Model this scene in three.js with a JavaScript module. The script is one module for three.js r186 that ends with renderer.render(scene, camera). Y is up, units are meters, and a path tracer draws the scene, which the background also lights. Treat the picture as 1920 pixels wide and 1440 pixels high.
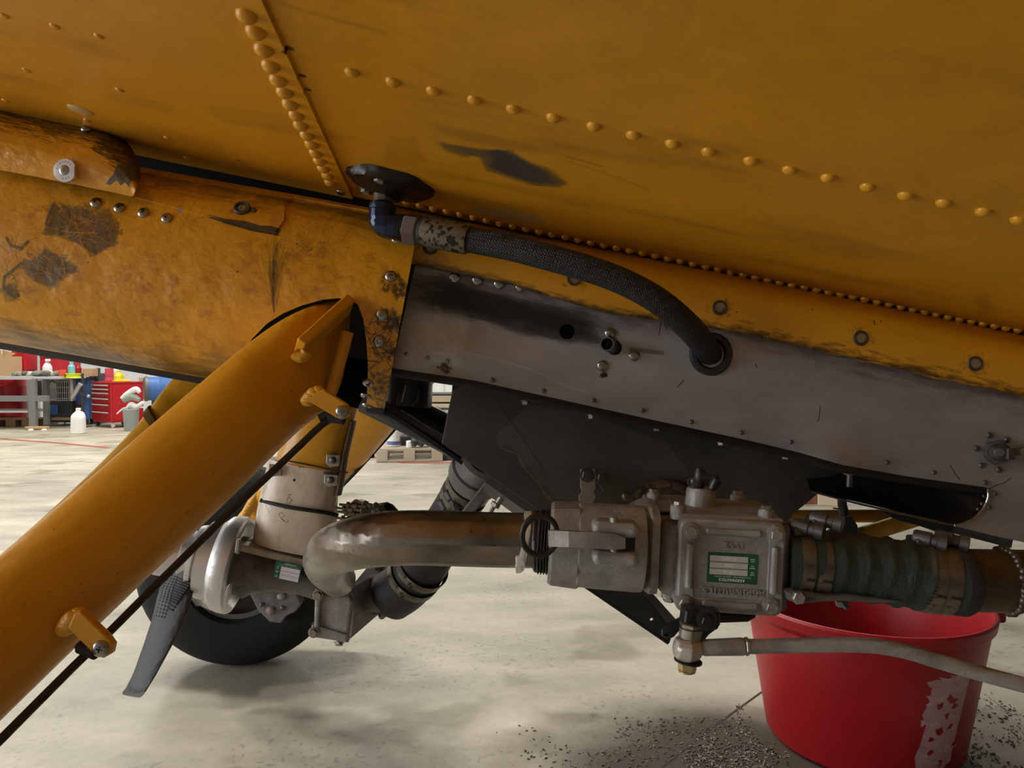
import * as THREE from 'three';
import { RoundedBoxGeometry } from 'three/addons/geometries/RoundedBoxGeometry.js';
import { TextGeometry } from 'three/addons/geometries/TextGeometry.js';
import { FontLoader } from 'three/addons/loaders/FontLoader.js';
import { RectAreaLightUniformsLib } from 'three/addons/lights/RectAreaLightUniformsLib.js';
import { mergeGeometries, mergeVertices, toCreasedNormals } from 'three/addons/utils/BufferGeometryUtils.js';
import { Brush, Evaluator, SUBTRACTION } from 'three-bvh-csg';

// ---------------------------------------------------------------- camera, sky, light, exposure
const F = 1387, CX = 960, CY = 720, CAMH = 1.015, PITCH = Math.atan(30 / F);
const scene = new THREE.Scene();
const camera = new THREE.PerspectiveCamera(2 * Math.atan(720 / F) * 180 / Math.PI, 4 / 3, 0.02, 100);
camera.position.set(0, CAMH, 0);
camera.rotation.x = -PITCH;
const renderer = new THREE.WebGLRenderer({ antialias: true });
renderer.toneMapping = THREE.LinearToneMapping;
renderer.toneMappingExposure = 0.96;
renderer.shadowMap.enabled = true;
RectAreaLightUniformsLib.init();
scene.background = new THREE.Color(7.0, 7.1, 7.3);        // bright overcast sky outside the open hangar door

// ceiling lamps: [x, z, strength]
const LAMP_Y = 5.6, LAMPS = [[-5.0, -4.2, 150, 1.0, 0.4], [-1.7, -3.3, 165, 0.5, 0.3], [-3.3, -3.7, 190, 0.5, 0.3], [-5.8, -8.4, 75, 1.2, 0.5], [-1.2, -11.4, 80, 1.2, 0.5], [-6.2, -11.6, 115, 1.2, 0.5], [3.6, -11.0, 90, 1.2, 0.5]]; // x, z, strength, length, width

// ---------------------------------------------------------------- small helpers
const V = (x, y, z) => new THREE.Vector3(x, y, z);
const XA = V(1, 0, 0);
const camVec = (v) => v.applyAxisAngle(XA, -PITCH);
// point seen at pixel (px, py) of the 1920 x 1440 photograph, d metres in front of the camera
const P = (px, py, d) => { const v = camVec(V((px - CX) / F * d, -(py - CY) / F * d, -d)); v.y += CAMH; return v; };
const S = (px, d) => px * d / F;
const G = (px, py) => { const r = P(px, py, 1).sub(V(0, CAMH, 0)); return r.multiplyScalar(-CAMH / r.y).add(V(0, CAMH, 0)); }; // on the floor
const lerp = (a, b, t) => a + (b - a) * t;
const clamp = (x, a, b) => Math.min(b, Math.max(a, x));
const sstep = (a, b, x) => { const t = clamp((x - a) / (b - a), 0, 1); return t * t * (3 - 2 * t); };
function rng(seed) { let s = seed >>> 0; return () => { s = (s + 0x6D2B79F5) | 0; let t = Math.imul(s ^ (s >>> 15), 1 | s); t = (t + Math.imul(t ^ (t >>> 7), 61 | t)) ^ t; return ((t ^ (t >>> 14)) >>> 0) / 4294967296; }; }
const interp = (pts, x) => { // piecewise linear table
  if (x <= pts[0][0]) return pts[0][1];
  for (let i = 1; i < pts.length; i++) if (x <= pts[i][0]) return lerp(pts[i - 1][1], pts[i][1], (x - pts[i - 1][0]) / (pts[i][0] - pts[i - 1][0]));
  return pts[pts.length - 1][1];
};
const smoothTab = (pts, x) => { // smooth table
  if (x <= pts[0][0]) return pts[0][1];
  const n = pts.length;
  for (let i = 1; i < n; i++) if (x <= pts[i][0]) {
    const p0 = pts[Math.max(0, i - 2)], p1 = pts[i - 1], p2 = pts[i], p3 = pts[Math.min(n - 1, i + 1)];
    const t = (x - p1[0]) / (p2[0] - p1[0]), m1 = (p2[1] - p0[1]) / (p2[0] - p0[0] || 1) * (p2[0] - p1[0]), m2 = (p3[1] - p1[1]) / (p3[0] - p1[0] || 1) * (p2[0] - p1[0]);
    const t2 = t * t, t3 = t2 * t;
    return (2 * t3 - 3 * t2 + 1) * p1[1] + (t3 - 2 * t2 + t) * m1 + (-2 * t3 + 3 * t2) * p2[1] + (t3 - t2) * m2;
  }
  return pts[n - 1][1];
};
function hash2(x, y, s) { let h = Math.imul(x, 374761393) ^ Math.imul(y, 668265263) ^ Math.imul(s, 2147483647 ^ 0x5bd1e995); h = Math.imul(h ^ (h >>> 13), 1274126177); return ((h ^ (h >>> 16)) >>> 0) / 4294967296; }
function vnoise(x, y, s, per = 0) {
  let xi = Math.floor(x), yi = Math.floor(y); const xf = x - xi, yf = y - yi;
  const u = xf * xf * (3 - 2 * xf), v = yf * yf * (3 - 2 * yf);
  let x1 = xi + 1, y1 = yi + 1;
  if (per) { xi = ((xi % per) + per) % per; yi = ((yi % per) + per) % per; x1 = ((x1 % per) + per) % per; y1 = ((y1 % per) + per) % per; }
  return lerp(lerp(hash2(xi, yi, s), hash2(x1, yi, s), u), lerp(hash2(xi, y1, s), hash2(x1, y1, s), u), v);
}
function fbm(x, y, oct, s = 1, per = 0) { let a = 0.5, r = 0, n = 0; for (let i = 0; i < oct; i++) { r += a * vnoise(x, y, s + i * 17, per); n += a; a *= 0.5; x *= 2; y *= 2; per *= 2; } return r / n; }

// names and groups
const used = new Map(), baseOf = new WeakMap();
function numbered(name) { const n = used.get(name) || 0; used.set(name, n + 1); return n ? name + '_' + String(n).padStart(3, '0') : name; }
function thing(name, label, category, base, group) {
  const o = new THREE.Group(); o.name = numbered(name); o.position.copy(base || V(0, 0, 0)); scene.add(o);
  o.userData = { label, category }; if (group) o.userData.group = group;
  baseOf.set(o, o.position.clone()); return o;
}
// part or sub-part: geometry in world coordinates
function part(parent, name, geo, mat, label) {
  const b = baseOf.get(parent) || V(0, 0, 0);
  if (Array.isArray(geo)) geo = merge(geo);
  geo.translate(-b.x, -b.y, -b.z);
  const m = new THREE.Mesh(geo, mat); m.name = name; m.castShadow = m.receiveShadow = true; parent.add(m); baseOf.set(m, b);
  if (label) m.userData.label = label; return m;
}
// shared geometry placed at pos with its +Z turned to n
function place(parent, name, geo, mat, pos, n = V(0, 0, 1), spin = 0, scale = 1) {
  const b = baseOf.get(parent) || V(0, 0, 0);
  const m = new THREE.Mesh(geo, mat); m.name = name; m.castShadow = m.receiveShadow = true;
  m.position.copy(pos).sub(b);
  m.quaternion.setFromUnitVectors(V(0, 0, 1), n.clone().normalize()).multiply(new THREE.Quaternion().setFromAxisAngle(V(0, 0, 1), spin));
  m.scale.setScalar(scale); parent.add(m); return m;
}
function single(name, label, category, geo, mat, group) {
  if (Array.isArray(geo)) geo = merge(geo);
  geo.computeBoundingBox(); const c = geo.boundingBox.getCenter(V(0, 0, 0)); c.y = geo.boundingBox.min.y;
  geo.translate(-c.x, -c.y, -c.z);
  const m = new THREE.Mesh(geo, mat); m.name = numbered(name); m.position.copy(c); m.castShadow = m.receiveShadow = true; scene.add(m);
  m.userData = { label, category }; if (group) m.userData.group = group; return m;
}
function struct(name, geo, mat) {
  if (Array.isArray(geo)) geo = merge(geo);
  const m = new THREE.Mesh(geo, mat); m.name = name; m.userData = { kind: 'structure' }; m.castShadow = m.receiveShadow = true; scene.add(m); return m;
}
function merge(list) {
  const l = list.flat(3).map((g) => { let h = g.index ? g.toNonIndexed() : g; for (const k of Object.keys(h.attributes)) if (!['position', 'normal', 'uv'].includes(k)) h.deleteAttribute(k); if (!h.attributes.uv) h.setAttribute('uv', new THREE.Float32BufferAttribute(new Float32Array(h.attributes.position.count * 2), 2)); return h; });
  const g = mergeGeometries(l); return g;
}
// surface through rings of points (same count), closed around
function loft(rings, { cap = true, crease = 0.7, open = false } = {}) {
  const n = rings[0].length, pos = [], uv = [], idx = [];
  let L = 0;
  const w = n + (open ? 0 : 1);
  rings.forEach((r, i) => {
    if (i) { let s = 0; for (let k = 0; k < n; k += Math.max(1, n >> 3)) s = Math.max(s, r[k].distanceTo(rings[i - 1][k])); L += s; }
    let C = 0;
    for (let k = 0; k < w; k++) { const p = r[k % n]; if (k) C += p.distanceTo(r[(k - 1) % n]); pos.push(p.x, p.y, p.z); uv.push(C, L); }
  });
  for (let i = 0; i + 1 < rings.length; i++) for (let k = 0; k + 1 < w; k++) { const a = i * w + k, b = a + 1, c = a + w, d = c + 1; idx.push(a, b, d, a, d, c); }
  if (cap && !open) for (const [i, f] of [[0, 1], [rings.length - 1, 0]]) {
    const r = rings[i], c = V(0, 0, 0); r.forEach((p) => c.add(p)); c.divideScalar(n);
    if (r[0].distanceTo(c) < 1e-6) continue;
    const o = pos.length / 3; pos.push(c.x, c.y, c.z); uv.push(0, 0);
    r.forEach((p) => { pos.push(p.x, p.y, p.z); uv.push(p.x - c.x, p.y - c.y); });
    for (let k = 0; k < n; k++) { const a = o + 1 + k, b = o + 1 + (k + 1) % n; f ? idx.push(o, b, a) : idx.push(o, a, b); }
  }
  return finish(pos, uv, idx, crease);
}
function finish(pos, uv, idx, crease = 0.7) {
  const p = [], u = [];
  for (let t = 0; t < idx.length; t += 3) { // drop needles
    const [a, b, c] = [idx[t], idx[t + 1], idx[t + 2]];
    const A = V(...pos.slice(a * 3, a * 3 + 3)), B = V(...pos.slice(b * 3, b * 3 + 3)), C = V(...pos.slice(c * 3, c * 3 + 3));
    if (B.clone().sub(A).cross(C.clone().sub(A)).lengthSq() < 1e-22) continue;
    p.push(A.x, A.y, A.z, B.x, B.y, B.z, C.x, C.y, C.z); for (const k of [a, b, c]) u.push(uv[k * 2], uv[k * 2 + 1]);
  }
  const g = new THREE.BufferGeometry();
  g.setAttribute('position', new THREE.Float32BufferAttribute(p, 3));
  g.setAttribute('uv', new THREE.Float32BufferAttribute(u, 2));
  return toCreasedNormals(g, crease);
}
// make the outside face out: sign of the volume
function outward(g) {
  const a = g.attributes.position.array; let v = 0;
  for (let i = 0; i < a.length; i += 9) v += a[i] * (a[i + 4] * a[i + 8] - a[i + 5] * a[i + 7]) - a[i + 1] * (a[i + 3] * a[i + 8] - a[i + 5] * a[i + 6]) + a[i + 2] * (a[i + 3] * a[i + 7] - a[i + 4] * a[i + 6]);
  if (v < 0) { for (const [k, s] of [['position', 3], ['normal', 3], ['uv', 2]]) { const b = g.attributes[k].array; for (let i = 0; i < b.length; i += 3 * s) for (let j = 0; j < s; j++) { const t = b[i + s + j]; b[i + s + j] = b[i + 2 * s + j]; b[i + 2 * s + j] = t; } if (k === 'normal') for (let i = 0; i < b.length; i++) b[i] = -b[i]; } }
  return g;
}
const ring = (c, a, b, n = 24, e = 2) => { const r = []; for (let i = 0; i < n; i++) { const t = i / n * Math.PI * 2, x = Math.cos(t), y = Math.sin(t); r.push(c.clone().addScaledVector(a, Math.sign(x) * Math.abs(x) ** (2 / e)).addScaledVector(b, Math.sign(y) * Math.abs(y) ** (2 / e))); } return r; };
function perp(d) { const a = Math.abs(d.y) < 0.9 ? V(0, 1, 0) : V(1, 0, 0); const u = a.clone().cross(d).normalize(); return [u, d.clone().cross(u).normalize()]; }
// body of revolution: profile [[t, r], ...] along dir from p0
function rev(profile, p0, dir, n = 28, crease = 0.6, spin = 0, cap = true) {
  const d = dir.clone().normalize(); let [u, v] = perp(d);
  if (spin) { const c = Math.cos(spin), s = Math.sin(spin), u2 = u.clone().multiplyScalar(c).addScaledVector(v, s); v = d.clone().cross(u2); u = u2; }
  return outward(loft(profile.map(([t, r]) => ring(p0.clone().addScaledVector(d, t), u.clone().multiplyScalar(Math.max(r, 1e-5)), v.clone().multiplyScalar(Math.max(r, 1e-5)), n)), { crease, cap }));
}
const cyl = (a, b, r, n = 24, bev = 0) => { const d = b.clone().sub(a), L = d.length(); return rev(bev ? [[0, r - bev], [bev, r], [L - bev, r], [L, r - bev]] : [[0, r], [L, r]], a, d, n); };
const hex = (a, b, r, spin = 0) => { const d = b.clone().sub(a), L = d.length(), e = r * 0.1; return rev([[0, r - e], [e, r], [L - e, r], [L, r - e]], a, d, 6, 0.3, spin); };
function tube(pts, r, { n = 24, m = 48, cap = true, crease = 0.9, ell = 1, straight = false } = {}) {
  let path = pts;
  if (!straight) path = new THREE.CatmullRomCurve3(pts, false, 'centripetal').getPoints(m);
  const rings = []; let u = null;
  path.forEach((p, i) => {
    const d = (path[Math.min(i + 1, path.length - 1)].clone().sub(path[Math.max(i - 1, 0)])).normalize();
    if (!u) u = perp(d)[0]; else { u = u.clone().addScaledVector(d, -u.dot(d)).normalize(); }
    const v = d.clone().cross(u), q = typeof r === 'function' ? r(i / (path.length - 1)) : r;
    rings.push(ring(p, u.clone().multiplyScalar(q), v.multiplyScalar(q * ell), n));
  });
  return outward(loft(rings, { cap, crease }));
}
// box with rounded edges, centre c, size, axes
function rbox(c, w, h, d, r = 0.002, X = V(1, 0, 0), Y = V(0, 1, 0)) {
  const g = new RoundedBoxGeometry(w, h, d, 2, Math.min(r, w * 0.49, h * 0.49, d * 0.49));
  { const p = g.attributes.position, n = g.attributes.normal, uv = g.attributes.uv; for (let i = 0; i < p.count; i += 3) { const a = [0, 1, 2].map((k) => Math.abs(n.getComponent(i, k) + n.getComponent(i + 1, k) + n.getComponent(i + 2, k))), m = a.indexOf(Math.max(...a)), [s, t] = m === 0 ? [2, 1] : m === 1 ? [0, 2] : [0, 1]; for (let k = 0; k < 3; k++) uv.setXY(i + k, p.getComponent(i + k, s), p.getComponent(i + k, t)); } }
  const x = X.clone().normalize(), z = x.clone().cross(Y).normalize(), y = z.clone().cross(x);
  g.applyMatrix4(new THREE.Matrix4().makeBasis(x, y, z).setPosition(c)); return g;
}
// box whose front face fills a pixel rectangle at depth d
function pxBox(x0, y0, x1, y1, d, thick, r = 0.004) { const a = P(x0, y0, d), b = P(x1, y1, d); return rbox(V((a.x + b.x) / 2, (a.y + b.y) / 2, (a.z + b.z) / 2 - thick / 2), Math.abs(b.x - a.x), Math.abs(a.y - b.y), thick, r); }
// flat plate: outline in photo pixels at depth d, thickness away from the camera
function plate(pts, d, thick, { bevel = 0.0008, holes = [], curve = 10, seg = 2, smooth = false } = {}) {
  const q = ([x, y]) => new THREE.Vector2((x - CX) / F * d, -(y - CY) / F * d);
  const sh = new THREE.Shape(smooth ? new THREE.SplineCurve([...pts, pts[0]].map(q)).getPoints(pts.length * 6) : pts.map(q));
  for (const h of holes) sh.holes.push(new THREE.Path(h.map(q)));
  const g = new THREE.ExtrudeGeometry(sh, { depth: thick - 2 * bevel, bevelEnabled: bevel > 0, bevelSize: bevel, bevelThickness: bevel, bevelOffset: -bevel, bevelSegments: seg, curveSegments: curve });
  g.translate(0, 0, -d - thick + bevel);
  g.rotateX(-PITCH); g.translate(0, CAMH, 0); return g;
}
const circlePx = (x, y, r, n = 28, ry = r) => Array.from({ length: n }, (_, i) => [x + r * Math.cos(i / n * 2 * Math.PI), y + ry * Math.sin(i / n * 2 * Math.PI)]);
// closed shell between two grids front[i][j], back[i][j]
function shell(fr, bk, crease = 0.6) {
  const ni = fr.length, nj = fr[0].length, pos = [], uv = [], idx = [];
  for (const g of [fr, bk]) for (let i = 0; i < ni; i++) for (let j = 0; j < nj; j++) { const p = g[i][j]; pos.push(p.x, p.y, p.z); uv.push(0, 0); }
  const A = (i, j) => i * nj + j, B = (i, j) => ni * nj + i * nj + j;
  const quad = (a, b, c, d) => idx.push(a, b, c, a, c, d);
  for (let i = 0; i + 1 < ni; i++) for (let j = 0; j + 1 < nj; j++) { quad(A(i, j), A(i, j + 1), A(i + 1, j + 1), A(i + 1, j)); quad(B(i, j), B(i + 1, j), B(i + 1, j + 1), B(i, j + 1)); }
  for (let j = 0; j + 1 < nj; j++) { quad(A(0, j), B(0, j), B(0, j + 1), A(0, j + 1)); quad(A(ni - 1, j), A(ni - 1, j + 1), B(ni - 1, j + 1), B(ni - 1, j)); }
  for (let i = 0; i + 1 < ni; i++) { quad(A(i, 0), A(i + 1, 0), B(i + 1, 0), B(i, 0)); quad(A(i, nj - 1), B(i, nj - 1), B(i + 1, nj - 1), A(i + 1, nj - 1)); }
  return outward(finish(pos, uv, idx, crease));
}
const csg = new Evaluator(); csg.attributes = ['position', 'normal', 'uv']; csg.useGroups = false;
function subtract(a, b) {
  const f = (g) => { const x = g.index ? g.toNonIndexed() : g; const br = new Brush(x, M0); br.updateMatrixWorld(true); return br; };
  const r = csg.evaluate(f(a), f(b), SUBTRACTION).geometry; r.clearGroups(); return r;
}
const M0 = new THREE.MeshStandardMaterial();
// planar uv so that the canvas painter can work in a pixel box at depth d0: real, world-fixed coordinates
function uvBox(g, [x0, y0, x1, y1], d0) {
  const a = P(x0, y0, d0), b = P(x1, y1, d0), p = g.attributes.position, uv = new Float32Array(p.count * 2);
  for (let i = 0; i < p.count; i++) { uv[i * 2] = (p.getX(i) - a.x) / (b.x - a.x); uv[i * 2 + 1] = (p.getY(i) - b.y) / (a.y - b.y); }
  g.setAttribute('uv', new THREE.BufferAttribute(uv, 2)); return g;
}
function uvScale(g, k) { const u = g.attributes.uv; for (let i = 0; i < u.count; i++) u.setXY(i, u.getX(i) * k, u.getY(i) * k); return g; }
// uv from world position in metres / size
function uvWorld(g, size, ax = 'x', ay = 'y') { const p = g.attributes.position, uv = new Float32Array(p.count * 2), c = { x: 'getX', y: 'getY', z: 'getZ' }; for (let i = 0; i < p.count; i++) { uv[2 * i] = p[c[ax]](i) / size; uv[2 * i + 1] = p[c[ay]](i) / size; } g.setAttribute('uv', new THREE.BufferAttribute(uv, 2)); return g; }

// ---------------------------------------------------------------- textures and materials
const css = (r, g, b, a = 1) => `rgba(${r | 0},${g | 0},${b | 0},${a})`;
function canvasTex(w, h, paint, { srgb = true, repeat = false } = {}) {
  const c = document.createElement('canvas'); c.width = w; c.height = h; paint(c.getContext('2d'), w, h);
  const t = new THREE.CanvasTexture(c); if (srgb) t.colorSpace = THREE.SRGBColorSpace;
  if (repeat) t.wrapS = t.wrapT = THREE.RepeatWrapping; t.anisotropy = 8; return t;
}
// multiply the pixels of a canvas by / mix them with noise
function pixels(ctx, w, h, f) { const im = ctx.getImageData(0, 0, w, h), d = im.data; for (let y = 0; y < h; y++) for (let x = 0; x < w; x++) { const i = (y * w + x) * 4, o = f(x, y, d[i], d[i + 1], d[i + 2]); d[i] = clamp(o[0], 0, 255); d[i + 1] = clamp(o[1], 0, 255); d[i + 2] = clamp(o[2], 0, 255); d[i + 3] = 255; } ctx.putImageData(im, 0, 0); }
function noiseTex(w, f, { srgb = false } = {}) { // grey or colour, tiling
  const n = w * w, a = new Uint8Array(n * 4);
  for (let y = 0; y < w; y++) for (let x = 0; x < w; x++) { let o = f(x / w, y / w); if (!Array.isArray(o)) o = [o, o, o]; for (let k = 0; k < 3; k++) a[(y * w + x) * 4 + k] = clamp(o[k] * 255, 0, 255); a[(y * w + x) * 4 + 3] = 255; }
  const t = new THREE.DataTexture(a, w, w); t.wrapS = t.wrapT = THREE.RepeatWrapping; t.magFilter = THREE.LinearFilter; t.minFilter = THREE.LinearMipmapLinearFilter; t.generateMipmaps = true; if (srgb) t.colorSpace = THREE.SRGBColorSpace; t.needsUpdate = true; return t;
}
const rep = (t, k, l = k) => { const c = t.clone(); c.repeat.set(k, l); c.needsUpdate = true; return c; };
const std = (o) => new THREE.MeshStandardMaterial(o);
const lin = (r, g, b) => new THREE.Color().setRGB(r, g, b);
const T = {};
T.grain = noiseTex(256, (x, y) => fbm(x * 64, y * 64, 2, 5, 64));
T.blotch = noiseTex(256, (x, y) => fbm(x * 6, y * 6, 5, 9, 6));
T.cast = noiseTex(256, (x, y) => { const v = 0.82 + 0.4 * (fbm(x * 5, y * 5, 5, 31, 5) - 0.5) + 0.12 * (fbm(x * 60, y * 60, 2, 8, 60) - 0.5); return [v, v * 0.985, v * 0.96]; }, { srgb: true });
T.brush = noiseTex(256, (x, y) => 0.5 + 0.5 * (fbm(x * 4, y * 120, 3, 12, 4) - 0.5) + 0.5 * (fbm(x * 5, y * 5, 3, 14, 5) - 0.5));
T.dirtMetal = noiseTex(256, (x, y) => { const v = 0.55 + 0.8 * (fbm(x * 4, y * 4, 5, 71, 4) - 0.5) - 0.35 * sstep(0.62, 0.75, fbm(x * 20, y * 20, 3, 77, 20)); return [v, v * 0.95, v * 0.87]; }, { srgb: true });
for (const [t, k] of [[T.cast, 8], [T.grain, 8], [T.brush, 4], [T.dirtMetal, 8]]) t.repeat.set(k, k);
const YEL = [0.70, 0.325, 0.012];
const yc = () => lin(...YEL);
const M = {
  yellow: std({ color: yc(), roughness: 0.42, bumpMap: T.blotch, bumpScale: 0.0004 }),
  rivetYellow: std({ color: yc(), roughness: 0.36 }),
  steel: std({ color: lin(0.42, 0.40, 0.38), metalness: 0.9, roughness: 0.34, roughnessMap: T.brush }),
  screw: std({ color: lin(0.36, 0.35, 0.335), metalness: 1, roughness: 0.25 }),
  darkScrew: std({ color: lin(0.14, 0.13, 0.125), metalness: 0.8, roughness: 0.42 }),
  cast: std({ map: T.cast, color: lin(0.47, 0.468, 0.475), metalness: 0.2, roughness: 0.5, bumpMap: T.grain, bumpScale: 0.00035 }),
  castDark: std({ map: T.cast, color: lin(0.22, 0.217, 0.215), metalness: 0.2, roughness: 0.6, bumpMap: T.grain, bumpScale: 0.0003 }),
  alu: std({ color: lin(0.6, 0.6, 0.6), metalness: 0.85, roughness: 0.42, bumpMap: T.grain, bumpScale: 0.00015 }),
  zinc: std({ color: lin(0.52, 0.5, 0.46), metalness: 0.9, roughness: 0.38, map: rep(T.cast, 0.6) }),
  bolt: std({ color: lin(0.55, 0.54, 0.52), metalness: 0.6, roughness: 0.42, map: rep(T.cast, 0.6) }),
  blackGloss: std({ color: lin(0.012, 0.012, 0.013), roughness: 0.25, metalness: 0.1 }),
  black: std({ color: lin(0.012, 0.012, 0.012), roughness: 0.7 }),
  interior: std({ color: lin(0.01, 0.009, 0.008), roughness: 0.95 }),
  rubber: std({ color: lin(0.02, 0.02, 0.021), roughness: 0.65, bumpMap: T.grain, bumpScale: 0.0003 }),
  gunmetal: std({ color: lin(0.1, 0.095, 0.09), metalness: 0.7, roughness: 0.5 }),
  white: std({ color: lin(0.75, 0.75, 0.74), roughness: 0.5 }),
  brass: std({ color: lin(0.55, 0.42, 0.2), metalness: 0.9, roughness: 0.35 }),
};
// ---------------------------------------------------------------- the hangar: floor, walls, ceiling, door opening, lamps
const RX0 = -9.5, RX1 = 8.5, RZ0 = -15.5, RZ1 = 7, RH = 6.2, WT = 0.2;
{
  const N = 2048;
  // concrete, one texture over a 9 m square that repeats; marks near the aircraft on a slab of its own scale
  T.floor = canvasTex(N, N, (c, w, h) => {
    c.fillStyle = '#b5ae9c'; c.fillRect(0, 0, w, h);
    pixels(c, w, h, (x, y, r, g, b) => {
      const u = x / w, v = y / h;
      const big = fbm(u * 10, v * 10, 5, 3, 10) - 0.5, str = fbm(u * 14, v * 40, 4, 21, 14) - 0.5, fine = fbm(u * 300, v * 300, 2, 40, 300) - 0.5;
      const dark = sstep(0.60, 0.78, fbm(u * 16, v * 22, 4, 55, 16)), speck = sstep(0.80, 0.86, vnoise(u * 420, v * 420, 66, 420)) * sstep(0.5, 0.7, fbm(u * 12, v * 12, 3, 67, 12));
      const k = 1 + 0.32 * big + 0.3 * str + 0.07 * fine - 0.17 * dark - 0.12 * speck;
      return [r * k, g * k * (1 - 0.012 * dark), b * k * (1 - 0.05 * dark)];
    });
  }, { repeat: true });
  const fl = new THREE.BoxGeometry(RX1 - RX0 + 2 * WT, WT, RZ1 - RZ0 + 2 * WT); fl.translate((RX0 + RX1) / 2, -WT / 2, (RZ0 + RZ1) / 2);
  uvWorld(fl, 5.2, 'x', 'z');
  struct('floor', fl, std({ map: T.floor, roughness: 0.5, bumpMap: rep(T.blotch, 3), bumpScale: 0.0015 }));
  const wallM = std({ color: lin(0.8, 0.8, 0.8), roughness: 0.8 });
  const bx = (x0, y0, z0, x1, y1, z1) => { const g = new THREE.BoxGeometry(x1 - x0, y1 - y0, z1 - z0); g.translate((x0 + x1) / 2, (y0 + y1) / 2, (z0 + z1) / 2); return g; };
  // ribbed sheet cladding on the far wall
  const ribs = [bx(RX0 - WT, 0, RZ0 - WT, RX1 + WT, RH, RZ0)];
  for (let x = RX0 + 0.2; x < RX1; x += 0.3) ribs.push(bx(x, 0.05, RZ0, x + 0.07, RH, RZ0 + 0.03));
  struct('wall_back', ribs, wallM);
  struct('wall_front', bx(RX0 - WT, 0, RZ1, RX1 + WT, RH, RZ1 + WT), std({ color: lin(0.2, 0.2, 0.21), roughness: 0.8 }));
  struct('wall_right', bx(RX1, 0, RZ0, RX1 + WT, RH, RZ1), std({ color: lin(0.16, 0.16, 0.17), roughness: 0.8 }));
  // open hangar door in the left wall
  const DZ0 = -1.2, DZ1 = 5.2, DH = 4.4;
  struct('wall_left', [bx(RX0 - WT, 0, RZ0, RX0, RH, DZ0), bx(RX0 - WT, 0, DZ1, RX0, RH, RZ1), bx(RX0 - WT, DH, DZ0, RX0, RH, DZ1)], wallM);
  struct('ceiling', bx(RX0 - WT, RH, RZ0 - WT, RX1 + WT, RH + WT, RZ1 + WT), std({ color: lin(0.4, 0.4, 0.4), roughness: 0.9 }));
  // lamps
  for (const [x, z, I, lw, lh] of LAMPS) {
    const L = thing('ceiling_lamp', 'long white ceiling lamp hanging under the hangar roof out of sight', 'lamp', V(x, LAMP_Y, z), 'ceiling lamps of the hangar');
    part(L, 'housing', bx(x - lw / 2 - 0.02, LAMP_Y, z - lh / 2 - 0.02, x + lw / 2 + 0.02, LAMP_Y + 0.1, z + lh / 2 + 0.02), M.white);
    for (const k of [-0.4 * lw, 0.4 * lw]) part(L, 'rod', cyl(V(x + k, LAMP_Y + 0.09, z), V(x + k, RH, z), 0.008, 8), M.gunmetal);
    part(L, 'diffuser', bx(x - lw / 2, LAMP_Y - 0.012, z - lh / 2, x + lw / 2, LAMP_Y + 0.001, z + lh / 2), std({ color: 0xffffff, emissive: 0xffffff, emissiveIntensity: 2, roughness: 0.5 }));
    const r = new THREE.RectAreaLight(new THREE.Color(1, 0.965, 0.90), I, lw, lh);
    r.position.set(x, LAMP_Y - 0.02, z); r.lookAt(x, 0, z); r.castShadow = true; scene.add(r);
  }
  // red floor line and the joint in the slab
  const lineM = std({ color: lin(0.55, 0.12, 0.09), roughness: 0.7, map: T.cast });
  const strip = (pts, w, y = 0.0015) => { const r = pts.map((p, i) => { const d = pts[Math.min(i + 1, pts.length - 1)].clone().sub(pts[Math.max(i - 1, 0)]).normalize(), n = V(-d.z, 0, d.x); return [p.clone().addScaledVector(n, w / 2).setY(0), p.clone().addScaledVector(n, w / 2).setY(y), p.clone().addScaledVector(n, -w / 2).setY(y), p.clone().addScaledVector(n, -w / 2).setY(0)]; }); return outward(loft(r, { crease: 0.5 })); };
  struct('trim_1', strip([G(-160, 815), G(0, 823), G(100, 830), G(205, 840)], 0.1), lineM);
  struct('trim_2', strip([G(690, 856), G(760, 868), G(880, 868), G(1000, 866)], 0.09), lineM);
  struct('trim_3', strip([G(1240, 1440), G(1330, 1368), G(1425, 1300), G(1500, 1246)], 0.006, 0.0012), std({ color: lin(0.06, 0.05, 0.04), roughness: 1 }));
}
// ---------------------------------------------------------------- wing, cowl, fuselage side
// wing plane: edge along the fuselage through two points, span towards the camera
const WA = P(660, 363, 0.85), WB = P(1920, 619, 0.84);
const wc = WB.clone().sub(WA).normalize();                                   // chord, aft
const ws = P(889, 775, 1).sub(V(0, CAMH, 0)).normalize().multiplyScalar(-1); // span, outboard to the camera
const wn = wc.clone().cross(ws).normalize(); if (wn.y > 0) wn.negate();      // out of the underside
const W = (px, py) => { const o = V(0, CAMH, 0), r = P(px, py, 1).sub(o); return o.addScaledVector(r, WA.clone().sub(V(0, CAMH, 0)).dot(wn) / r.dot(wn)); };
const wab = (p) => { const q = p.clone().sub(WA), cs = wc.dot(ws), a1 = q.dot(wc), b1 = q.dot(ws), k = 1 - cs * cs; return [(a1 - cs * b1) / k, (b1 - cs * a1) / k]; };
const wpt = (a, b, h = 0) => WA.clone().addScaledVector(wc, a).addScaledVector(ws, b).addScaledVector(wn, h);

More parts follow.
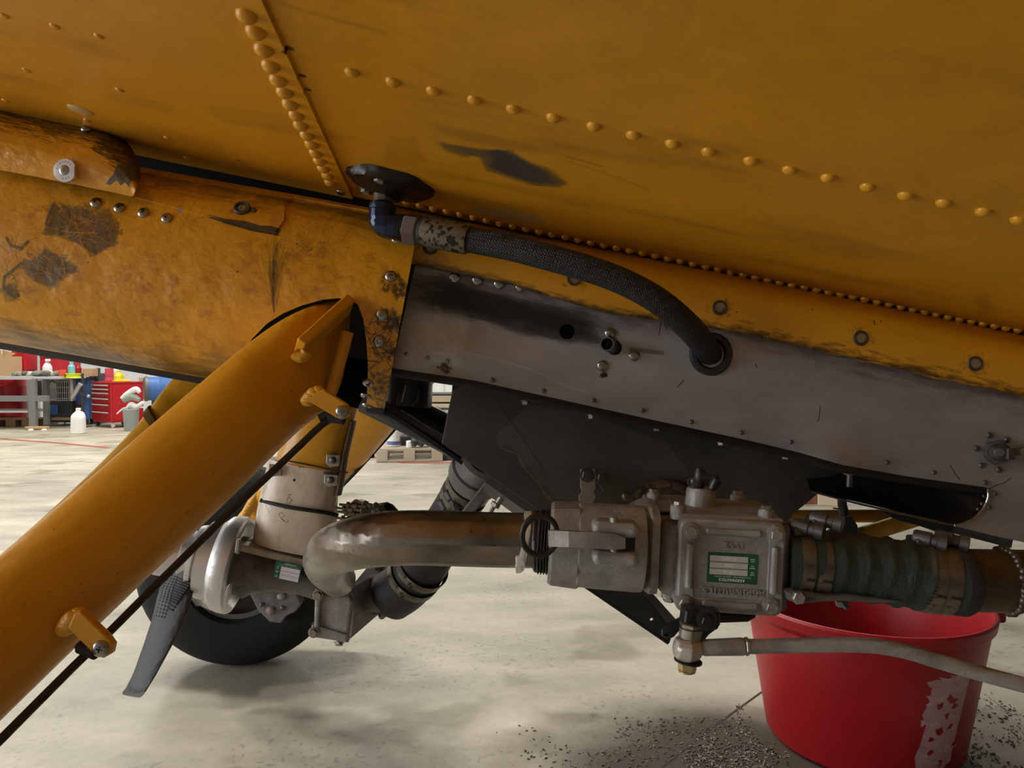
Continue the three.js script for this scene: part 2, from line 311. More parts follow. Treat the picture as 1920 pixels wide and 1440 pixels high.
// screw heads: dome with a cross recess; slotted quarter-turn stud; rivets
const dome = (r, h, n = 20) => rev([[-0.0006, r], [0.0003, r], ...[0.25, 0.5, 0.72, 0.88, 0.97, 1].map((t) => [0.0003 + h * Math.sin(t * Math.PI / 2), r * Math.cos(t * Math.PI / 2)])], V(0, 0, 0), V(0, 0, 1), n, 0.9);
const GEO = {};
{
  const cross = merge([rbox(V(0, 0, 0.6), 0.56, 0.17, 0.5, 0.02), rbox(V(0, 0, 0.6), 0.17, 0.56, 0.501, 0.02)]);
  const unit = rev([[-0.1, 1], [0.06, 1], ...[0.2, 0.4, 0.6, 0.75, 0.88, 0.97, 1].map((t) => [0.06 + 0.42 * Math.sin(t * Math.PI / 2), Math.cos(t * Math.PI / 2)])], V(0, 0, 0), V(0, 0, 1), 28, 0.9);
  GEO.screw = subtract(subtract(unit, rbox(V(0, 0, 0.45), 0.78, 0.2, 0.7, 0.02)), rbox(V(0, 0, 0.45), 0.2, 0.78, 0.7, 0.02));
  GEO.stud = merge([subtract(rev([[-0.1, 1], [0.22, 1], [0.34, 0.93], [0.34, 0.70], [0.18, 0.62], [0.02, 0.6]], V(0, 0, 0), V(0, 0, 1), 28, 0.5, 0, true), cyl(V(0, 0, 0.05), V(0, 0, 1), 0.6, 24)), rev([[-0.1, 0.1], [0, 0.62], [0.06, 0.62]], V(0, 0, 0), V(0, 0, 1), 20, 0.5)]);
  GEO.studCore = subtract(rev([[0, 0.52], [0.16, 0.52], [0.22, 0.46], [0.24, 0.3]], V(0, 0, 0), V(0, 0, 1), 24, 0.5), rbox(V(0, 0, 0.28), 1.2, 0.17, 0.2, 0.01));
  GEO.rivet = dome(1, 0.5, 18); GEO.rivet = rev([[-0.1, 1], [0.02, 1], ...[0.25, 0.5, 0.72, 0.88, 0.97, 1].map((t) => [0.02 + 0.55 * Math.sin(t * Math.PI / 2), Math.cos(t * Math.PI / 2)])], V(0, 0, 0), V(0, 0, 1), 18, 0.9);
  GEO.bolt = merge([rev([[-0.05, 1.28], [0.12, 1.28], [0.14, 1.2]], V(0, 0, 0), V(0, 0, 1), 24, 0.5), rev([[0.1, 1], [0.1, 1.02], [0.68, 1.02], [0.78, 0.9]], V(0, 0, 0), V(0, 0, 1), 6, 0.3)]);
  GEO.hexBolt = rev([[-0.05, 1], [0.55, 1], [0.7, 0.86]], V(0, 0, 0), V(0, 0, 1), 6, 0.3);
}
const RND = rng(77);
const addScrew = (par, p, n, r, mat = M.screw) => place(par, 'screw', GEO.screw, mat, p, n, RND() * 3, r);
function addStud(par, p, n, r, spin) { const s = place(par, 'fastener', GEO.stud, M.gunmetal, p, n, spin, r); const c = new THREE.Mesh(GEO.studCore, M.bolt); c.name = 'slotted_core'; c.castShadow = c.receiveShadow = true; s.add(c); return s; }

// ---- wing
{
  const [x0, x1, y0, y1] = [-0.95, 1.75, -0.012, 1.25];
  const BOX = 2048, BH = 1024;
  const uvp = (px, py) => { const [a, b] = wab(W(px, py)); return [(a - x0) / (x1 - x0) * BOX, (1 - (b - y0) / (y1 - y0)) * BH]; };
  const map = canvasTex(BOX, BH, (c, w, h) => {
    const base = lin(...YEL).getStyle(); c.fillStyle = base; c.fillRect(0, 0, w, h);
    const JR = rng(2); const poly = (pts, fill, soft = 7) => { const n = soft ? 9 : 1, m = /rgba\((.*),([\d.]+)\)/.exec(fill); c.fillStyle = n > 1 ? `rgba(${m[1]},${1 - (1 - m[2]) ** (1.3 / n)})` : fill; for (let j = 0; j < n; j++) { c.beginPath(); pts.forEach(([x, y], i) => { const q = uvp(x + (JR() - 0.5) * soft * 2, y + (JR() - 0.5) * soft); i ? c.lineTo(...q) : c.moveTo(...q); }); c.closePath(); c.fill(); } };
    // chipped patch where the paint has gone, tape marks, smears
    poly([[862, 275], [905, 280], [955, 282], [985, 302], [1030, 318], [1062, 345], [1048, 350], [1005, 346], [960, 332], [916, 318], [905, 296], [880, 290]], 'rgba(86,78,58,0.75)');
    poly([[912, 284], [935, 280], [985, 304], [1018, 322], [1040, 345], [1000, 342], [955, 328], [918, 312], [926, 300]], 'rgba(62,62,66,0.8)', 3);
    poly([[820, 268], [865, 275], [888, 290], [870, 294], [838, 282]], 'rgba(80,70,48,0.6)');
    poly([[880, 388], [935, 392], [1000, 404], [1030, 418], [960, 412], [900, 402]], 'rgba(150,138,132,0.55)');
    poly([[725, 255], [780, 258], [800, 305], [745, 312], [722, 300]], 'rgba(110,72,10,0.16)');
    poly([[1830, 555], [1858, 548], [1862, 585], [1838, 592]], 'rgba(70,44,4,0.15)');
    poly([[380, 190], [560, 205], [575, 235], [420, 225]], 'rgba(110,70,8,0.08)');
    poly([[200, 165], [330, 190], [325, 205], [215, 185]], 'rgba(90,58,6,0.10)');
    poly([[240, 215], [420, 262], [420, 285], [260, 240]], 'rgba(100,64,6,0.10)');
    c.lineCap = 'round';
    for (const [pts, wd, col] of [[[[524, 5], [585, 25], [640, 40], [720, 60]], 4, 'rgba(70,44,2,0.12)'], [[[1060, 300], [1150, 330], [1215, 355]], 3, 'rgba(70,40,2,0.14)'], [[[1065, 295], [1130, 312]], 2, 'rgba(60,40,4,0.3)'], [[[690, 380], [760, 392], [860, 412], [1000, 445], [1200, 490], [1400, 535]], 9, 'rgba(70,44,4,0.28)'], [[[520, 345], [640, 372]], 6, 'rgba(40,26,4,0.3)']]) { c.strokeStyle = col; c.lineWidth = wd; c.beginPath(); pts.forEach(([x, y], i) => { const q = uvp(x, y); i ? c.lineTo(...q) : c.moveTo(...q); }); c.stroke(); }
    for (const [x, y, r] of [[541, 90, 2.6], [567, 142, 2.2], [578, 168, 2], [449, 295, 1.6], [418, 316, 1.6], [566, 352, 2.2], [483, 333, 1.3]]) { c.fillStyle = 'rgba(25,12,2,0.9)'; c.beginPath(); c.arc(...uvp(x, y), r, 0, 7); c.fill(); }
    pixels(c, w, h, (x, y, r, g, b) => { const k = 1 + 0.12 * (fbm(x / 190, y / 90, 4, 91) - 0.5) + 0.05 * (fbm(x / 4, y / 4, 2, 33) - 0.5), m = 0.12 * sstep(0.55, 0.8, fbm(x / 120, y / 30, 4, 17)); return [r * k * (1 - m), g * k * (1 - m), b * k + 4 * m]; });
  });
  const bump = rep(T.blotch, 7, 4);
  const mat = std({ map, roughness: 0.4, bumpMap: bump, bumpScale: 0.0025 });
  const wing = thing('aircraft_wing', 'large yellow riveted wing underside filling the top of the picture', 'aircraft wing', wpt(0.3, 0.4));
  // closed aerofoil-like slab: flat underside, rounded front, tapering rear
  const prof = []; const na = 46;
  for (let i = 0; i <= na; i++) prof.push([lerp(x0, x1, i / na), 0]);
  for (let i = 0; i <= na; i++) { const t = i / na; prof.push([lerp(x1, x0, t), -0.012 - 0.2 * Math.sin(Math.PI * t) ** 0.7]); }
  const rings = []; for (let k = 0; k <= 14; k++) rings.push(prof.map(([a, h]) => wpt(a, lerp(y0, y1, k / 14), h)));
  const g = outward(loft(rings, { crease: 0.5, cap: false }));
  const caps = [rings[0], rings[14]].map((r) => { const sh = THREE.ShapeUtils.triangulateShape(prof.map((q) => new THREE.Vector2(...q)), []); const pos = [], uv = [], idx = []; r.forEach((p) => { pos.push(p.x, p.y, p.z); uv.push(0, 0); }); sh.forEach((t) => idx.push(...t)); return finish(pos, uv, idx); });
  const all = merge([g, ...caps]);
  { const p = all.attributes.position, uv = all.attributes.uv; for (let i = 0; i < p.count; i++) { const [a, b] = wab(V(p.getX(i), p.getY(i), p.getZ(i))); uv.setXY(i, (a - x0) / (x1 - x0), (b - y0) / (y1 - y0)); } }
  const skin = part(wing, 'wing_skin', all, mat);
  // lapped sheet forward of the seam
  {
    const A = wab(W(662, 366)), B = wab(W(497, 0)); const dir = [(B[0] - A[0]) / (B[1] - A[1])];
    const aAt = (b) => A[0] + dir[0] * (b - A[1]);
    const bot = [], top = []; const nb = 16;
    for (const [grid, h] of [[bot, 0.0036], [top, -0.002]]) for (let i = 0; i <= nb; i++) { const b = lerp(y0 + 0.002, y1, i / nb), row = []; for (let j = 0; j <= 4; j++) row.push(wpt(lerp(x0 + 0.02, aAt(b), j / 4), b, h)); grid.push(row); }
    const lap = shell(bot, top, 0.5);
    { const p = lap.attributes.position, uv = lap.attributes.uv; for (let i = 0; i < p.count; i++) { const [a, b] = wab(V(p.getX(i), p.getY(i), p.getZ(i))); uv.setXY(i, (a - x0) / (x1 - x0), (b - y0) / (y1 - y0)); } }
    part(wing, 'lapped_sheet', lap, mat);
    // heavy rivet row beside the seam, one point per rivet as seen
    const row = [[465, 17], [482, 48], [497, 82], [510, 113], [524, 140], [536, 163], [546, 186], [558, 207], [566, 226], [578, 245], [586, 262], [594, 279], [601, 294], [608, 308], [616, 322], [621, 335]];
    for (const [x, y] of row) place(wing, 'rivet', GEO.rivet, M.rivetYellow, W(x, y).addScaledVector(wn, 0.0034), wn, 0, 0.0070).scale.z = 0.0105;
    place(wing, 'screw', GEO.rivet, M.screw, W(640, 355).addScaledVector(wn, 0.0034), wn, 0, 0.0055).userData.label = 'bare steel screw head';
    for (const [x, y] of [[105, 40], [188, 59], [52, 124], [226, 161], [315, 252], [352, 289], [12, 182], [165, 219], [10, 20]]) place(wing, 'rivet', GEO.rivet, M.rivetYellow, W(x, y).addScaledVector(wn, 0.0034), wn, 0, 0.0038);
    // clear round tape dot
    place(wing, 'tape_dot', GEO.rivet, std({ color: lin(0.62, 0.45, 0.22), roughness: 0.25 }), W(152, 200).addScaledVector(wn, 0.0036), wn, 0, 0.012).scale.set(0.012, 0.012, 0.004);
  }
  // spaced rivets along the rib line
  const big = [[660, 134], [737, 152], [813, 169], [890, 186], [963, 203], [1038, 219], [1114, 235], [1188, 252], [1261, 268], [1329, 283], [1408, 300], [1481, 317], [1553, 332], [1627, 349], [1698, 365], [1769, 379], [1843, 395], [1909, 411], [1985, 428], [2060, 444]];
  for (const [x, y] of big) place(wing, 'rivet', GEO.rivet, M.rivetYellow, W(x, y), wn, 0, 0.0056).scale.z = 0.0075;
  // fine rivets along the fuselage joint
  const pj = [[686, 361], [757, 380], [838, 397], [960, 425], [1090, 452], [1240, 483], [1440, 527], [1620, 562], [1740, 588], [1830, 606], [1912, 621]];
  const yj = (x) => interp(pj, x);
  for (let x = 686; x < 1925; x += lerp(25.5, 21.5, (x - 686) / 1230)) place(wing, 'rivet', GEO.rivet, M.rivetYellow, W(x, yj(x) - 2), wn, 0, 0.005).scale.z = 0.008;
}

// ---- engine cowl: rounded yellow belly sheet, cut out round the gear leg
const cowlT = (s) => [lerp(-150, 787, s), lerp(240, 407, s)], cowlB = (s) => [lerp(-205, 719, s), lerp(617, 777, s)];
const cowlD = (f) => smoothTab([[0, 0.835], [0.04, 0.806], [0.12, 0.783], [0.3, 0.767], [0.5, 0.762], [0.7, 0.769], [0.84, 0.79], [0.93, 0.825], [1, 0.89]], f);
const cowlSF = (s, f, off = 0) => { const a = cowlT(s), b = cowlB(s); return P(lerp(a[0], b[0], f), lerp(a[1], b[1], f), cowlD(f) + off); };
function cowlAt(px, py, off = 0) { let s = 0.5, f = 0.5; for (let i = 0; i < 8; i++) { const a = cowlT(s), b = cowlB(s); f = (py - a[1]) / (b[1] - a[1]); const x = lerp(a[0], b[0], f); s += (px - x) / 930; } const e = 0.01, p = cowlSF(s, f, off); const n = cowlSF(s + e, f).sub(cowlSF(s - e, f)).cross(cowlSF(s, f + e).sub(cowlSF(s, f - e))).normalize(); if (n.z < 0) n.negate(); return { p, n, s, f }; }
{
  const BX = [-60, 180, 820, 800], D0 = 0.768, w = 2048, h = 1448;
  const map = canvasTex(w, h, (c) => {
    c.fillStyle = lin(...YEL).getStyle(); c.fillRect(0, 0, w, h);
    c.setTransform(w / (BX[2] - BX[0]), 0, 0, h / (BX[3] - BX[1]), -BX[0] * w / (BX[2] - BX[0]), -BX[1] * h / (BX[3] - BX[1]));
    const R = rng(5);
    const blob = (x, y, rx, ry, n, col, rot = 0) => { for (let i = 0; i < n; i++) { const a = R() * 7, q = Math.sqrt(R()); const dx = Math.cos(a) * q * rx, dy = Math.sin(a) * q * ry, X = x + dx * Math.cos(rot) - dy * Math.sin(rot), Y = y + dx * Math.sin(rot) + dy * Math.cos(rot); c.fillStyle = col(R); c.beginPath(); const k = 3 + R() * 8; c.moveTo(X, Y); for (let j = 0; j < 5; j++) c.lineTo(X + (R() - 0.5) * k * 4, Y + (R() - 0.5) * k * 3); c.closePath(); c.fill(); } };
    const scr = (x, y, len, wd, n, col) => { for (let i = 0; i < n; i++) { const a = R() * 7, X = x + (R() - 0.5) * wd, Y = y + (R() - 0.5) * wd * 0.7; c.strokeStyle = col(R); c.lineWidth = 0.5 + R() * 1.6; c.beginPath(); c.moveTo(X, Y); c.quadraticCurveTo(X + Math.cos(a) * len * 0.5 + (R() - 0.5) * 8, Y + Math.sin(a) * len * 0.5, X + Math.cos(a) * len, Y + Math.sin(a) * len); c.stroke(); } };
    const grey = (R) => css(88 + R() * 34, 70 + R() * 26, 34 + R() * 26, 0.16 + R() * 0.3), yel = (R) => css(190, 130, 30, 0.35 + 0.4 * R()), dk = (R) => css(60, 42, 16, 0.05 + 0.11 * R());
    // scraped patches
    const patch = (pts) => { for (let j = 0; j < 6; j++) { c.fillStyle = css(84 + R() * 20, 68 + R() * 14, 34 + R() * 10, 0.24); c.beginPath(); pts.forEach(([x, y], i) => { const X = x + (R() - 0.5) * 13, Y = y + (R() - 0.5) * 11; i ? c.lineTo(X, Y) : c.moveTo(X, Y); }); c.fill(); } };
    patch([[95, 378], [112, 400], [140, 388], [160, 392], [180, 405], [205, 400], [222, 425], [222, 450], [200, 470], [182, 482], [165, 465], [140, 452], [120, 445], [100, 440], [85, 440], [95, 415]]);
    patch([[50, 500], [75, 485], [95, 470], [115, 482], [135, 495], [155, 505], [140, 512], [115, 515], [110, 538], [95, 540], [70, 530], [55, 515]]);
    c.lineCap = 'round'; for (const [L, wd] of [[[[20, 448], [28, 462], [48, 468], [60, 455]], 6], [[[5, 540], [12, 520], [40, 500], [52, 492]], 6], [[[8, 540], [20, 556], [30, 552]], 8], [[[98, 385], [90, 420], [120, 440]], 5], [[[150, 395], [195, 440], [205, 425]], 4], [[[100, 420], [150, 455], [185, 475]], 5]]) { c.strokeStyle = 'rgba(84,68,36,0.7)'; c.lineWidth = wd; c.beginPath(); L.forEach(([x, y], i) => i ? c.lineTo(x, y) : c.moveTo(x, y)); c.stroke(); }
    blob(165, 420, 46, 36, 260, grey); blob(190, 445, 30, 24, 160, grey); scr(170, 430, 40, 80, 70, yel); blob(110, 400, 14, 24, 34, grey, 0.3);
    blob(92, 500, 40, 22, 190, grey, 0.15); scr(92, 500, 30, 70, 40, yel); blob(15, 545, 10, 14, 30, grey); scr(40, 465, 30, 40, 16, grey); scr(25, 520, 26, 30, 14, grey);
    // wear line above the row of screws, streak below the fastener
    c.strokeStyle = 'rgba(70,62,50,0.7)';
    scr(120, 360, 30, 120, 50, dk); scr(300, 380, 36, 140, 60, dk); scr(420, 350, 40, 180, 90, dk); scr(560, 430, 36, 120, 60, dk);
    c.fillStyle = 'rgba(62,56,50,0.85)'; c.beginPath(); [[382, 404], [425, 409], [455, 412], [485, 421], [505, 422], [522, 426], [519, 441], [470, 432], [425, 419]].forEach(([x, y], i) => i ? c.lineTo(x, y) : c.moveTo(x, y)); c.fill();
    for (let i = 0; i < 70; i++) { const x = 505 + R() * 30 + (R() < 0.4 ? (R() - 0.5) * 50 : 0), y = 440 + R() * 60; c.strokeStyle = dk(R); c.lineWidth = 1 + R() * 2; c.beginPath(); c.moveTo(x, y); c.lineTo(lerp(x, 516, 0.7), y + 30 + R() * 60); c.stroke(); }
    for (let i = 0; i < 60; i++) { const y = 450 + R() * 125; c.strokeStyle = css(66, 52, 22, 0.4); c.lineWidth = 1.5; const x = 516 + (R() - 0.5) * 10 * (1 - (y - 450) / 160); c.beginPath(); c.moveTo(x, y); c.lineTo(x + (R() - 0.5) * 3, y + 14); c.stroke(); }
    scr(590, 430, 24, 150, 60, (R) => css(110, 70, 10, 0.2)); scr(640, 480, 26, 200, 90, (R) => css(100, 66, 12, 0.14)); scr(300, 560, 30, 560, 120, (R) => css(120, 76, 8, 0.10)); scr(200, 620, 40, 460, 90, (R) => css(215, 150, 40, 0.10));
    // grime on the edge strip at the right
    for (const [x, y, r] of [[735, 530, 20], [728, 600, 20], [720, 655, 22], [712, 720, 26], [700, 760, 24], [752, 545, 16], [745, 610, 18]]) for (let i = 0; i < 60; i++) { const a = R() * 7, q = r * Math.sqrt(R()); c.fillStyle = css(22, 18, 12, 0.10 + 0.22 * R()); c.beginPath(); c.ellipse(x + Math.cos(a) * q, y + Math.sin(a) * q, 2 + R() * 7, 1 + R() * 3.5, R() * 3, 0, 7); c.fill(); }
    scr(725, 640, 30, 110, 90, (R) => css(25, 20, 10, 0.4));
    // oil along the lower edge
    for (let i = 0; i < 600; i++) { const x = -60 + R() * 520, yb = 652 + x * 0.176, y = yb - R() * R() * 70; c.fillStyle = css(55, 40, 20, 0.07); c.beginPath(); c.ellipse(x, y, 10 + R() * 26, 2 + R() * 5, 0.17, 0, 7); c.fill(); }
    // dirty upper edge
    for (let i = 0; i < 500; i++) { const x = 240 + R() * 560, y = 312 + (x - 265) * 0.178 + R() * R() * 42; c.fillStyle = css(60, 46, 24, 0.10); c.beginPath(); c.ellipse(x, y, 6 + R() * 22, 1 + R() * 3, 0.18, 0, 7); c.fill(); }
    for (const [x, y] of [[578, 468], [582, 466], [555, 455], [170, 492], [448, 509]]) { c.fillStyle = 'rgba(70,20,5,0.9)'; c.fillRect(x, y, 2, 3.5); }
    c.fillStyle = 'rgba(150,150,165,0.8)'; c.beginPath(); c.arc(332, 391, 5, 0, 7); c.fill();
    c.fillStyle = 'rgba(190,110,50,0.9)'; c.beginPath(); c.arc(428, 391, 5.5, 0, 7); c.fill();
    c.setTransform(1, 0, 0, 1, 0, 0);
    pixels(c, w, h, (x, y, r, g, b) => { const k = 1 + 0.16 * (fbm(x / 220, y / 160, 5, 7) - 0.5) + 0.08 * (fbm(x / 5, y / 5, 2, 8) - 0.5), m = 0.3 * sstep(0.58, 0.75, fbm(x / 70, y / 50, 5, 19)); return [r * k * (1 - 0.35 * m), g * k * (1 - 0.45 * m), b * k + 10 * m]; });
  });
  const mat = std({ map, roughness: 0.4, bumpMap: rep(T.blotch, 4, 3), bumpScale: 0.0022 });
  const fr = [], bk = [], nf = 40, ns = 40;
  for (let i = 0; i <= ns; i++) {
    const s = i / ns * 1.0, a = [], b = [];
    for (let j = 0; j <= nf; j++) { const f = j / nf; a.push(cowlSF(s, f)); b.push(cowlSF(s, f, 0.004)); }
    
    fr.push(a); bk.push(b);
  }
  const hole = [[462, 657], [472, 636], [500, 607], [530, 588], [565, 573], [605, 562], [635, 559], [656, 561], [671, 571], [681, 598], [687, 640], [690, 690], [688, 740], [684, 830], [600, 900], [470, 900], [430, 720]];
  const cut = outward(loft([hole.map(([x, y]) => P(x, y, 0.6)), hole.map(([x, y]) => P(x, y, 0.9))], { crease: 0.3 }));
  const cowl = thing('engine_cowl', 'scratched yellow belly cowl with a cut-out around the gear leg', 'cowl', P(350, 660, 0.8));
  const cowlGeo = subtract(shell(fr, bk, 0.6), cut);
  part(cowl, 'cowl_sheet', uvBox(cowlGeo, BX, D0), mat);
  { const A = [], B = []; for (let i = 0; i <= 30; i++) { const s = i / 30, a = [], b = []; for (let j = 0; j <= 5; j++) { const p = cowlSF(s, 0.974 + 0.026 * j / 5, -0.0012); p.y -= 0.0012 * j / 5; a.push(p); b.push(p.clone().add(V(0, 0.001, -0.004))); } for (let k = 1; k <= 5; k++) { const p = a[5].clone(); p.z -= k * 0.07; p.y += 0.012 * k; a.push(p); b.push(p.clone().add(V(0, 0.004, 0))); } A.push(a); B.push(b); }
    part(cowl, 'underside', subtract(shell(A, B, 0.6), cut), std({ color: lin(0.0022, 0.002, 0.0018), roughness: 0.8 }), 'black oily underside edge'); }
  // lapped strip with worn lower edge
  {
    const A = [], B = []; for (let i = 0; i <= 24; i++) { const t = i / 24, x = lerp(255, 700, t), a = [], b = []; const yt = 316 + (x - 265) * 0.178, yb = x < 520 ? lerp(372, 441, (x - 255) / 265) : lerp(441, yt + 6, sstep(520, 552, x)); for (let j = 0; j <= 6; j++) { const q = cowlAt(x, lerp(yt + 1, Math.max(yb, yt + 6), j / 6)); a.push(q.p.clone().addScaledVector(q.n, 0.0022)); b.push(q.p.clone().addScaledVector(q.n, -0.001)); } A.push(a); B.push(b); }
    part(cowl, 'lapped_strip', uvBox(shell(A, B, 0.5), BX, D0), mat);
    const e = []; for (const x of [392, 420, 450, 480, 505, 520]) { const q = cowlAt(x, lerp(372, 441, (x - 255) / 265) - 2.5); e.push(q.p.addScaledVector(q.n, 0.0014)); }
    part(cowl, 'bare_edge', tube(e, (t) => 0.0009, { n: 10, m: 20 }), M.gunmetal, 'bare metal edge of the worn strip');
  }
  for (const [x, y] of [[180, 380], [224, 390], [269, 399], [313, 409]]) { const q = cowlAt(x, y); addScrew(cowl, q.p, q.n, 0.0059); }
  for (const [x, y] of [[733, 518], [716, 591], [710, 640], [690, 718], [686, 742], [688, 760], [748, 447]]) { const q = cowlAt(x, y); addScrew(cowl, q.p, q.n, 0.0062); }
  { const q = cowlAt(455, 394); addStud(cowl, q.p.addScaledVector(q.n, 0.002), q.n, 0.0088, 1.2); const r = cowlAt(476, 397); place(cowl, 'screw', GEO.rivet, M.darkScrew, r.p.addScaledVector(r.n, 0.002), r.n, 0, 0.0035); }
}

// ---- wing-root cover overlapping the cowl
{
  const BX = [-60, 150, 290, 390], D0 = 0.765, w = 1024, h = 702;
  const map = canvasTex(w, h, (c) => {
    c.fillStyle = lin(...YEL).getStyle(); c.fillRect(0, 0, w, h);
    c.setTransform(w / 350, 0, 0, h / 240, 60 * w / 350, -150 * h / 240);
    const R = rng(11);
    // rubbed upper shoulder: grime worn in along the length
    for (let i = 0; i < 900; i++) { const x = -60 + R() * 340, t = R() * R(), y = 190 + x * 0.2 + t * 62; c.strokeStyle = css(48, 34, 12, 0.2 + R() * 0.16); c.lineWidth = 0.6 + R() * 2; c.beginPath(); c.moveTo(x, y); c.lineTo(x + 12 + R() * 40, y + 4 + R() * 10); c.stroke(); }
    for (let i = 0; i < 420; i++) { const x = 170 + R() * 95, y = 235 + (x - 170) * 0.75 + R() * 60 - 16; c.strokeStyle = css(44, 32, 12, 0.25 + R() * 0.35); c.lineWidth = 0.6 + R() * 1.6; c.beginPath(); c.moveTo(x, y); c.lineTo(x + 8 + R() * 26, y + 3 + R() * 10); c.stroke(); }
    c.fillStyle = 'rgba(78,72,64,0.9)'; c.beginPath(); [[226, 312], [240, 303], [258, 308], [260, 330], [250, 355], [243, 346], [234, 352], [228, 342], [214, 350], [205, 348], [222, 330]].forEach(([x, y], i) => i ? c.lineTo(x, y) : c.moveTo(x, y)); c.fill();
    c.fillStyle = 'rgba(200,140,70,0.35)'; c.beginPath(); c.ellipse(180, 320, 46, 20, 0.2, 0, 7); c.fill();
    for (let i = 0; i < 120; i++) { c.strokeStyle = css(215, 150, 60, 0.2); c.lineWidth = 0.8; const x = 140 + R() * 70, y = 300 + R() * 50; c.beginPath(); c.moveTo(x, y); c.lineTo(x + (R() - 0.5) * 30, y + (R() - 0.5) * 22); c.stroke(); }
    c.setTransform(1, 0, 0, 1, 0, 0);
    pixels(c, w, h, (x, y, r, g, b) => { const k = 1 + 0.14 * (fbm(x / 120, y / 90, 4, 57) - 0.5) + 0.1 * (fbm(x / 5, y / 4, 2, 58) - 0.5); return [r * k, g * k, b * k]; });
  });
  const cols = [[[-150, 152], [-150, 286]], [[-70, 168], [-75, 302]], [[0, 185], [-5, 318]], [[60, 199], [55, 329]], [[110, 209], [105, 339]], [[150, 216], [146, 347]], [[185, 222], [178, 354]], [[210, 238], [200, 358]], [[232, 258], [218, 362]], [[247, 278], [232, 365]], [[258, 297], [240, 367]], [[263, 315], [246, 368]], [[264, 335], [249, 368]]];
  const fr = [], bk = [], nf = 16;
  cols.forEach(([a, b], i) => { const A = [], B = []; for (let j = 0; j <= nf; j++) { const f = j / nf, g = i > 6 ? lerp(0.12 * (i - 6) / 6 + 0, 1, f) : f, x = lerp(a[0], b[0], f), y = lerp(a[1], b[1], f); const d = smoothTab([[0, 0.826], [0.14, 0.797], [0.34, 0.771], [0.6, 0.757], [0.85, 0.757], [1, 0.762]], clamp(g, 0, 1)); A.push(P(x, y, d)); B.push(P(x, y, d + 0.003)); } fr.push(A); bk.push(B); });
  const cover = thing('wing_root_cover', 'yellow rounded cover plate with rubbed dark shoulder and steel washer', 'cover panel', P(120, 340, 0.78));
  part(cover, 'cover_sheet', uvBox(shell(fr, bk, 0.6), BX, D0), std({ map, roughness: 0.38, bumpMap: rep(T.blotch, 3), bumpScale: 0.0015 }));
  // big dished washer with stamped lettering, screw in the middle
  const q = P(123, 320, 0.7535), n = V(-0.05, 0.03, 1).normalize(), r = 0.0122;
  const wt = canvasTex(256, 256, (c) => { c.fillStyle = '#d8d8da'; c.fillRect(0, 0, 256, 256); c.fillStyle = '#55555c'; c.font = 'bold 30px sans-serif'; c.textAlign = 'center'; c.textBaseline = 'middle'; [...'AIRSPEC'].forEach((ch, i) => { const a = -Math.PI + 0.25 + i * 0.36; c.save(); c.translate(128 + 88 * Math.cos(a), 128 + 88 * Math.sin(a)); c.rotate(a + Math.PI / 2); c.fillText(ch, 0, 0); c.restore(); }); [...'880'].forEach((ch, i) => { const a = 1.75 - i * 0.36; c.save(); c.translate(128 + 90 * Math.cos(a), 128 + 90 * Math.sin(a)); c.rotate(a - Math.PI / 2); c.fillText(ch, 0, 0); c.restore(); }); });
  let wg = rev([[-0.003, r * 0.98], [0.001, r], [0.0016, r * 0.97], [0.0020, r * 0.46]], V(0, 0, 0), V(0, 0, 1), 40, 0.5);
  wg = subtract(wg, rbox(V(r * 1.02, -r * 0.12, 0), r * 0.34, r * 0.9, 0.02, 0.0005)); { const p = wg.attributes.position, uv = wg.attributes.uv; for (let i = 0; i < p.count; i++) uv.setXY(i, p.getX(i) / r / 2 + 0.5, p.getY(i) / r / 2 + 0.5); }
  const wm = place(cover, 'washer', wg, std({ map: wt, metalness: 0.85, roughness: 0.35 }), q, n);
  wm.userData.label = 'steel washer with stamped letters';
  const sc = new THREE.Mesh(GEO.screw, M.screw); sc.name = 'screw'; sc.position.z = 0.0019; sc.scale.set(0.0054, 0.0054, 0.0016); sc.castShadow = sc.receiveShadow = true; wm.add(sc);
  place(cover, 'rivet', GEO.rivet, M.screw, P(162, 241, 0.786), V(0, 0.75, 0.66), 0, 0.006);
}

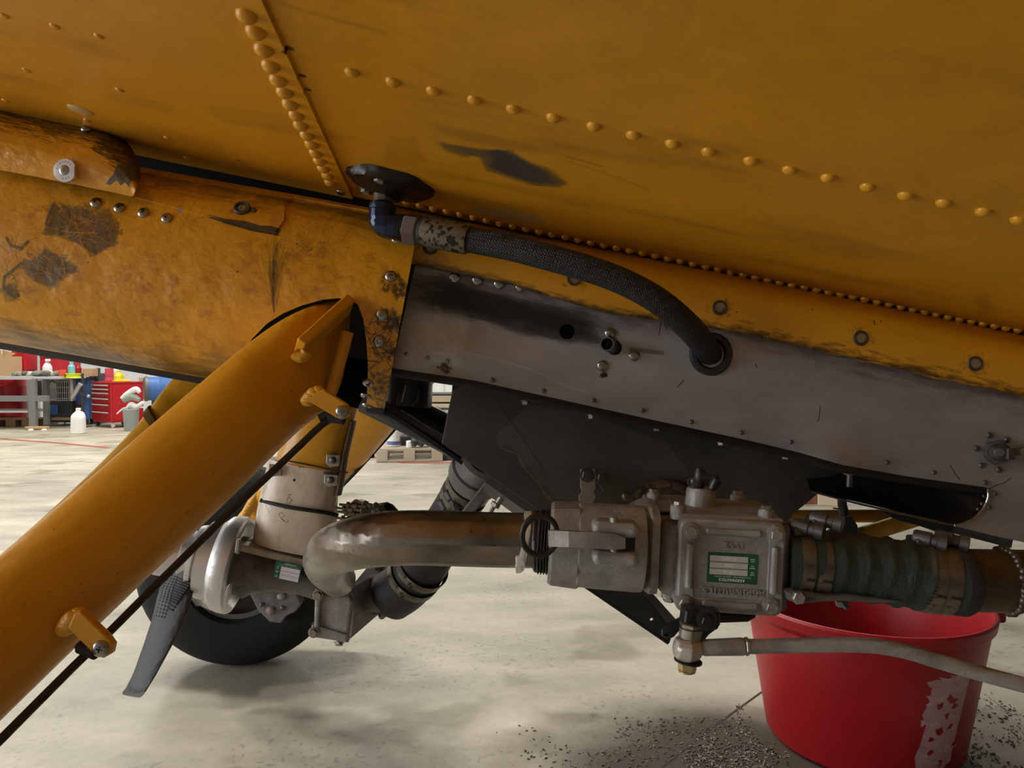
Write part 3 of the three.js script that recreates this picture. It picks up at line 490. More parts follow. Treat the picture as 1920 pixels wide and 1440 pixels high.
// ---- yellow strip of the fuselage side, above the bare panel
const stripTop = (x) => interp([[690, 388], [780, 408], [1000, 452], [1240, 497], [1560, 562], [1920, 636], [2300, 715]], x), stripBot = (x) => interp([[690, 476], [780, 496], [960, 535], [1130, 586], [1350, 618], [1560, 663], [1800, 718], [1920, 745], [2300, 830]], x);
{
  const BX = [680, 370, 2000, 800], D0 = 0.795, w = 2048, h = 667;
  const map = canvasTex(w, h, (c) => {
    c.fillStyle = lin(...YEL).getStyle(); c.fillRect(0, 0, w, h);
    c.setTransform(w / 1320, 0, 0, h / 430, -680 * w / 1320, -370 * h / 430);
    const R = rng(21);
    for (let i = 0; i < 900; i++) { const x = 780 + R() * 1220, y = stripBot(x) - R() * R() * (x > 1380 ? 26 : 14); c.fillStyle = css(40, 28, 8, 0.10 + 0.1 * R()); c.beginPath(); c.ellipse(x, y, 4 + R() * 14, 1 + R() * 3, 0.22, 0, 7); c.fill(); }
    for (const [x, y] of [[807, 465], [1077, 523], [1349, 577], [1613, 634], [1827, 684]]) for (let i = 0; i < 40; i++) { const a = R() * 7, q = 26 * R(); c.fillStyle = css(60, 36, 6, 0.12); c.beginPath(); c.ellipse(x + Math.cos(a) * q, y + Math.sin(a) * q, 2 + R() * 6, 1 + R() * 2, R() * 3, 0, 7); c.fill(); }
    c.fillStyle = 'rgba(60,12,2,0.95)'; for (const [x, y, a, b] of [[1639, 600, 2, 9], [1653, 600, 2, 4], [1522, 579, 3, 2], [1380, 584, 3, 2], [1827, 676, 2, 7]]) c.fillRect(x, y, a, b);
    c.setTransform(1, 0, 0, 1, 0, 0);
    pixels(c, w, h, (x, y, r, g, b) => { const k = 1.0 + 0.1 * (fbm(x / 150, y / 80, 4, 61) - 0.5) + 0.05 * (fbm(x / 4, y / 4, 2, 62) - 0.5); return [r * k, g * k, b * k]; });
  });
  const fr = [], bk = [];
  for (let i = 0; i <= 70; i++) { const x = lerp(700, 2300, i / 70), A = [], B = []; for (let j = 0; j <= 12; j++) { const f = j / 12, y = lerp(stripTop(x) - 12, stripBot(x) + 1.2 * (fbm(x / 14, 3, 3, 5) - 0.5) * (x > 1380 ? 7 : 2), f), d = smoothTab([[0, 0.87], [0.07, 0.83], [0.16, 0.806], [0.32, 0.796], [0.6, 0.794], [1, 0.7965]], f); A.push(P(x, y, d)); B.push(P(x, y, d + 0.002)); } fr.push(A); bk.push(B); }
  const side = thing('fuselage_side_strip', 'long yellow fuselage strip with slotted fasteners under the wing joint', 'fuselage panel', P(1400, 640, 0.82));
  part(side, 'strip_sheet', uvBox(shell(fr, bk, 0.6), BX, D0), std({ map, roughness: 0.38, bumpMap: rep(T.blotch, 6, 2), bumpScale: 0.001 }));
  for (const [x, y, s] of [[807, 464, 0.3], [1077, 522, 0.1], [1349, 577, 0.05], [1613, 634, 0.15], [1827, 682, -0.3]]) addStud(side, P(x, y, 0.7955), V(0, 0.02, 1), 0.0083, s);
  for (const [x, y] of [[743, 449]]) addScrew(side, P(x, y, 0.78), V(0, 0, 1), 0.005);
}

// ---- near-black blocks added inside the fuselage, so that no light comes through the gaps
{
  const core = thing('fuselage_dark_fill', 'near-black blocks added inside the fuselage, seen through gaps and the gear cut-out', 'fuselage', P(900, 600, 1.2));
  const q = (x, y, d) => P(x, y, d);
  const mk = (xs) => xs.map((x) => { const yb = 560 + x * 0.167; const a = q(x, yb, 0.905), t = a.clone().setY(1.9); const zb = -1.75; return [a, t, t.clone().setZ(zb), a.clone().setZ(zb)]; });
  part(core, 'front_fill_block', outward(loft(mk([-420, 300, 620, 700]), { crease: 0.3 })), M.interior);
  part(core, 'rear_fill_block', outward(loft(mk([705, 1200, 1800, 2500]), { crease: 0.3 })), M.interior);
}
// ---------------------------------------------------------------- bare metal side panel
const panTop = (x) => interp([[735, 481], [780, 490], [850, 509], [985, 538], [1130, 576], [1250, 602], [1350, 613], [1480, 640], [1560, 659], [1700, 695], [1920, 741], [2300, 822]], x);
const panLow = (x) => interp([[690, 678], [735, 683], [870, 709], [1000, 738], [1200, 782], [1400, 825], [1500, 849], [1580, 872], [1700, 893], [1850, 914], [2300, 985]], x);
const leftX = (y) => lerp(780, 735, (y - 490) / (690 - 490));
const panD = (px, py) => { // gently dented sheet
  const f = (py - panTop(px)) / (panLow(px) - panTop(px));
  const dent = 0.0018 * (fbm(px / 210, py / 120, 3, 401) - 0.5) * sstep(0, 0.25, f);
  const crease = -0.003 * Math.exp(-(((px - 900) / 170) ** 2)) * Math.exp(-(((py - (662 + (px - 860) * 0.12)) / 26) ** 2));
  const buckle = 0.006 * sstep(0.7, 1, f) * Math.sin((px - 1380) / 42) * Math.exp(-(((px - 1590) / 150) ** 2));
  const dents = 0.006 * Math.exp(-(((px - 835) / 26) ** 2) - (((py - 688) / 14) ** 2));
  return 0.803 + dent + crease + buckle + dents;
};
{
  const BX = [690, 470, 2010, 1060], D0 = 0.803, w = 2048, h = 915;
  const map = canvasTex(w, h, (c) => {
    c.fillStyle = '#a09d9d'; c.fillRect(0, 0, w, h);
    c.setTransform(w / 1320, 0, 0, h / 590, -690 * w / 1320, -470 * h / 590);
    const R = rng(31);
    // dark oily band running aft from the upper corner, polished corner below
    for (let i = 0; i < 330; i++) { const t = R(), x = 770 + t * 300 + R() * 60, y = 545 + (x - 790) * 0.23 + (R() + R() - 1) * 34; c.fillStyle = css(34, 33, 33, 0.11); c.beginPath(); c.ellipse(x, y, 18 + R() * 40, 5 + R() * 10, 0.25, 0, 7); c.fill(); }
    for (let i = 0; i < 500; i++) { const x = 740 + R() * 130, y = 590 + R() * 100; c.fillStyle = css(215, 212, 210, 0.035); c.beginPath(); c.ellipse(x, y, 6 + R() * 26, 4 + R() * 10, R() * 3, 0, 7); c.fill(); }
    for (let i = 0; i < 500; i++) { const x = 780 + R() * 1200, y = panTop(x) + R() * R() * 40; c.fillStyle = css(36, 34, 30, 0.045); c.beginPath(); c.ellipse(x, y, 10 + R() * 34, 2 + R() * 7, 0.22, 0, 7); c.fill(); }
    // wiped tide line
    c.strokeStyle = 'rgba(225,205,180,0.35)'; c.lineWidth = 2.4; c.beginPath(); [[868, 660], [905, 668], [960, 682], [1000, 694], [1035, 712], [1060, 724], [1100, 736]].forEach(([x, y], i) => i ? c.lineTo(x, y) : c.moveTo(x, y)); c.stroke();
    c.fillStyle = 'rgba(120,150,170,0.10)'; c.beginPath(); c.moveTo(870, 662); c.lineTo(1000, 695); c.lineTo(1100, 738); c.lineTo(1500, 850); c.lineTo(1500, 880); c.lineTo(735, 700); c.closePath(); c.fill();
    // rust weeps
    for (const [x, y, s] of [[832, 690, 12], [1132, 703, 5], [1151, 640, 8]]) for (let i = 0; i < 40; i++) { const a = R() * 7, q = s * Math.sqrt(R()); c.fillStyle = css(40, 24, 14, 0.25); c.beginPath(); c.arc(x + Math.cos(a) * q, y + Math.sin(a) * q * 0.8, 1 + R() * 3, 0, 7); c.fill(); }
    // scuffs and scratches
    for (let i = 0; i < 240; i++) { const x = 740 + R() * 1240, y = 520 + R() * 420, a = 0.2 + (R() - 0.5) * 1.2; c.strokeStyle = css(R() < 0.5 ? 190 : 40, 175, 165, 0.07); c.lineWidth = 0.7; c.beginPath(); c.moveTo(x, y); c.lineTo(x + Math.cos(a) * 60 * R(), y + Math.sin(a) * 40 * R()); c.stroke(); }
    c.strokeStyle = 'rgba(25,22,20,0.75)'; c.lineWidth = 1.6; for (const L of [[[1538, 762], [1537, 775], [1534, 790]], [[1283, 712], [1270, 726]], [[1782, 872], [1792, 890], [1800, 900]], [[1852, 918], [1870, 910], [1885, 905], [1897, 896]], [[1416, 683], [1420, 690]], [[1240, 600], [1236, 628]], [[1245, 602], [1250, 618]]]) { c.beginPath(); L.forEach(([x, y], i) => i ? c.lineTo(x, y) : c.moveTo(x, y)); c.stroke(); }
    // dark smear where the hose rubs
    c.strokeStyle = 'rgba(20,19,18,0.3)'; c.lineWidth = 8; c.beginPath(); c.moveTo(1180, 655); c.lineTo(1245, 662); c.stroke();
    c.setTransform(1, 0, 0, 1, 0, 0);
    pixels(c, w, h, (x, y, r, g, b) => { const k = 1 + 0.3 * (fbm(x / 260, y / 150, 5, 71) - 0.5) + 0.1 * (fbm(x / 90, y / 30, 3, 72) - 0.5) + 0.06 * (fbm(x / 3, y / 3, 2, 73) - 0.5); const wv = 0.03 * (fbm(x / 300, y / 200, 3, 79) - 0.35); return [r * k * (1 + wv), g * k, b * k * (1 - wv)]; });
  });
  const mat = std({ map, metalness: 0.3, roughness: 0.46 });
  const panel = thing('belly_panel', 'bare grey metal side panel with screws, hole and hose grommet', 'metal panel', P(1350, 760, 0.82));
  // main sheet with the rolled lower edge, sections along x
  const rf = [], rb = [], fr = [], bk = [], nx = 96, xEnd = 1850;
  for (let i = 0; i <= nx; i++) {
    const x = lerp(772, xEnd, i / nx), A = [], B = [];
    const col = (f) => { const y = lerp(panTop(x), panLow(x), f); const xx = i === 0 ? leftX(y) : x + (leftX(y) - 772) * Math.max(0, 1 - (x - 772) / 120); return [xx, y]; };
    for (let j = 0; j <= 22; j++) { const [X, Y] = col(j / 22); const d = panD(X, Y); A.push(P(X, Y, d)); B.push(P(X, Y, d + 0.0025)); }
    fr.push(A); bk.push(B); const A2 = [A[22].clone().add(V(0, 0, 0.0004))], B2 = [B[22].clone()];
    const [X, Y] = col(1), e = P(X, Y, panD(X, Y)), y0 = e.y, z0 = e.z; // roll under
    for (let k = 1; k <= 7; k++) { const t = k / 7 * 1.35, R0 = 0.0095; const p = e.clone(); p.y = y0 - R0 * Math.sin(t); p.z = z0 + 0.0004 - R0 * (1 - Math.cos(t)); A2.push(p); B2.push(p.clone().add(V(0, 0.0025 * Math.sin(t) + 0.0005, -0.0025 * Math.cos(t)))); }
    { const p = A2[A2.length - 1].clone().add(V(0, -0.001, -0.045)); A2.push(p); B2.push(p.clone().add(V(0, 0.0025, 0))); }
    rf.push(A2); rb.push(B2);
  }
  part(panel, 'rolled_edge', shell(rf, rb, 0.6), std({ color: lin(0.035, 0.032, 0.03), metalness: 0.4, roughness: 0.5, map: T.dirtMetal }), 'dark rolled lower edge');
  let sheet = shell(fr, bk, 0.6);
  for (const [x, y, r] of [[1063, 622, 14.5], [1152, 652, 14]]) sheet = subtract(sheet, cyl(P(x, y, 0.76), P(x, y, 0.9), S(r, 0.8), 32));
  part(panel, 'panel_sheet', uvBox(sheet, BX, D0), mat);
  // aft part of the sheet, cut away in a curve below
  const aft = [[1846, 718], [1846, 914], [1854, 918], [1853, 930], [1848, 945], [1838, 960], [1824, 972], [1806, 981], [1790, 986], [1860, 1004], [1920, 1017], [2010, 1036], [2150, 1062], [2200, 800]];
  part(panel, 'aft_sheet', uvBox(plate(aft, 0.8035, 0.0025, { bevel: 0.0005 }), BX, D0), mat);
  // bright rolled lip of the opening
  part(panel, 'opening_lip', tube([[1852, 917], [1853, 930], [1848, 945], [1838, 960], [1824, 972], [1806, 981], [1790, 985]].map(([x, y]) => P(x, y, 0.8015)), 0.0014, { n: 10 }), M.screw);
  // round-head screws along the top, pairs by the tube
  for (const [x, y] of [[853, 520], [895, 525], [936, 532], [976, 537], [1144, 625], [1189, 667], [1130, 686]]) addScrew(panel, P(x, y, 0.8025), V(0, -0.05, 1), 0.0062);
  // rivets along the lower edge
  for (const [x, y] of [[924, 713], [1020, 733], [1113, 751], [1205, 770], [1297, 791], [1391, 811], [1484, 829], [1575, 848], [1664, 867], [1752, 886], [1848, 905], [1866, 926], [1855, 952]]) place(panel, 'rivet', GEO.rivet, M.darkScrew, P(x, y, 0.801), V(0, 0, 1), 0, 0.0027);
  for (const [x, y] of [[762, 664], [802, 671], [839, 678]]) place(panel, 'rivet', GEO.rivet, M.screw, P(x, y, 0.8005), V(0, 0, 1), 0, 0.0024);
  place(panel, 'pulled_rivet', rev([[0, 0.5], [0.2, 1], [0.4, 0.7], [0.3, 0.3]], V(0, 0, 0), V(0, 0, 1), 16, 0.5), M.darkScrew, P(832, 691, 0.806), V(0, 0, 1), 0, 0.0036);
  // tube stub poking out of the sheet
  { const a = P(1156, 655, 0.83), b = P(1138, 645, 0.778), d = b.clone().sub(a), L = d.length(); part(panel, 'drain_stub', rev([[0, 0.0075], [L, 0.0075], [L, 0.0062], [L - 0.03, 0.0062], [L - 0.03, 0.001]], a, d, 28, 0.5), M.gunmetal, 'short dark tube end'); }
  // rubber grommet for the hose
  { const c = P(1332, 664, 0.803); part(panel, 'grommet', rev([[-0.004, 0.0225], [0.003, 0.0235], [0.006, 0.0215], [0.0065, 0.017], [0.003, 0.0145], [-0.004, 0.0145]], c, V(0, 0, 1), 40, 0.7), M.rubber, 'black rubber grommet around the hose'); }
  // drain cock in a ring of rivets
  for (const [x, y] of [[1856, 816], [1889, 825], [1832, 841], [1841, 873], [1874, 881]]) place(panel, 'rivet', GEO.rivet, M.darkScrew, P(x, y, 0.802), V(0, 0, 1), 0, 0.0034);
  { const c = P(1868, 848, 0.803), d = P(1878, 848, 0.76).sub(P(1868, 848, 0.803)).normalize(); part(panel, 'drain_cock', [hex(c.clone().addScaledVector(d, -0.004), c.clone().addScaledVector(d, 0.014), 0.0138, 0.3), rev([[0.012, 0.0095], [0.022, 0.009], [0.026, 0.006], [0.034, 0.006], [0.036, 0.004]], c, d, 20), cyl(P(1888, 848, 0.775), P(1912, 847, 0.771), 0.0042, 14), cyl(P(1900, 845, 0.773), P(1918, 836, 0.77), 0.0018, 8), rbox(P(1893, 851, 0.77), 0.008, 0.012, 0.007, 0.001)], M.gunmetal, 'dark hexagonal drain cock with small lever'); }
  // nuts and screws hanging under the lower edge
  for (const [x, y] of [[988, 757], [1113, 783], [1233, 806], [1356, 833], [1474, 859]]) { const c = P(x, y - 5, 0.818); place(panel, 'bolt', GEO.bolt, M.darkScrew, c, V(0, -1, 0.12), x, 0.0058); }
  { const c = P(1593, 882, 0.815); const g = place(panel, 'bolt', GEO.bolt, M.bolt, c, V(0, -1, 0), 0.4, 0.0062); const s = new THREE.Mesh(cyl(V(0, 0, 0.6), V(0, 0, 2.9), 0.55, 12), M.darkScrew); s.name = 'shank'; s.castShadow = true; g.add(s); }
}

// ---------------------------------------------------------------- black curved skin inside the dump opening
{
  const o = thing('dump_opening_skin', 'black curved sheet closing the dump opening behind the bare panel', 'metal panel', P(1690, 920, 0.87));
  const fr = [], bk = [];
  for (let i = 0; i <= 16; i++) { const t = i / 16, A = [], B = []; for (let j = 0; j <= 8; j++) { const f = j / 8; const top = [lerp(1500, 1856, t), lerp(845, 905, t)], bot = [lerp(1520, 1792, t), lerp(921, 984, t)], bul = t * t; const d = lerp(lerp(0.9, 0.815, t), lerp(0.845, 0.81, t), f) + 0.02 * Math.sin(f * Math.PI) * (1 - t); const p = P(lerp(top[0], bot[0], f) + bul * 30 * Math.sin(Math.PI * f) ** 0.8, lerp(top[1], bot[1], f) + bul * 10 * Math.sin(Math.PI * f), d); A.push(p); B.push(p.clone().add(V(0, 0, -0.002))); } fr.push(A); bk.push(B); }
  part(o, 'curved_sheet', shell(fr, bk, 0.6), M.blackGloss);
  part(o, 'edge_bead', tube([[1520, 921], [1600, 942], [1700, 965], [1750, 977], [1792, 985]].map(([x, y]) => P(x, y, 0.84 - (x - 1520) / 272 * 0.032)), 0.0012, { n: 8 }), M.gunmetal);
  for (const [x, y] of [[1846, 930], [1842, 945], [1835, 955]]) place(o, 'rivet', GEO.rivet, M.darkScrew, P(x, y, 0.812), V(-0.2, 0, 1), 0, 0.0026);
  part(o, 'lower_flap', plate([[1650, 958], [1792, 985], [1785, 996], [1770, 1002], [1720, 985], [1680, 975]], 0.86, 0.004), M.black);
}

// ---------------------------------------------------------------- hopper throat plate and black duct
{
  const BX = [820, 720, 1600, 1110], w = 1024, h = 512;
  const map = canvasTex(w, h, (c) => {
    c.fillStyle = '#514e4a'; c.fillRect(0, 0, w, h);
    c.setTransform(w / 780, 0, 0, h / 390, -820 * w / 780, -720 * h / 390);
    c.fillStyle = 'rgba(150,146,146,0.22)'; c.beginPath(); [[990, 760], [930, 815], [935, 838], [955, 835], [970, 850], [975, 875], [995, 880], [1010, 905], [1030, 915], [1060, 960], [1200, 960], [1300, 900], [1250, 830], [1100, 775]].forEach(([x, y], i) => i ? c.lineTo(x, y) : c.moveTo(x, y)); c.closePath(); c.fill();
    c.strokeStyle = 'rgba(190,160,130,0.3)'; c.lineWidth = 3; c.beginPath(); [[935, 838], [970, 852], [985, 880], [1010, 906], [1020, 925], [1036, 940]].forEach(([x, y], i) => i ? c.lineTo(x, y) : c.moveTo(x, y)); c.stroke();
    c.strokeStyle = 'rgba(25,23,20,0.5)'; c.lineWidth = 1.5; c.beginPath(); c.moveTo(935, 756); c.lineTo(1020, 880); c.stroke();
    c.setTransform(1, 0, 0, 1, 0, 0);
    pixels(c, w, h, (x, y, r, g, b) => { const k = 1 + 0.4 * (fbm(x / 150, y / 110, 5, 171) - 0.5) + 0.12 * (fbm(x / 5, y / 5, 2, 172) - 0.5); return [r * k, g * k, b * k]; });
  });
  const o = thing('hopper_throat', 'dark grey hopper throat plate tapering down behind the spray valve', 'metal plate', P(1200, 1000, 0.95));
  const pts = [[848, 733], [880, 712], [1000, 722], [1300, 786], [1590, 858], [1596, 884], [1545, 917], [1490, 962], [1440, 1020], [1380, 1060], [1200, 1066], [1120, 1030], [1010, 957], [905, 884], [828, 832], [838, 780]];
  part(o, 'throat_plate', uvBox(plate(pts, 0.88, 0.003), BX, 0.88), std({ map, metalness: 0.45, roughness: 0.5 }));
  part(o, 'edge_flange', outward(loft([[838, 832], [1012, 958], [1130, 1040]].map(([x, y]) => [P(x, y, 0.884), P(x + 6, y - 12, 0.884), P(x + 6, y - 12, 0.92), P(x, y, 0.92)]), { crease: 0.3 })), M.gunmetal);
  part(o, 'corner_tab', plate([[848, 722], [880, 728], [884, 745], [846, 748]], 0.895, 0.003), M.black);
  // far side plate, folded box
  part(o, 'throat_back', plate([[846, 735], [1500, 875], [1350, 1000], [1130, 1000], [900, 850]], 1.25, 0.004), M.black);
  // clip and bolts on the plate
  part(o, 'clip_bracket', [plate([[1088, 879], [1116, 880], [1117, 916], [1113, 922], [1118, 930], [1112, 944], [1086, 942], [1085, 930], [1091, 921], [1088, 914]], 0.868, 0.003)], M.bolt, 'small bent steel clip');
  place(o, 'bolt', GEO.bolt, M.gunmetal, P(1101, 891, 0.868), V(0, 0, 1), 0.3, 0.0066);
  place(o, 'bolt', GEO.bolt, M.darkScrew, P(1129, 895, 0.879), V(0, 0, 1), 0.3, 0.0058);
  part(o, 'lock_wire', tube([[1118, 903], [1126, 912], [1130, 918], [1127, 922]].map(([x, y]) => P(x, y, 0.876)), 0.0006, { n: 6 }), M.zinc);
  // old brown gasket flange behind the valve
  { const c = P(1247, 968, 0.877); const g = []; const R0 = S(62, 0.877); for (let i = 0; i <= 30; i++) { const a = lerp(0.2, Math.PI * 1.08, i / 30); g.push(V(c.x + R0 * 1.04 * Math.cos(a), c.y + R0 * Math.sin(a), c.z)); }
    part(o, 'gasket_ring', [tube(g, 0.0062, { n: 12, m: 60 }), plate([[1290, 900], [1297, 896], [1306, 899], [1307, 910], [1298, 930], [1290, 925]], 0.872, 0.006)], std({ map: T.dirtMetal, color: lin(0.32, 0.2, 0.12), roughness: 0.8 }), 'brown stained gasket flange'); }
  for (const [x, y] of [[1175, 931], [1213, 933], [1304, 903]]) place(o, 'bolt', GEO.rivet, M.darkScrew, P(x, y, 0.872), V(0, 0, 1), 0, 0.006);
}
{
  const d = thing('hopper_duct', 'glossy black boxy duct with chipped paint between cowl and hopper', 'duct', P(780, 800, 1.0));
  // upright neck, curved round
  const chips = canvasTex(512, 512, (c) => { c.fillStyle = '#0b0b0c'; c.fillRect(0, 0, 512, 512); const R = rng(9); for (let i = 0; i < 46; i++) { const x = R() * 512, y = 40 + R() * 260; c.strokeStyle = css(170 + R() * 40, 125 + R() * 50, 80 + R() * 60, 0.35 + 0.6 * R()); c.lineWidth = 0.8 + R() * 5 * R(); c.beginPath(); c.moveTo(x, y); c.lineTo(x - 4 - R() * 10, y + 20 + R() * 90); c.stroke(); } });
  const neck = []; for (let i = 0; i <= 14; i++) { const t = i / 14, y = lerp(676, 758, t); neck.push(ring(P(762 - 4 * t, y, 0.93), V(S(50, 0.93), -0.004, 0), V(0, 0, S(56, 0.93)), 36, 3)); }
  const ng = outward(loft(neck, { crease: 0.6 })); { const uv = ng.attributes.uv; for (let i = 0; i < uv.count; i++) uv.setXY(i, uv.getX(i) * 5, uv.getY(i) * 10); }
  part(d, 'neck', ng, std({ map: chips, roughness: 0.3 }));
  // lower trough sloping down aft
  const lower = []; for (let i = 0; i <= 10; i++) { const t = i / 10; const x = lerp(700, 880, t), y = lerp(744, 834, t); const c = P(x, y, 0.96); const a = P(x + 16, y - 27, 0.96).sub(c); lower.push(ring(c, a, V(0, 0, 0.07), 36, 2.6)); }
  part(d, 'trough', outward(loft(lower, { crease: 0.6 })), std({ color: lin(0.05, 0.05, 0.052), roughness: 0.4, metalness: 0.35, bumpMap: T.brush, bumpScale: 0.0006 }));
  part(d, 'trough_rib', tube([[752, 768], [800, 797], [836, 818]].map(([x, y]) => P(x, y, 0.885)), 0.0016, { n: 8 }), M.black);
  part(d, 'lower_lip', outward(loft([[706, 768], [747, 791], [792, 821], [832, 848], [866, 872]].map(([x, y]) => [P(x, y, 0.885), P(x + 3, y - 7, 0.885), P(x + 3, y - 7, 0.99), P(x, y, 0.99)]), { crease: 0.3 })), M.blackGloss);
}

// ---------------------------------------------------------------- drain hose: flange on the wing, elbow, ferrule, hose
{
  const o = thing('drain_hose', 'black braided hose from sealed wing flange to the grommet in the bare panel', 'hose', P(1000, 480, 0.77));
  const c = W(733, 341), n = wn; const [u0] = [wc];
  const u = wc.clone(), v = n.clone().cross(u).normalize();
  const R = rng(3);
  // sealant-smeared flange
  const rr = (h, k, s) => { const r = []; for (let i = 0; i < 48; i++) { const a = i / 48 * Math.PI * 2, q = k * (1 + 0.10 * (vnoise(i / 48 * 9, s, 5, 9) - 0.5) + 0.05 * Math.sin(a * 7 + s)); r.push(c.clone().addScaledVector(n, h + 0.0012 * (vnoise(i / 48 * 16, s + 3, 8, 16) - 0.5)).addScaledVector(u, Math.cos(a) * q).addScaledVector(v, Math.sin(a) * q)); } return r; };
  part(o, 'sealed_flange', outward(loft([rr(-0.001, 0.0455, 1), rr(0.004, 0.0445, 2), rr(0.0075, 0.040, 3), rr(0.0095, 0.030, 4), rr(0.012, 0.018, 5), rr(0.018, 0.0125, 6), rr(0.02, 0.008, 7)], { crease: 1.2 })), std({ color: lin(0.013, 0.008, 0.005), roughness: 0.42, bumpMap: T.blotch, bumpScale: 0.002 }), 'flange smeared with black sealant');
  for (const [x, y] of [[690, 344], [760, 353], [715, 322]]) place(o, 'bolt', GEO.bolt, M.bolt, W(x, y).addScaledVector(n, 0.007), n, 0.5, 0.0055);
  const a = P(722, 345, 0.775), b = P(718, 386, 0.765);
  part(o, 'nipple', (() => { const d = b.clone().sub(a), L = d.length(); const pr = [[0, 0.0118], [L * 0.45, 0.0112]]; for (let i = 0; i < 12; i++) { const t = L * (0.45 + 0.55 * i / 12); pr.push([t, 0.0098], [t + L * 0.023, 0.0107]); } return rev(pr, a, d, 28, 0.4); })(), M.zinc);
  const el = tube([P(718, 383, 0.765), P(716, 398, 0.765), P(716, 410, 0.765), P(721, 420, 0.765), P(734, 424, 0.764), P(752, 427, 0.763)], (t) => 0.0132 + 0.0004 * Math.sin(t * 3), { n: 28, m: 40 });
  part(o, 'elbow', [el, rev([[0, 0.0125], [0.001, 0.0143], [0.006, 0.0143], [0.007, 0.0128]], P(718, 384, 0.765), P(716, 398, 0.765).sub(P(718, 383, 0.765)), 28)], std({ color: lin(0.012, 0.024, 0.06), roughness: 0.24, metalness: 0.35 }), 'dark blue anodised elbow');
  const A = P(745, 425, 0.763), dir = P(890, 451, 0.748).sub(P(745, 425, 0.763)).normalize(), at = (t) => A.clone().addScaledVector(dir, t);
  const thr = []; for (let i = 0; i < 5; i++) thr.push([i * 0.0022, 0.0122], [i * 0.0022 + 0.0011, 0.0138]);
  part(o, 'thread', rev(thr, at(0), dir, 28, 0.4), M.gunmetal);
  part(o, 'hex_nut', hex(at(0.009), at(0.0245), 0.0166, 0.35), std({ color: lin(0.2, 0.185, 0.18), metalness: 0.75, roughness: 0.45 }));
  part(o, 'collar', rev([[0.024, 0.012], [0.0255, 0.0146], [0.029, 0.0146], [0.03, 0.012]], A, dir, 28), M.gunmetal);
  const ferMap = noiseTex(256, (x, y) => { const d = sstep(0.5, 0.62, fbm(x * 8, y * 8, 4, 201, 8)); const v = lerp(0.72, 0.3, d); return [v, v * 0.96, v * 0.88]; }, { srgb: true });
  part(o, 'ferrule', uvScale(rev([[0.028, 0.0125], [0.0292, 0.0152], [0.075, 0.0158], [0.0772, 0.0148], [0.0772, 0.012]], A, dir, 32, 0.5), 26), std({ map: ferMap, color: lin(0.5, 0.48, 0.44), metalness: 0.6, roughness: 0.42 }), 'scuffed steel ferrule');
  const hp = [at(0.0745), P(905, 454, 0.746), P(960, 465, 0.738), P(1030, 483, 0.73), P(1100, 503, 0.726), P(1170, 529, 0.727), P(1232, 563, 0.733), P(1284, 606, 0.75), P(1316, 642, 0.78), P(1331, 663, 0.81), P(1336, 668, 0.84)];
  const braid = noiseTex(256, (x, y) => { const k = 8, a = (x * k + 0.15 * Math.sin(y * k * 2 * Math.PI)) % 1; return Math.abs(Math.sin(Math.PI * (x * 12 + 0.28 * Math.sin(2 * Math.PI * y * 8)))) ** 0.6; });
  const hg = tube(hp, (t) => 0.0131 + 0.0006 * sstep(0.5, 0.75, t), { n: 36, m: 110 }); { const uv = hg.attributes.uv; for (let i = 0; i < uv.count; i++) uv.setXY(i, uv.getY(i) * 26, uv.getX(i) * 36.4); }
  part(o, 'hose', hg, std({ color: lin(0.016, 0.016, 0.018), roughness: 0.62, bumpMap: braid, bumpScale: 0.0009 }));
}
// ---------------------------------------------------------------- landing gear legs, cables, wheel
const softYellow = std({ color: yc(), roughness: 0.36, bumpMap: T.blotch, bumpScale: 0.0012 });
const paintWorn = std({ color: lin(1, 1, 1), map: canvasTex(1024, 1024, (c, w, h) => { c.fillStyle = lin(...YEL).getStyle(); c.fillRect(0, 0, w, h); const R = rng(41); for (let i = 0; i < 60; i++) { c.fillStyle = css(60, 40, 8, 0.1 + 0.2 * R()); c.beginPath(); c.ellipse(R() * w, R() * h, 1 + R() * 8, 1 + R() * 3, R() * 3, 0, 7); c.fill(); } for (let i = 0; i < 14; i++) { c.fillStyle = 'rgba(30,16,4,0.9)'; c.beginPath(); c.arc(R() * w, R() * h, 1.6, 0, 7); c.fill(); } pixels(c, w, h, (x, y, r, g, b) => { const k = 1 + 0.08 * (fbm(x / 128, y / 128, 4, 141, 8) - 0.5) + 0.05 * (fbm(x / 4, y / 4, 2, 142, 256) - 0.5); return [r * k, g * k, b * k]; }); }, { repeat: true }), roughness: 0.36, bumpMap: T.blotch, bumpScale: 0.0012 });
// leg given by its two outlines (upper, lower point, depth, half depth)
const leg = (sec, e = 2.1, n = 40) => { const R = sec.map(([ux, uy, lx, ly, d, hd]) => { const a = P(ux, uy, d), b = P(lx, ly, d), c = a.clone().add(b).multiplyScalar(0.5); return ring(c, a.clone().sub(c), V(0, 0, hd), n, e); });
  // dense resample along the leg
  const out = []; for (let i = 0; i + 1 < R.length; i++) for (let k = 0; k < 6; k++) out.push(R[i].map((p, j) => { const p0 = R[Math.max(0, i - 1)][j], p1 = p, p2 = R[i + 1][j], p3 = R[Math.min(R.length - 1, i + 2)][j], t = k / 6; return p1.clone().multiplyScalar(2).add(p2.clone().sub(p0).multiplyScalar(t)).add(p0.clone().multiplyScalar(2).addScaledVector(p1, -5).addScaledVector(p2, 4).sub(p3).multiplyScalar(t * t)).add(p1.clone().multiplyScalar(3).sub(p0).addScaledVector(p2, -3).add(p3).multiplyScalar(t * t * t)).multiplyScalar(0.5); }));
  out.push(R[R.length - 1]); return outward(loft(out, { crease: 0.9 })); };
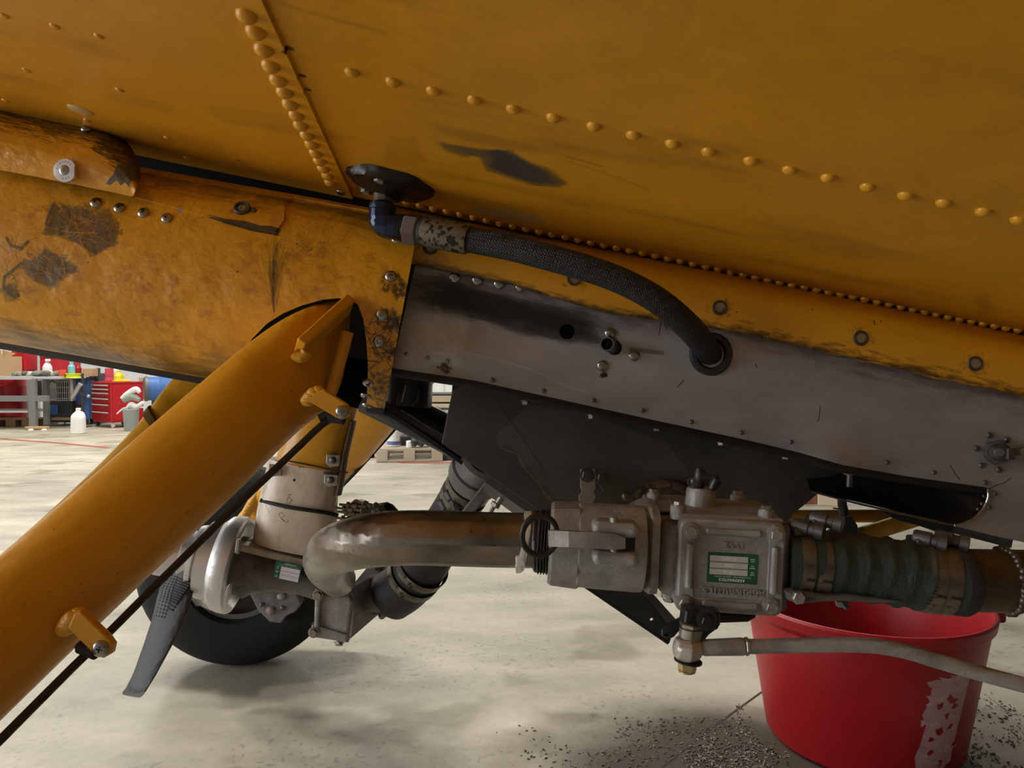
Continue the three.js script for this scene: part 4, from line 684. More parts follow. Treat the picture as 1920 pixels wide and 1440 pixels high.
{
  const A = thing('landing_gear_leg', 'thick yellow tubular gear leg slanting across the lower left, cable clipped below', 'landing gear leg', P(300, 900, 0.68));
  part(A, 'leg_tube', uvScale(leg([[-420, 1410, -251, 1593, 0.47, 0.045], [-200, 1222, -42, 1391, 0.53, 0.045], [0, 1047, 148, 1206, 0.59, 0.046], [150, 917, 291, 1068, 0.635, 0.046], [300, 787, 434, 931, 0.68, 0.046], [430, 676, 548, 818, 0.72, 0.045], [497, 623, 590, 785, 0.745, 0.044], [546, 592, 608, 770, 0.76, 0.042], [590, 573, 617, 758, 0.775, 0.039], [628, 566, 625, 748, 0.79, 0.034], [652, 565, 634, 728, 0.805, 0.024]]), 4), paintWorn);
  // welded rib along the end and bead of the joint
  const b = (x0, y0, x1, y1, d0, d1, wpx, th) => { const p = P(x0, y0, d0), q = P(x1, y1, d1), m = p.clone().add(q).multiplyScalar(0.5), dir = q.clone().sub(p); return rbox(m, dir.length(), S(wpx, d0), th, 0.0025, dir, V(-dir.y, dir.x, 0).normalize()); };
  part(A, 'end_rib', [b(561, 655, 654, 569, 0.712, 0.765, 22, 0.026)], softYellow);
  part(A, 'weld_bead', [tube([[553, 662], [560, 668], [570, 667], [575, 660]].map(([x, y]) => P(x, y, 0.705)), 0.006, { n: 10 }), tube([[652, 622], [641, 665], [629, 705], [618, 744]].map(([x, y]) => P(x, y, 0.757)), 0.0062, { n: 12 })], softYellow);
  // lugs with their screws
  const lug = (pts, c, d, wp) => { part(A, 'lug', [plate(pts, d, 0.008, { bevel: 0.0016, seg: 3 }), ...wp.map(([x, y, r, q]) => { const g = new THREE.SphereGeometry(r, 14, 10); g.scale(1.3, 1, 1); g.translate(...P(x, y, q).toArray()); return g; })], softYellow); addScrew(A, P(c[0], c[1], d - 0.0005), V(0.1, 0.05, 1), 0.0064); };
  lug([[586, 738], [606, 730], [650, 757], [656, 768], [652, 780], [641, 787], [628, 782], [578, 752]], [642, 772], 0.684, [[583, 745, 0.0062, 0.69], [589, 738, 0.006, 0.69], [577, 751, 0.0055, 0.691], [597, 733, 0.005, 0.69]]);
  lug([[138, 1150, 0], [150, 1146], [200, 1194], [211, 1210], [207, 1227], [193, 1235], [178, 1230], [126, 1178]].map(([x, y]) => [x, y]), [189, 1216], 0.555, [[129, 1172, 0.0066, 0.562], [138, 1160, 0.0066, 0.562], [121, 1180, 0.0055, 0.564], [148, 1151, 0.0055, 0.564], [133, 1166, 0.0066, 0.562]]);
  const cab = single('brake_line', 'long dark thin brake line clipped under the near gear leg', 'cable', tube([P(632, 780, 0.695), P(605, 796, 0.692), P(560, 838, 0.68), P(440, 952, 0.648), P(300, 1090, 0.608), P(185, 1205, 0.574), P(150, 1238, 0.564), P(0, 1388, 0.522), P(-120, 1508, 0.49)], 0.0033, { n: 16, m: 90 }), std({ color: lin(0.035, 0.027, 0.024), roughness: 0.4, metalness: 0.3 }));
  part(A, 'cable_clip', [cyl(P(618, 780, 0.694), P(645, 784, 0.692), 0.0062, 16), cyl(P(600, 787, 0.695), P(622, 776, 0.697), 0.0055, 14)], M.black);
  part(A, 'cable_clip', [cyl(P(150, 1214, 0.566), P(180, 1226, 0.561), 0.0045, 14), cyl(P(164, 1222, 0.565), P(148, 1208, 0.567), 0.004, 12)], M.black);
}
{
  const B = thing('rear_gear_strut', 'slimmer yellow strut with dark tape band behind the thick gear leg', 'landing gear strut', P(150, 940, 1.0));
  part(B, 'strut_tube', uvScale(leg([[-300, 1290, -180, 1440, 0.84, 0.03], [0, 1042, 100, 1150, 0.93, 0.03], [150, 907, 260, 1030, 0.99, 0.03], [250, 806, 370, 910, 1.03, 0.03], [296, 747, 420, 850, 1.06, 0.03], [320, 716, 450, 810, 1.08, 0.03], [370, 655, 500, 750, 1.1, 0.03]]), 4), paintWorn);
  part(B, 'tape_band', leg([[271, 771, 391, 882, 1.0425, 0.0312], [274, 768, 394, 879, 1.044, 0.0315], [279, 762, 400, 872, 1.047, 0.0315], [281, 760, 402, 870, 1.048, 0.0312]]), std({ color: lin(0.16, 0.085, 0.012), roughness: 0.5 }), 'dark tape band');
}
{
  const C = thing('far_gear_leg', 'yellow gear leg of the far wheel behind the pump pylon', 'landing gear leg', P(580, 900, 2.1));
  part(C, 'leg_tube', uvScale(leg([[640, 700, 830, 700, 1.7, 0.05], [590, 770, 752, 789, 1.82, 0.05], [535, 850, 685, 868, 1.95, 0.05], [482, 925, 632, 928, 2.08, 0.05], [446, 968, 590, 985, 2.16, 0.05], [420, 1010, 545, 1040, 2.25, 0.05]], 2.6), 3), paintWorn);
  part(C, 'leg_edge', tube([[516, 885], [484, 926], [462, 962], [452, 985]].map(([x, y]) => P(x, y, 2.07)), 0.014, { n: 12 }), softYellow);
  part(C, 'brake_line', [tube([[760, 783], [742, 803], [697, 853], [655, 898], [635, 918], [600, 955]].map(([x, y]) => P(x, y, 1.95)), 0.0045, { n: 10 }), rbox(P(697, 853, 1.94), 0.014, 0.016, 0.012, 0.003)], M.black);
}
// ---- wheel
{
  const c = P(455, 1058, 2.55), R0 = c.y; c.y = R0;
  const ax = V(0.16, 0, 1).normalize();
  const w = thing('main_wheel', 'black main wheel with grey brake disc resting on the concrete', 'wheel', V(c.x, 0, c.z));
  const prof = []; const W2 = 0.115, ri = 0.17;
  const o = []; for (let i = 0; i <= 28; i++) { const a = lerp(-Math.PI * 0.5, Math.PI * 0.5, i / 28); const e = 2.5, x = Math.sign(Math.sin(a)) * Math.abs(Math.sin(a)) ** (2 / e), y = Math.abs(Math.cos(a)) ** (2 / e); o.push([W2 * x, ri + (R0 - ri) * y]); }
  o.unshift([-W2 * 0.7, ri - 0.012]); o.push([W2 * 0.7, ri - 0.012]);
  const groove = []; o.forEach(([t, r]) => groove.push([t, r]));
  const tyreG = rev(groove, c, ax, 72, 0.6, 0, false);
  part(w, 'tyre', tyreG, std({ color: lin(0.009, 0.009, 0.0088), roughness: 0.8, bumpMap: T.grain, bumpScale: 0.0008 }));
  for (const x of [-0.03, 0.03]) part(w, 'tread_ring', rev([[x - 0.004, R0 - 0.003], [x - 0.003, R0 - 0.0012], [x + 0.003, R0 - 0.0012], [x + 0.004, R0 - 0.003]], c, ax, 72, 0.5, 0, false), M.rubber);
  part(w, 'rim', rev([[-0.09, 0.02], [-0.085, 0.15], [-0.08, 0.17], [0.06, 0.17], [0.085, 0.175], [0.088, 0.165], [0.05, 0.155], [0.03, 0.06], [0.05, 0.04], [0.08, 0.03]], c, ax, 48, 0.5), M.gunmetal);
  const f = c.clone().addScaledVector(ax, 0.085);
  part(w, 'brake_disc', rev([[-0.004, 0.145], [-0.004, 0.196], [0.004, 0.196], [0.004, 0.145]], f, ax, 56, 0.4, 0, false), std({ color: lin(0.17, 0.17, 0.175), roughness: 0.5, metalness: 0.5 }));
  // calipers
  const cal = (x, y, rot, big, mat) => { const g = plate([[-40, -46], [0, -52], [30, -44], [42, -10], [36, 30], [16, 38], [-6, 34], [-22, 40], [-40, 24], [-46, -10]].map(([a, b]) => { const s = big, cs = Math.cos(rot), sn = Math.sin(rot); return [x + s * (a * cs - b * sn), y + s * (a * sn + b * cs)]; }), 2.43, 0.05, { bevel: 0.005, seg: 3 }); const m = part(w, 'brake_caliper', g, mat); return m; };
  const calM = std({ map: T.cast, color: lin(0.62, 0.62, 0.57), roughness: 0.6 }), calD = std({ map: T.cast, color: lin(0.27, 0.27, 0.28), roughness: 0.55, metalness: 0.3 });
  cal(388, 1108, 0.25, 0.92, calM); cal(522, 1128, -0.62, 0.9, calD);
  for (const [x, y, r, m] of [[373, 1094, 0.014, calM], [388, 1127, 0.014, calM], [404, 1140, 0.008, M.darkScrew], [374, 1116, 0.006, M.darkScrew], [527, 1118, 0.014, M.bolt], [507, 1145, 0.014, std({ color: lin(0.3, 0.22, 0.2), roughness: 0.5 })], [490, 1134, 0.008, M.darkScrew], [530, 1140, 0.008, M.darkScrew]]) place(w, 'bolt', GEO.rivet, m, P(x, y, 2.425), V(0, 0, 1), 0, r);
  part(w, 'axle', rev([[0, 0.06], [0.12, 0.055], [0.14, 0.04], [0.2, 0.04]], f, ax, 28), M.gunmetal);
}
// ---- yellow truss tubes of the far side seen below the hopper
{
  const t = thing('frame_tubes', 'dark yellow frame tubes crossing beyond the green hose', 'frame', P(1590, 990, 1.6));
  const yd = std({ color: lin(0.5, 0.23, 0.012), roughness: 0.5, map: T.cast });
  part(t, 'tube', cyl(P(1380, 968, 1.55), P(1735, 967, 1.55), 0.0135, 20), yd);
  part(t, 'tube', cyl(P(1590, 1012, 1.5), P(1760, 958, 1.5), 0.0165, 20), yd);
  part(t, 'hanger', [tube([[1580, 925], [1579, 945], [1582, 958], [1578, 990]].map(([x, y]) => P(x, y, 1.52)), 0.009, { n: 12 }), cyl(P(1562, 953, 1.52), P(1580, 955, 1.52), 0.0015, 8)], M.black);
  part(t, 'gusset', plate([[1550, 1000], [1580, 970], [1596, 968], [1608, 985], [1612, 1010], [1560, 1012]], 1.48, 0.01), M.black);
  part(t, 'wide_tube', cyl(P(1720, 965, 1.6), P(1900, 1010, 1.5), 0.02, 16), M.black);
}
// ---------------------------------------------------------------- spray plumbing in front: elbow pipe, coupler, three-way valve, green hose
const font = await new FontLoader().loadAsync('fonts/droid/droid_sans_bold.typeface.json');
const serif = await new FontLoader().loadAsync('fonts/droid/droid_serif_bold.typeface.json');
// raised letters: centre c, height, axes X (reading direction) and Y (up of the letters)
function letters(str, c, size, X, Y, depth, f = font) { const g = new TextGeometry(str, { font: f, size, depth, curveSegments: 3, bevelEnabled: false }); g.computeBoundingBox(); const b = g.boundingBox; g.translate(-(b.min.x + b.max.x) / 2, -(b.min.y + b.max.y) / 2, 0); const x = X.clone().normalize(), z = x.clone().cross(Y).normalize(), y = z.clone().cross(x); g.applyMatrix4(new THREE.Matrix4().makeBasis(x, y, z).setPosition(c)); return g; }
const DV = 0.70;
{
  const map = noiseTex(512, (x, y) => { const v = 0.66 + 0.4 * (fbm(x * 6, y * 6, 5, 301, 6) - 0.5) - 0.25 * sstep(0.74, 0.82, fbm(x * 60, y * 60, 3, 303, 60)) * sstep(0.5, 0.65, fbm(x * 3, y * 3, 2, 305, 3)); return [v, v * 0.95, v * 0.88]; }, { srgb: true });
  const pipeM = std({ map, color: lin(0.62, 0.61, 0.61), metalness: 0.9, roughness: 0.32 });
  M.pipe = pipeM;
  const o = thing('elbow_pipe', 'polished steel bent pipe running from the coupler to the pump casting', 'pipe', P(780, 1064, 0.7));
  const r = S(51, DV);
  part(o, 'bent_tube', uvScale(tube([P(1000, 1013, 0.7), P(930, 1012, 0.7), P(860, 1010, 0.7), P(790, 1008, 0.7), P(725, 1010, 0.705), P(668, 1018, 0.725), P(630, 1030, 0.76), P(613, 1046, 0.82), P(614, 1062, 0.90), P(622, 1074, 1.0), P(634, 1086, 1.1)], r, { n: 48, m: 90 }), 4), pipeM);
  part(o, 'weld_ring', tube(ring(P(1006, 1014, 0.7), V(0, r * 1.03, 0), V(-0.003, 0, r * 1.03), 40).concat([P(1006, 1014, 0.7).add(V(0, r * 1.03, 0))]), 0.0028, { n: 8, m: 120 }), M.gunmetal);
  const pr = []; const a = P(1008, 1014, 0.7), b = P(1046, 1017, 0.698), d = b.clone().sub(a), L = d.length();
  pr.push([0, r * 0.98], [0.0005, r * 1.1]);
  for (let i = 0; i < 7; i++) pr.push([0.001 + i * L / 7.2, r * 1.11], [0.001 + (i + 0.45) * L / 7.2, r * 1.2], [0.001 + (i + 0.6) * L / 7.2, r * 1.2]);
  part(o, 'threaded_end', rev(pr, a, d, 40, 0.35), std({ color: lin(0.1, 0.098, 0.096), metalness: 0.7, roughness: 0.45 }));
}
{ // cable tie and ring
  const c = P(984, 1014, 0.7), r = S(52.5, 0.7);
  const pts = ring(c, V(0.004, r, 0), V(0, 0, r), 48); pts.push(pts[0].clone());
  const o = thing('cable_tie', 'white plastic cable tie holding the pull ring on the steel pipe', 'cable tie', P(980, 1070, 0.7));
  const white = std({ color: lin(0.72, 0.70, 0.64), roughness: 0.45 });
  const band = []; pts.slice(0, 49).forEach((p) => { const q = p.clone().sub(c); const rad = q.clone().setX(0).normalize(); band.push([p.clone().add(V(-0.0024, 0, 0)), p.clone().add(V(0.0024, 0, 0)), p.clone().add(V(0.0024, 0, 0)).addScaledVector(rad, 0.0014), p.clone().add(V(-0.0024, 0, 0)).addScaledVector(rad, 0.0014)]); });
  const tilt = (g) => g; part(o, 'band', tilt(outward(loft(band, { crease: 0.4, cap: false }))), white);
  part(o, 'lock_head', [rbox(P(976, 1051, 0.655), 0.0085, 0.009, 0.006, 0.0012, V(1, 0.1, 0)), rbox(P(972, 1066, 0.657), 0.0055, 0.008, 0.0022, 0.0006, V(1, 0.1, 0))], white);
  part(o, 'strap', outward(loft([[988, 962, 0.662], [990, 990, 0.646], [986, 1015, 0.640], [980, 1040, 0.645], [976, 1052, 0.652]].map(([x, y, d]) => ring(P(x, y, d), V(0.0027, 0, 0), V(0, 0, 0.0011), 12, 4)), { crease: 0.8 })), white);
  const rc = P(1012, 1004, 0.632), R1 = S(34, 0.632);
  const t = new THREE.TorusGeometry(R1, 0.0022, 14, 60); t.scale(1, 1.12, 1); t.rotateY(0.12); t.translate(rc.x, rc.y, rc.z);
  const t2 = new THREE.TorusGeometry(R1 * 0.98, 0.0021, 14, 60); t2.scale(1, 1.1, 1); t2.rotateY(0.1); t2.rotateX(0.06); t2.translate(rc.x + 0.0006, rc.y - 0.0012, rc.z - 0.0036);
  single('pull_ring', 'dark round pull ring through the end of the cam lever', 'ring', [t, t2], std({ color: lin(0.05, 0.042, 0.038), metalness: 0.6, roughness: 0.4 }));
}
{ // coupler
  const o = thing('cam_coupler', 'grey cast cam-lock coupler with one steel lever, left of the valve', 'coupler', P(1115, 1100, 0.69));
  const a = P(1030, 1017, 0.695), b = P(1205, 1029, 0.69), d = b.clone().sub(a).normalize(), L = a.distanceTo(b), r = S(80, 0.69);
  // octagonal left collar then round body
  part(o, 'hex_collar', rev([[0, r * 0.72], [0, r * 0.93], [0.003, r * 0.98], [0.026, r * 1.02], [0.029, r * 0.98]], a, d, 8, 0.35, Math.PI / 8 + 0.05), M.cast);
  part(o, 'round_body', rev([[0.024, r * 0.9], [0.027, r * 0.97], [0.04, r * 0.985], [L * 0.55, r * 0.99], [L - 0.006, r * 1.0], [L - 0.001, r * 0.985], [L, r * 0.94], [L, r * 0.6]], a, d, 56, 0.5), M.cast);
  // lugs, with a slot between
  for (const [y, tl] of [[986, 0], [1040, 0]]) part(o, 'lever_lug', rbox(P(1153, y + 3, 0.6265), S(88, 0.62), S(29, 0.62), 0.026, 0.0062, d), M.cast);
  part(o, 'slot_floor', rbox(P(1152, 1013, 0.628), S(76, 0.62), S(34, 0.62), 0.012, 0.001, d), M.black);
  // lever: bent strip from the slot to the ring
  const lv = [[1172, 1018, 0.612], [1150, 1015, 0.6095], [1110, 1012, 0.610], [1066, 1010, 0.6125], [1040, 1009, 0.618], [1028, 1009, 0.626]];
  part(o, 'cam_lever', outward(loft(lv.map(([x, y, q], i) => { const h = S(i === 0 ? 10 : i < 3 ? 15 : 15, q); const c = P(x, y, q); return [c.clone().add(V(0, h, 0.0022)), c.clone().add(V(0, h, -0.0022)), c.clone().add(V(0, -h, -0.0022)), c.clone().add(V(0, -h, 0.0022))]; }), { crease: 0.3 })), std({ map: T.cast, color: lin(0.5, 0.48, 0.47), metalness: 0.6, roughness: 0.4 }), 'flat steel lever');
  part(o, 'pivot_pin', cyl(P(1151, 968, 0.62), P(1151, 1062, 0.62), 0.0036, 16, 0.001), M.bolt);
  // left: neck towards the valve with dark thread
  part(o, 'neck', rev([[0, r * 0.8], [0.006, r * 0.8], [0.008, r * 0.5], [0.014, r * 0.5]], b.clone().addScaledVector(d, -0.006), d, 36), M.castDark);
}
// ---- valve body in its own axes: X along the plumbing, Y up, Z towards the camera
const vX = P(1466, 1000, 0.645).sub(P(1285, 990, 0.652)).normalize(), vY0 = V(0.06, 1, 0.02), vZ = vX.clone().cross(vY0).normalize(), vY = vZ.clone().cross(vX);
const vO = P(1372, 1066, 0.65);                       // middle of the front face
const vp = (x, y, z = 0) => vO.clone().addScaledVector(vX, x).addScaledVector(vY, y).addScaledVector(vZ, z);
{
  const u = 0.65 / F; // metres per photo pixel at the front face
  const o = thing('spray_valve', 'grey cast box valve with green nameplate and many bolts, in the middle right', 'valve', vp(0, -90 * u, -0.06));
  const bb = (x, y, z, w, h, d, r) => rbox(vp(x * u, y * u, z), w * u, h * u, d, r, vX, vY);
  // body: a stepped block with thick corner posts
  part(o, 'valve_body', [bb(0, -2, -0.055, 178, 158, 0.10, 0.008), bb(-22, -2, -0.068, 262, 150, 0.07, 0.014), bb(-50, -4, -0.055, 164, 160, 0.07, 0.016)], M.cast);
  // front cover: rim, recessed field, corner bosses
  const fw = 196, fh = 176;
  const frame = []; const rr2 = (w, h, r, z) => { const p = []; for (const [sx, sy, a0] of [[1, 1, 0], [-1, 1, 1], [-1, -1, 2], [1, -1, 3]]) for (let k = 0; k <= 5; k++) { const a = (a0 + k / 5) * Math.PI / 2; p.push(vp((sx * (w / 2 - r) + Math.cos(a) * r) * u, (sy * (h / 2 - r) + Math.sin(a) * r) * u, z)); } return p; };
  part(o, 'front_cover', outward(loft([rr2(fw, fh, 18, -0.016), rr2(fw + 2, fh + 2, 18, -0.008), rr2(fw, fh, 17, -0.004), rr2(fw - 8, fh - 8, 15, -0.002), rr2(138, 120, 8, -0.0018), rr2(134, 116, 6, -0.0032)], { crease: 0.5 })), M.cast);
  // raised ribs between the bosses
  for (const [x, y, w, h] of [[0, 68, 104, 13], [0, -70, 104, 13], [-78, 0, 14, 88], [78, 0, 14, 92]]) part(o, 'cover_rib', rbox(vp(x * u, y * u, -0.001), w * u, h * u, 0.006, 0.0029, vX, vY), M.cast);
  for (const [x, y] of [[-78, 66], [78, 69], [-84, -72], [76, -68]]) {
    part(o, 'bolt_boss', rev([[-0.03, 17.5 * u], [-0.003, 17.5 * u], [0.0006, 15.5 * u]], vp(x * u, y * u, 0), vZ, 28, 0.6), M.cast);
    place(o, 'bolt', GEO.bolt, M.bolt, vp(x * u, y * u, 0.0006), vZ, x * 0.1, 11.6 * u);
  }
  // nameplate, standing on its head as in the photograph
  const PW = 93, PH = 57, tw = 744, th = 456;
  const tex = canvasTex(tw, th, (c) => {
    c.fillStyle = '#17583c'; c.fillRect(0, 0, tw, th); c.fillStyle = '#efefea'; c.textBaseline = 'middle'; c.textAlign = 'center';
    c.font = 'bold 58px sans-serif'; c.fillText('AGRINAUTICS', 372, 48, 470);
    c.font = '26px sans-serif'; c.fillText('1333 N AIRPORT ROAD - CEDAR CITY, UT 84721', 360, 96, 640);
    c.font = 'bold 27px sans-serif'; for (const [t, y] of [['PART', 146], ['NO.', 178], ['SERIAL', 244], ['NO.', 276], ['ASSY', 346], ['DATE', 378]]) c.fillText(t, 78, y, 112);
    for (let i = 0; i < 3; i++) { c.fillStyle = '#c9c5c2'; c.fillRect(146, 122 + i * 100, 560, 88); c.fillStyle = '#f6f4f2'; c.font = 'bold 54px monospace'; c.fillText(['75-36', '7004', '02-2015'][i], 426, 170 + i * 100, 300); }
  });
  const pg = new RoundedBoxGeometry(PW * u, PH * u, 0.0012, 3, 0.0005); { const p = pg.attributes.position, uv = new Float32Array(p.count * 2); for (let i = 0; i < p.count; i++) { uv[2 * i] = 0.5 - p.getX(i) / (PW * u); uv[2 * i + 1] = 0.5 - p.getY(i) / (PH * u); } pg.setAttribute('uv', new THREE.BufferAttribute(uv, 2)); pg.applyMatrix4(new THREE.Matrix4().makeBasis(vX, vY, vZ).setPosition(vp(2 * u, -1 * u, -0.0028))); }
  part(o, 'nameplate', pg, std({ map: tex, roughness: 0.45 }), 'small green and silver nameplate, upside down');
  part(o, 'raised_lettering', letters('AGRINAUTICS', vp(6 * u, -45 * u, -0.0034), 12.5 * u, vX.clone().negate(), vY.clone().negate(), 0.0022), M.cast);
  part(o, 'raised_lettering', letters('7531', vp(1 * u, 43 * u, -0.0034), 12.5 * u, vX, vY, 0.0022), M.cast);
  part(o, 'raised_marks', [['1 L', 46], ['F L', 34], ['L J', 22], ['O', 10], ['n', -3]].map(([t, y]) => letters(t, vp((-124 + y * 0.06) * u, y * u, -0.0335), 7 * u, vX, vY, 0.0008)), M.cast);
  // left end flange
  part(o, 'end_flange', [outward(loft([[-131, 84, -0.014], [-146, 86, -0.013], [-152, 84, -0.016], [-170, 74, -0.032], [-178, 66, -0.042], [-180, 50, -0.05]].map(([x, h, zf]) => { const zb = -0.1, zc = (zf + zb) / 2; return ring(vp(x * u, (8 - (131 + x) * 0.02) * u, zc), vY.clone().multiplyScalar(h * u), vZ.clone().multiplyScalar((zf - zb) / 2), 48, 6); }), { crease: 0.5 }))], M.cast);
  for (const [y] of [[74], [-50]]) place(o, 'bolt', GEO.bolt, M.bolt, vp(-161 * u, y * u, -0.024), vZ.clone().multiplyScalar(0.75).addScaledVector(vX, -0.9), 0.2, 12 * u);
  // right end flange
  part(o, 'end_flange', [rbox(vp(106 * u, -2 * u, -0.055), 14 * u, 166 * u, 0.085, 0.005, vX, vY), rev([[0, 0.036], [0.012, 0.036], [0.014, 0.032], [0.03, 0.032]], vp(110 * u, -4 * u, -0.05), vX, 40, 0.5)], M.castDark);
  for (const y of [66, -66]) place(o, 'bolt', GEO.bolt, M.bolt, vp(110 * u, y * u, -0.03), vX, 0.2, 11 * u);
  // top cover with boss, bolts and grease fitting
  part(o, 'top_cover', [rbox(vp(0, 84 * u, -0.062), 206 * u, 14 * u, 0.088, 0.005, vX, vY), rbox(vp(-62 * u, 84 * u, -0.08), 140 * u, 12 * u, 0.07, 0.02, vX, vY)], M.cast);
  for (const [x, z] of [[-96, -0.026], [72, -0.026], [-130, -0.084], [50, -0.098]]) { part(o, 'bolt_boss', rev([[-0.004, 15 * u], [0.007, 15 * u], [0.0085, 13 * u]], vp(x * u, 86 * u, z), vY, 24, 0.5), M.cast); place(o, 'bolt', GEO.bolt, M.zinc, vp(x * u, 86 * u + 0.0085, z), vY, x, 10 * u); }
  part(o, 'top_boss', rev([[-0.002, 31 * u], [0.015, 29 * u], [0.018, 26 * u], [0.018, 10 * u]], vp(-40 * u, 88 * u, -0.065), vY, 36, 0.5), M.cast);
  part(o, 'elbow_fitting', [rev([[0, 8 * u], [0.004, 12 * u], [0.008, 13 * u], [0.016, 12 * u], [0.02, 8 * u], [0.021, 2 * u]], vp(-43 * u, 124 * u, -0.065), vY, 20), cyl(vp(-40 * u, 150 * u, -0.062), vp(-18 * u, 148 * u, -0.06), 8 * u, 16), new THREE.SphereGeometry(9.5 * u, 16, 12).translate(...vp(-14 * u, 148 * u, -0.06).toArray()), rev([[0, 7 * u], [0.004, 10 * u], [0.01, 10 * u], [0.012, 4 * u]], vp(-22 * u, 128 * u, -0.055), vY.clone().addScaledVector(vX, 0.5), 16)], std({ color: lin(0.03, 0.028, 0.028), metalness: 0.4, roughness: 0.38 }), 'black greasy elbow fitting');
  // underside: boss and bolts
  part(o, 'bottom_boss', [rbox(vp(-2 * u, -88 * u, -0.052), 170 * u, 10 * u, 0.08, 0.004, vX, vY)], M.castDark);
  part(o, 'bolt_boss', rev([[-0.01, 18 * u], [0, 17 * u], [0.008, 16 * u]], vp(-101 * u, -70 * u, -0.04), vY.clone().negate(), 24), M.cast);
  place(o, 'bolt', GEO.bolt, M.bolt, vp(-101 * u, -70 * u - 0.008, -0.04), vY.clone().negate(), 0.4, 13 * u);
  place(o, 'bolt', GEO.bolt, M.bolt, vp(56 * u, -92 * u, -0.03), vY.clone().negate(), 0.4, 11 * u);
}
{ // actuating arm below the valve
  const o = thing('valve_arm', 'black actuating arm with a bolt eye under the spray valve', 'lever', P(1320, 1195, 0.64));
  const bk = std({ color: lin(0.018, 0.018, 0.019), roughness: 0.4, metalness: 0.3 });
  part(o, 'arm', [plate([[1286, 1145], [1300, 1142], [1352, 1150], [1352, 1172], [1346, 1182], [1318, 1186], [1288, 1190], [1281, 1178]], 0.628, 0.02, { bevel: 0.003, seg: 3 }), plate([[1340, 1150], [1420, 1152], [1418, 1160], [1404, 1168], [1350, 1170]], 0.66, 0.03, { bevel: 0.003 }), cyl(P(1325, 1162, 0.62), P(1325, 1162, 0.645), 0.0088, 24)], bk);
  part(o, 'side_link', plate([[1282, 1157], [1284, 1172], [1264, 1195], [1252, 1200], [1242, 1194], [1242, 1182], [1250, 1174]], 0.645, 0.006, { bevel: 0.0012, holes: [circlePx(1250, 1189, 7)] }), bk);
  part(o, 'web', plate([[1285, 1185], [1346, 1178], [1330, 1190], [1312, 1212], [1308, 1204], [1284, 1200]], 0.655, 0.012), bk);
  place(o, 'bolt', GEO.bolt, bk, P(1325, 1164, 0.62), V(0, 0, 1), 0.2, 0.0052);
  part(o, 'bolt_eye', [rev([[0, 0.0085], [0.001, 0.0096], [0.0085, 0.0092], [0.0095, 0.007]], P(1295, 1176, 0.63), P(1293, 1200, 0.63).sub(P(1295, 1176, 0.63)), 28), hex(P(1295, 1168, 0.63), P(1294, 1177, 0.63), 0.0094)], M.zinc);
}
{ // push rod with rod end
  const o = thing('push_rod', 'grey bent push rod with ball rod end crossing in front of the red tub', 'push rod', P(1600, 1250, 0.62));
  const grey = std({ map: T.cast, color: lin(0.42, 0.405, 0.39), metalness: 0.2, roughness: 0.5 });
  const c = P(1289, 1216, 0.628), up = V(0, 1, 0.05).normalize();
  part(o, 'rod_end', rev([[-0.0092, 0.004], [-0.0092, 0.0082], [-0.0078, 0.0102], [-0.0045, 0.0122], [0, 0.0128], [0.0045, 0.0122], [0.0078, 0.0102], [0.0092, 0.0082], [0.0092, 0.004]], c, up, 32, 0.8), std({ map: T.cast, color: lin(0.8, 0.76, 0.75), metalness: 0.5, roughness: 0.38 }));
  part(o, 'washer', rev([[0, 0.004], [0, 0.0118], [0.0012, 0.0118], [0.0018, 0.004]], P(1290, 1240, 0.628), V(0.12, 1, 0), 32, 0.5), M.black);
  part(o, 'lock_nut', [hex(P(1288, 1257, 0.628), P(1289, 1242, 0.628), 0.0078, 0.3), rev([[0, 0.0072], [0.0015, 0.0072]], P(1288, 1256, 0.628), V(0, -1, 0), 20)], M.brass, 'brass coloured nut');
  part(o, 'stud', [cyl(P(1288, 1263, 0.628), P(1288, 1254, 0.628), 0.0032, 14)], M.brass);
  const a = P(1300, 1215, 0.628), b = P(1396, 1212, 0.622), d = b.clone().sub(a), L = d.length();
  part(o, 'sleeve', rev([[0, 0.0035], [0.004, 0.005], [0.009, 0.0068], [L - 0.002, 0.0074], [L, 0.0066], [L + 0.0003, 0.004]], a, d, 28), grey);
  part(o, 'jam_nut', hex(b, P(1404, 1212, 0.622), 0.0076, 0.2), M.bolt);
  part(o, 'rod', tube([P(1402, 1212, 0.622), P(1420, 1212, 0.622), P(1500, 1210, 0.618), P(1590, 1209, 0.614), P(1640, 1211, 0.612), P(1700, 1222, 0.609), P(1760, 1240, 0.606), P(1840, 1263, 0.60), P(1925, 1286, 0.594), P(2050, 1322, 0.585)], (t) => 0.0062 * (t < 0.012 ? 0.75 + 20 * t : 1), { n: 24, m: 100 }), grey);
}
{ // dark angle bar below the coupler
  const o = single('angle_bracket', 'dark grey punched angle bracket slanting below the coupler', 'bracket', [plate([[1060, 1078], [1140, 1086], [1192, 1098], [1262, 1182], [1256, 1206], [1250, 1208]], 0.72, 0.003, { holes: [circlePx(1222, 1162, 5)] }), outward(loft([[1060, 1078], [1252, 1209]].map(([x, y]) => [P(x, y, 0.719), P(x + 2, y - 3, 0.719), P(x + 2, y - 3, 0.745), P(x, y, 0.745)]), { crease: 0.3 }))], std({ color: lin(0.035, 0.035, 0.036), roughness: 0.45, metalness: 0.5 }));
  single('support_strap', 'thin steel strap behind the dark angle bracket', 'bracket', plate([[1188, 1108], [1216, 1104], [1282, 1178], [1262, 1188]], 0.76, 0.003), M.castDark);
}
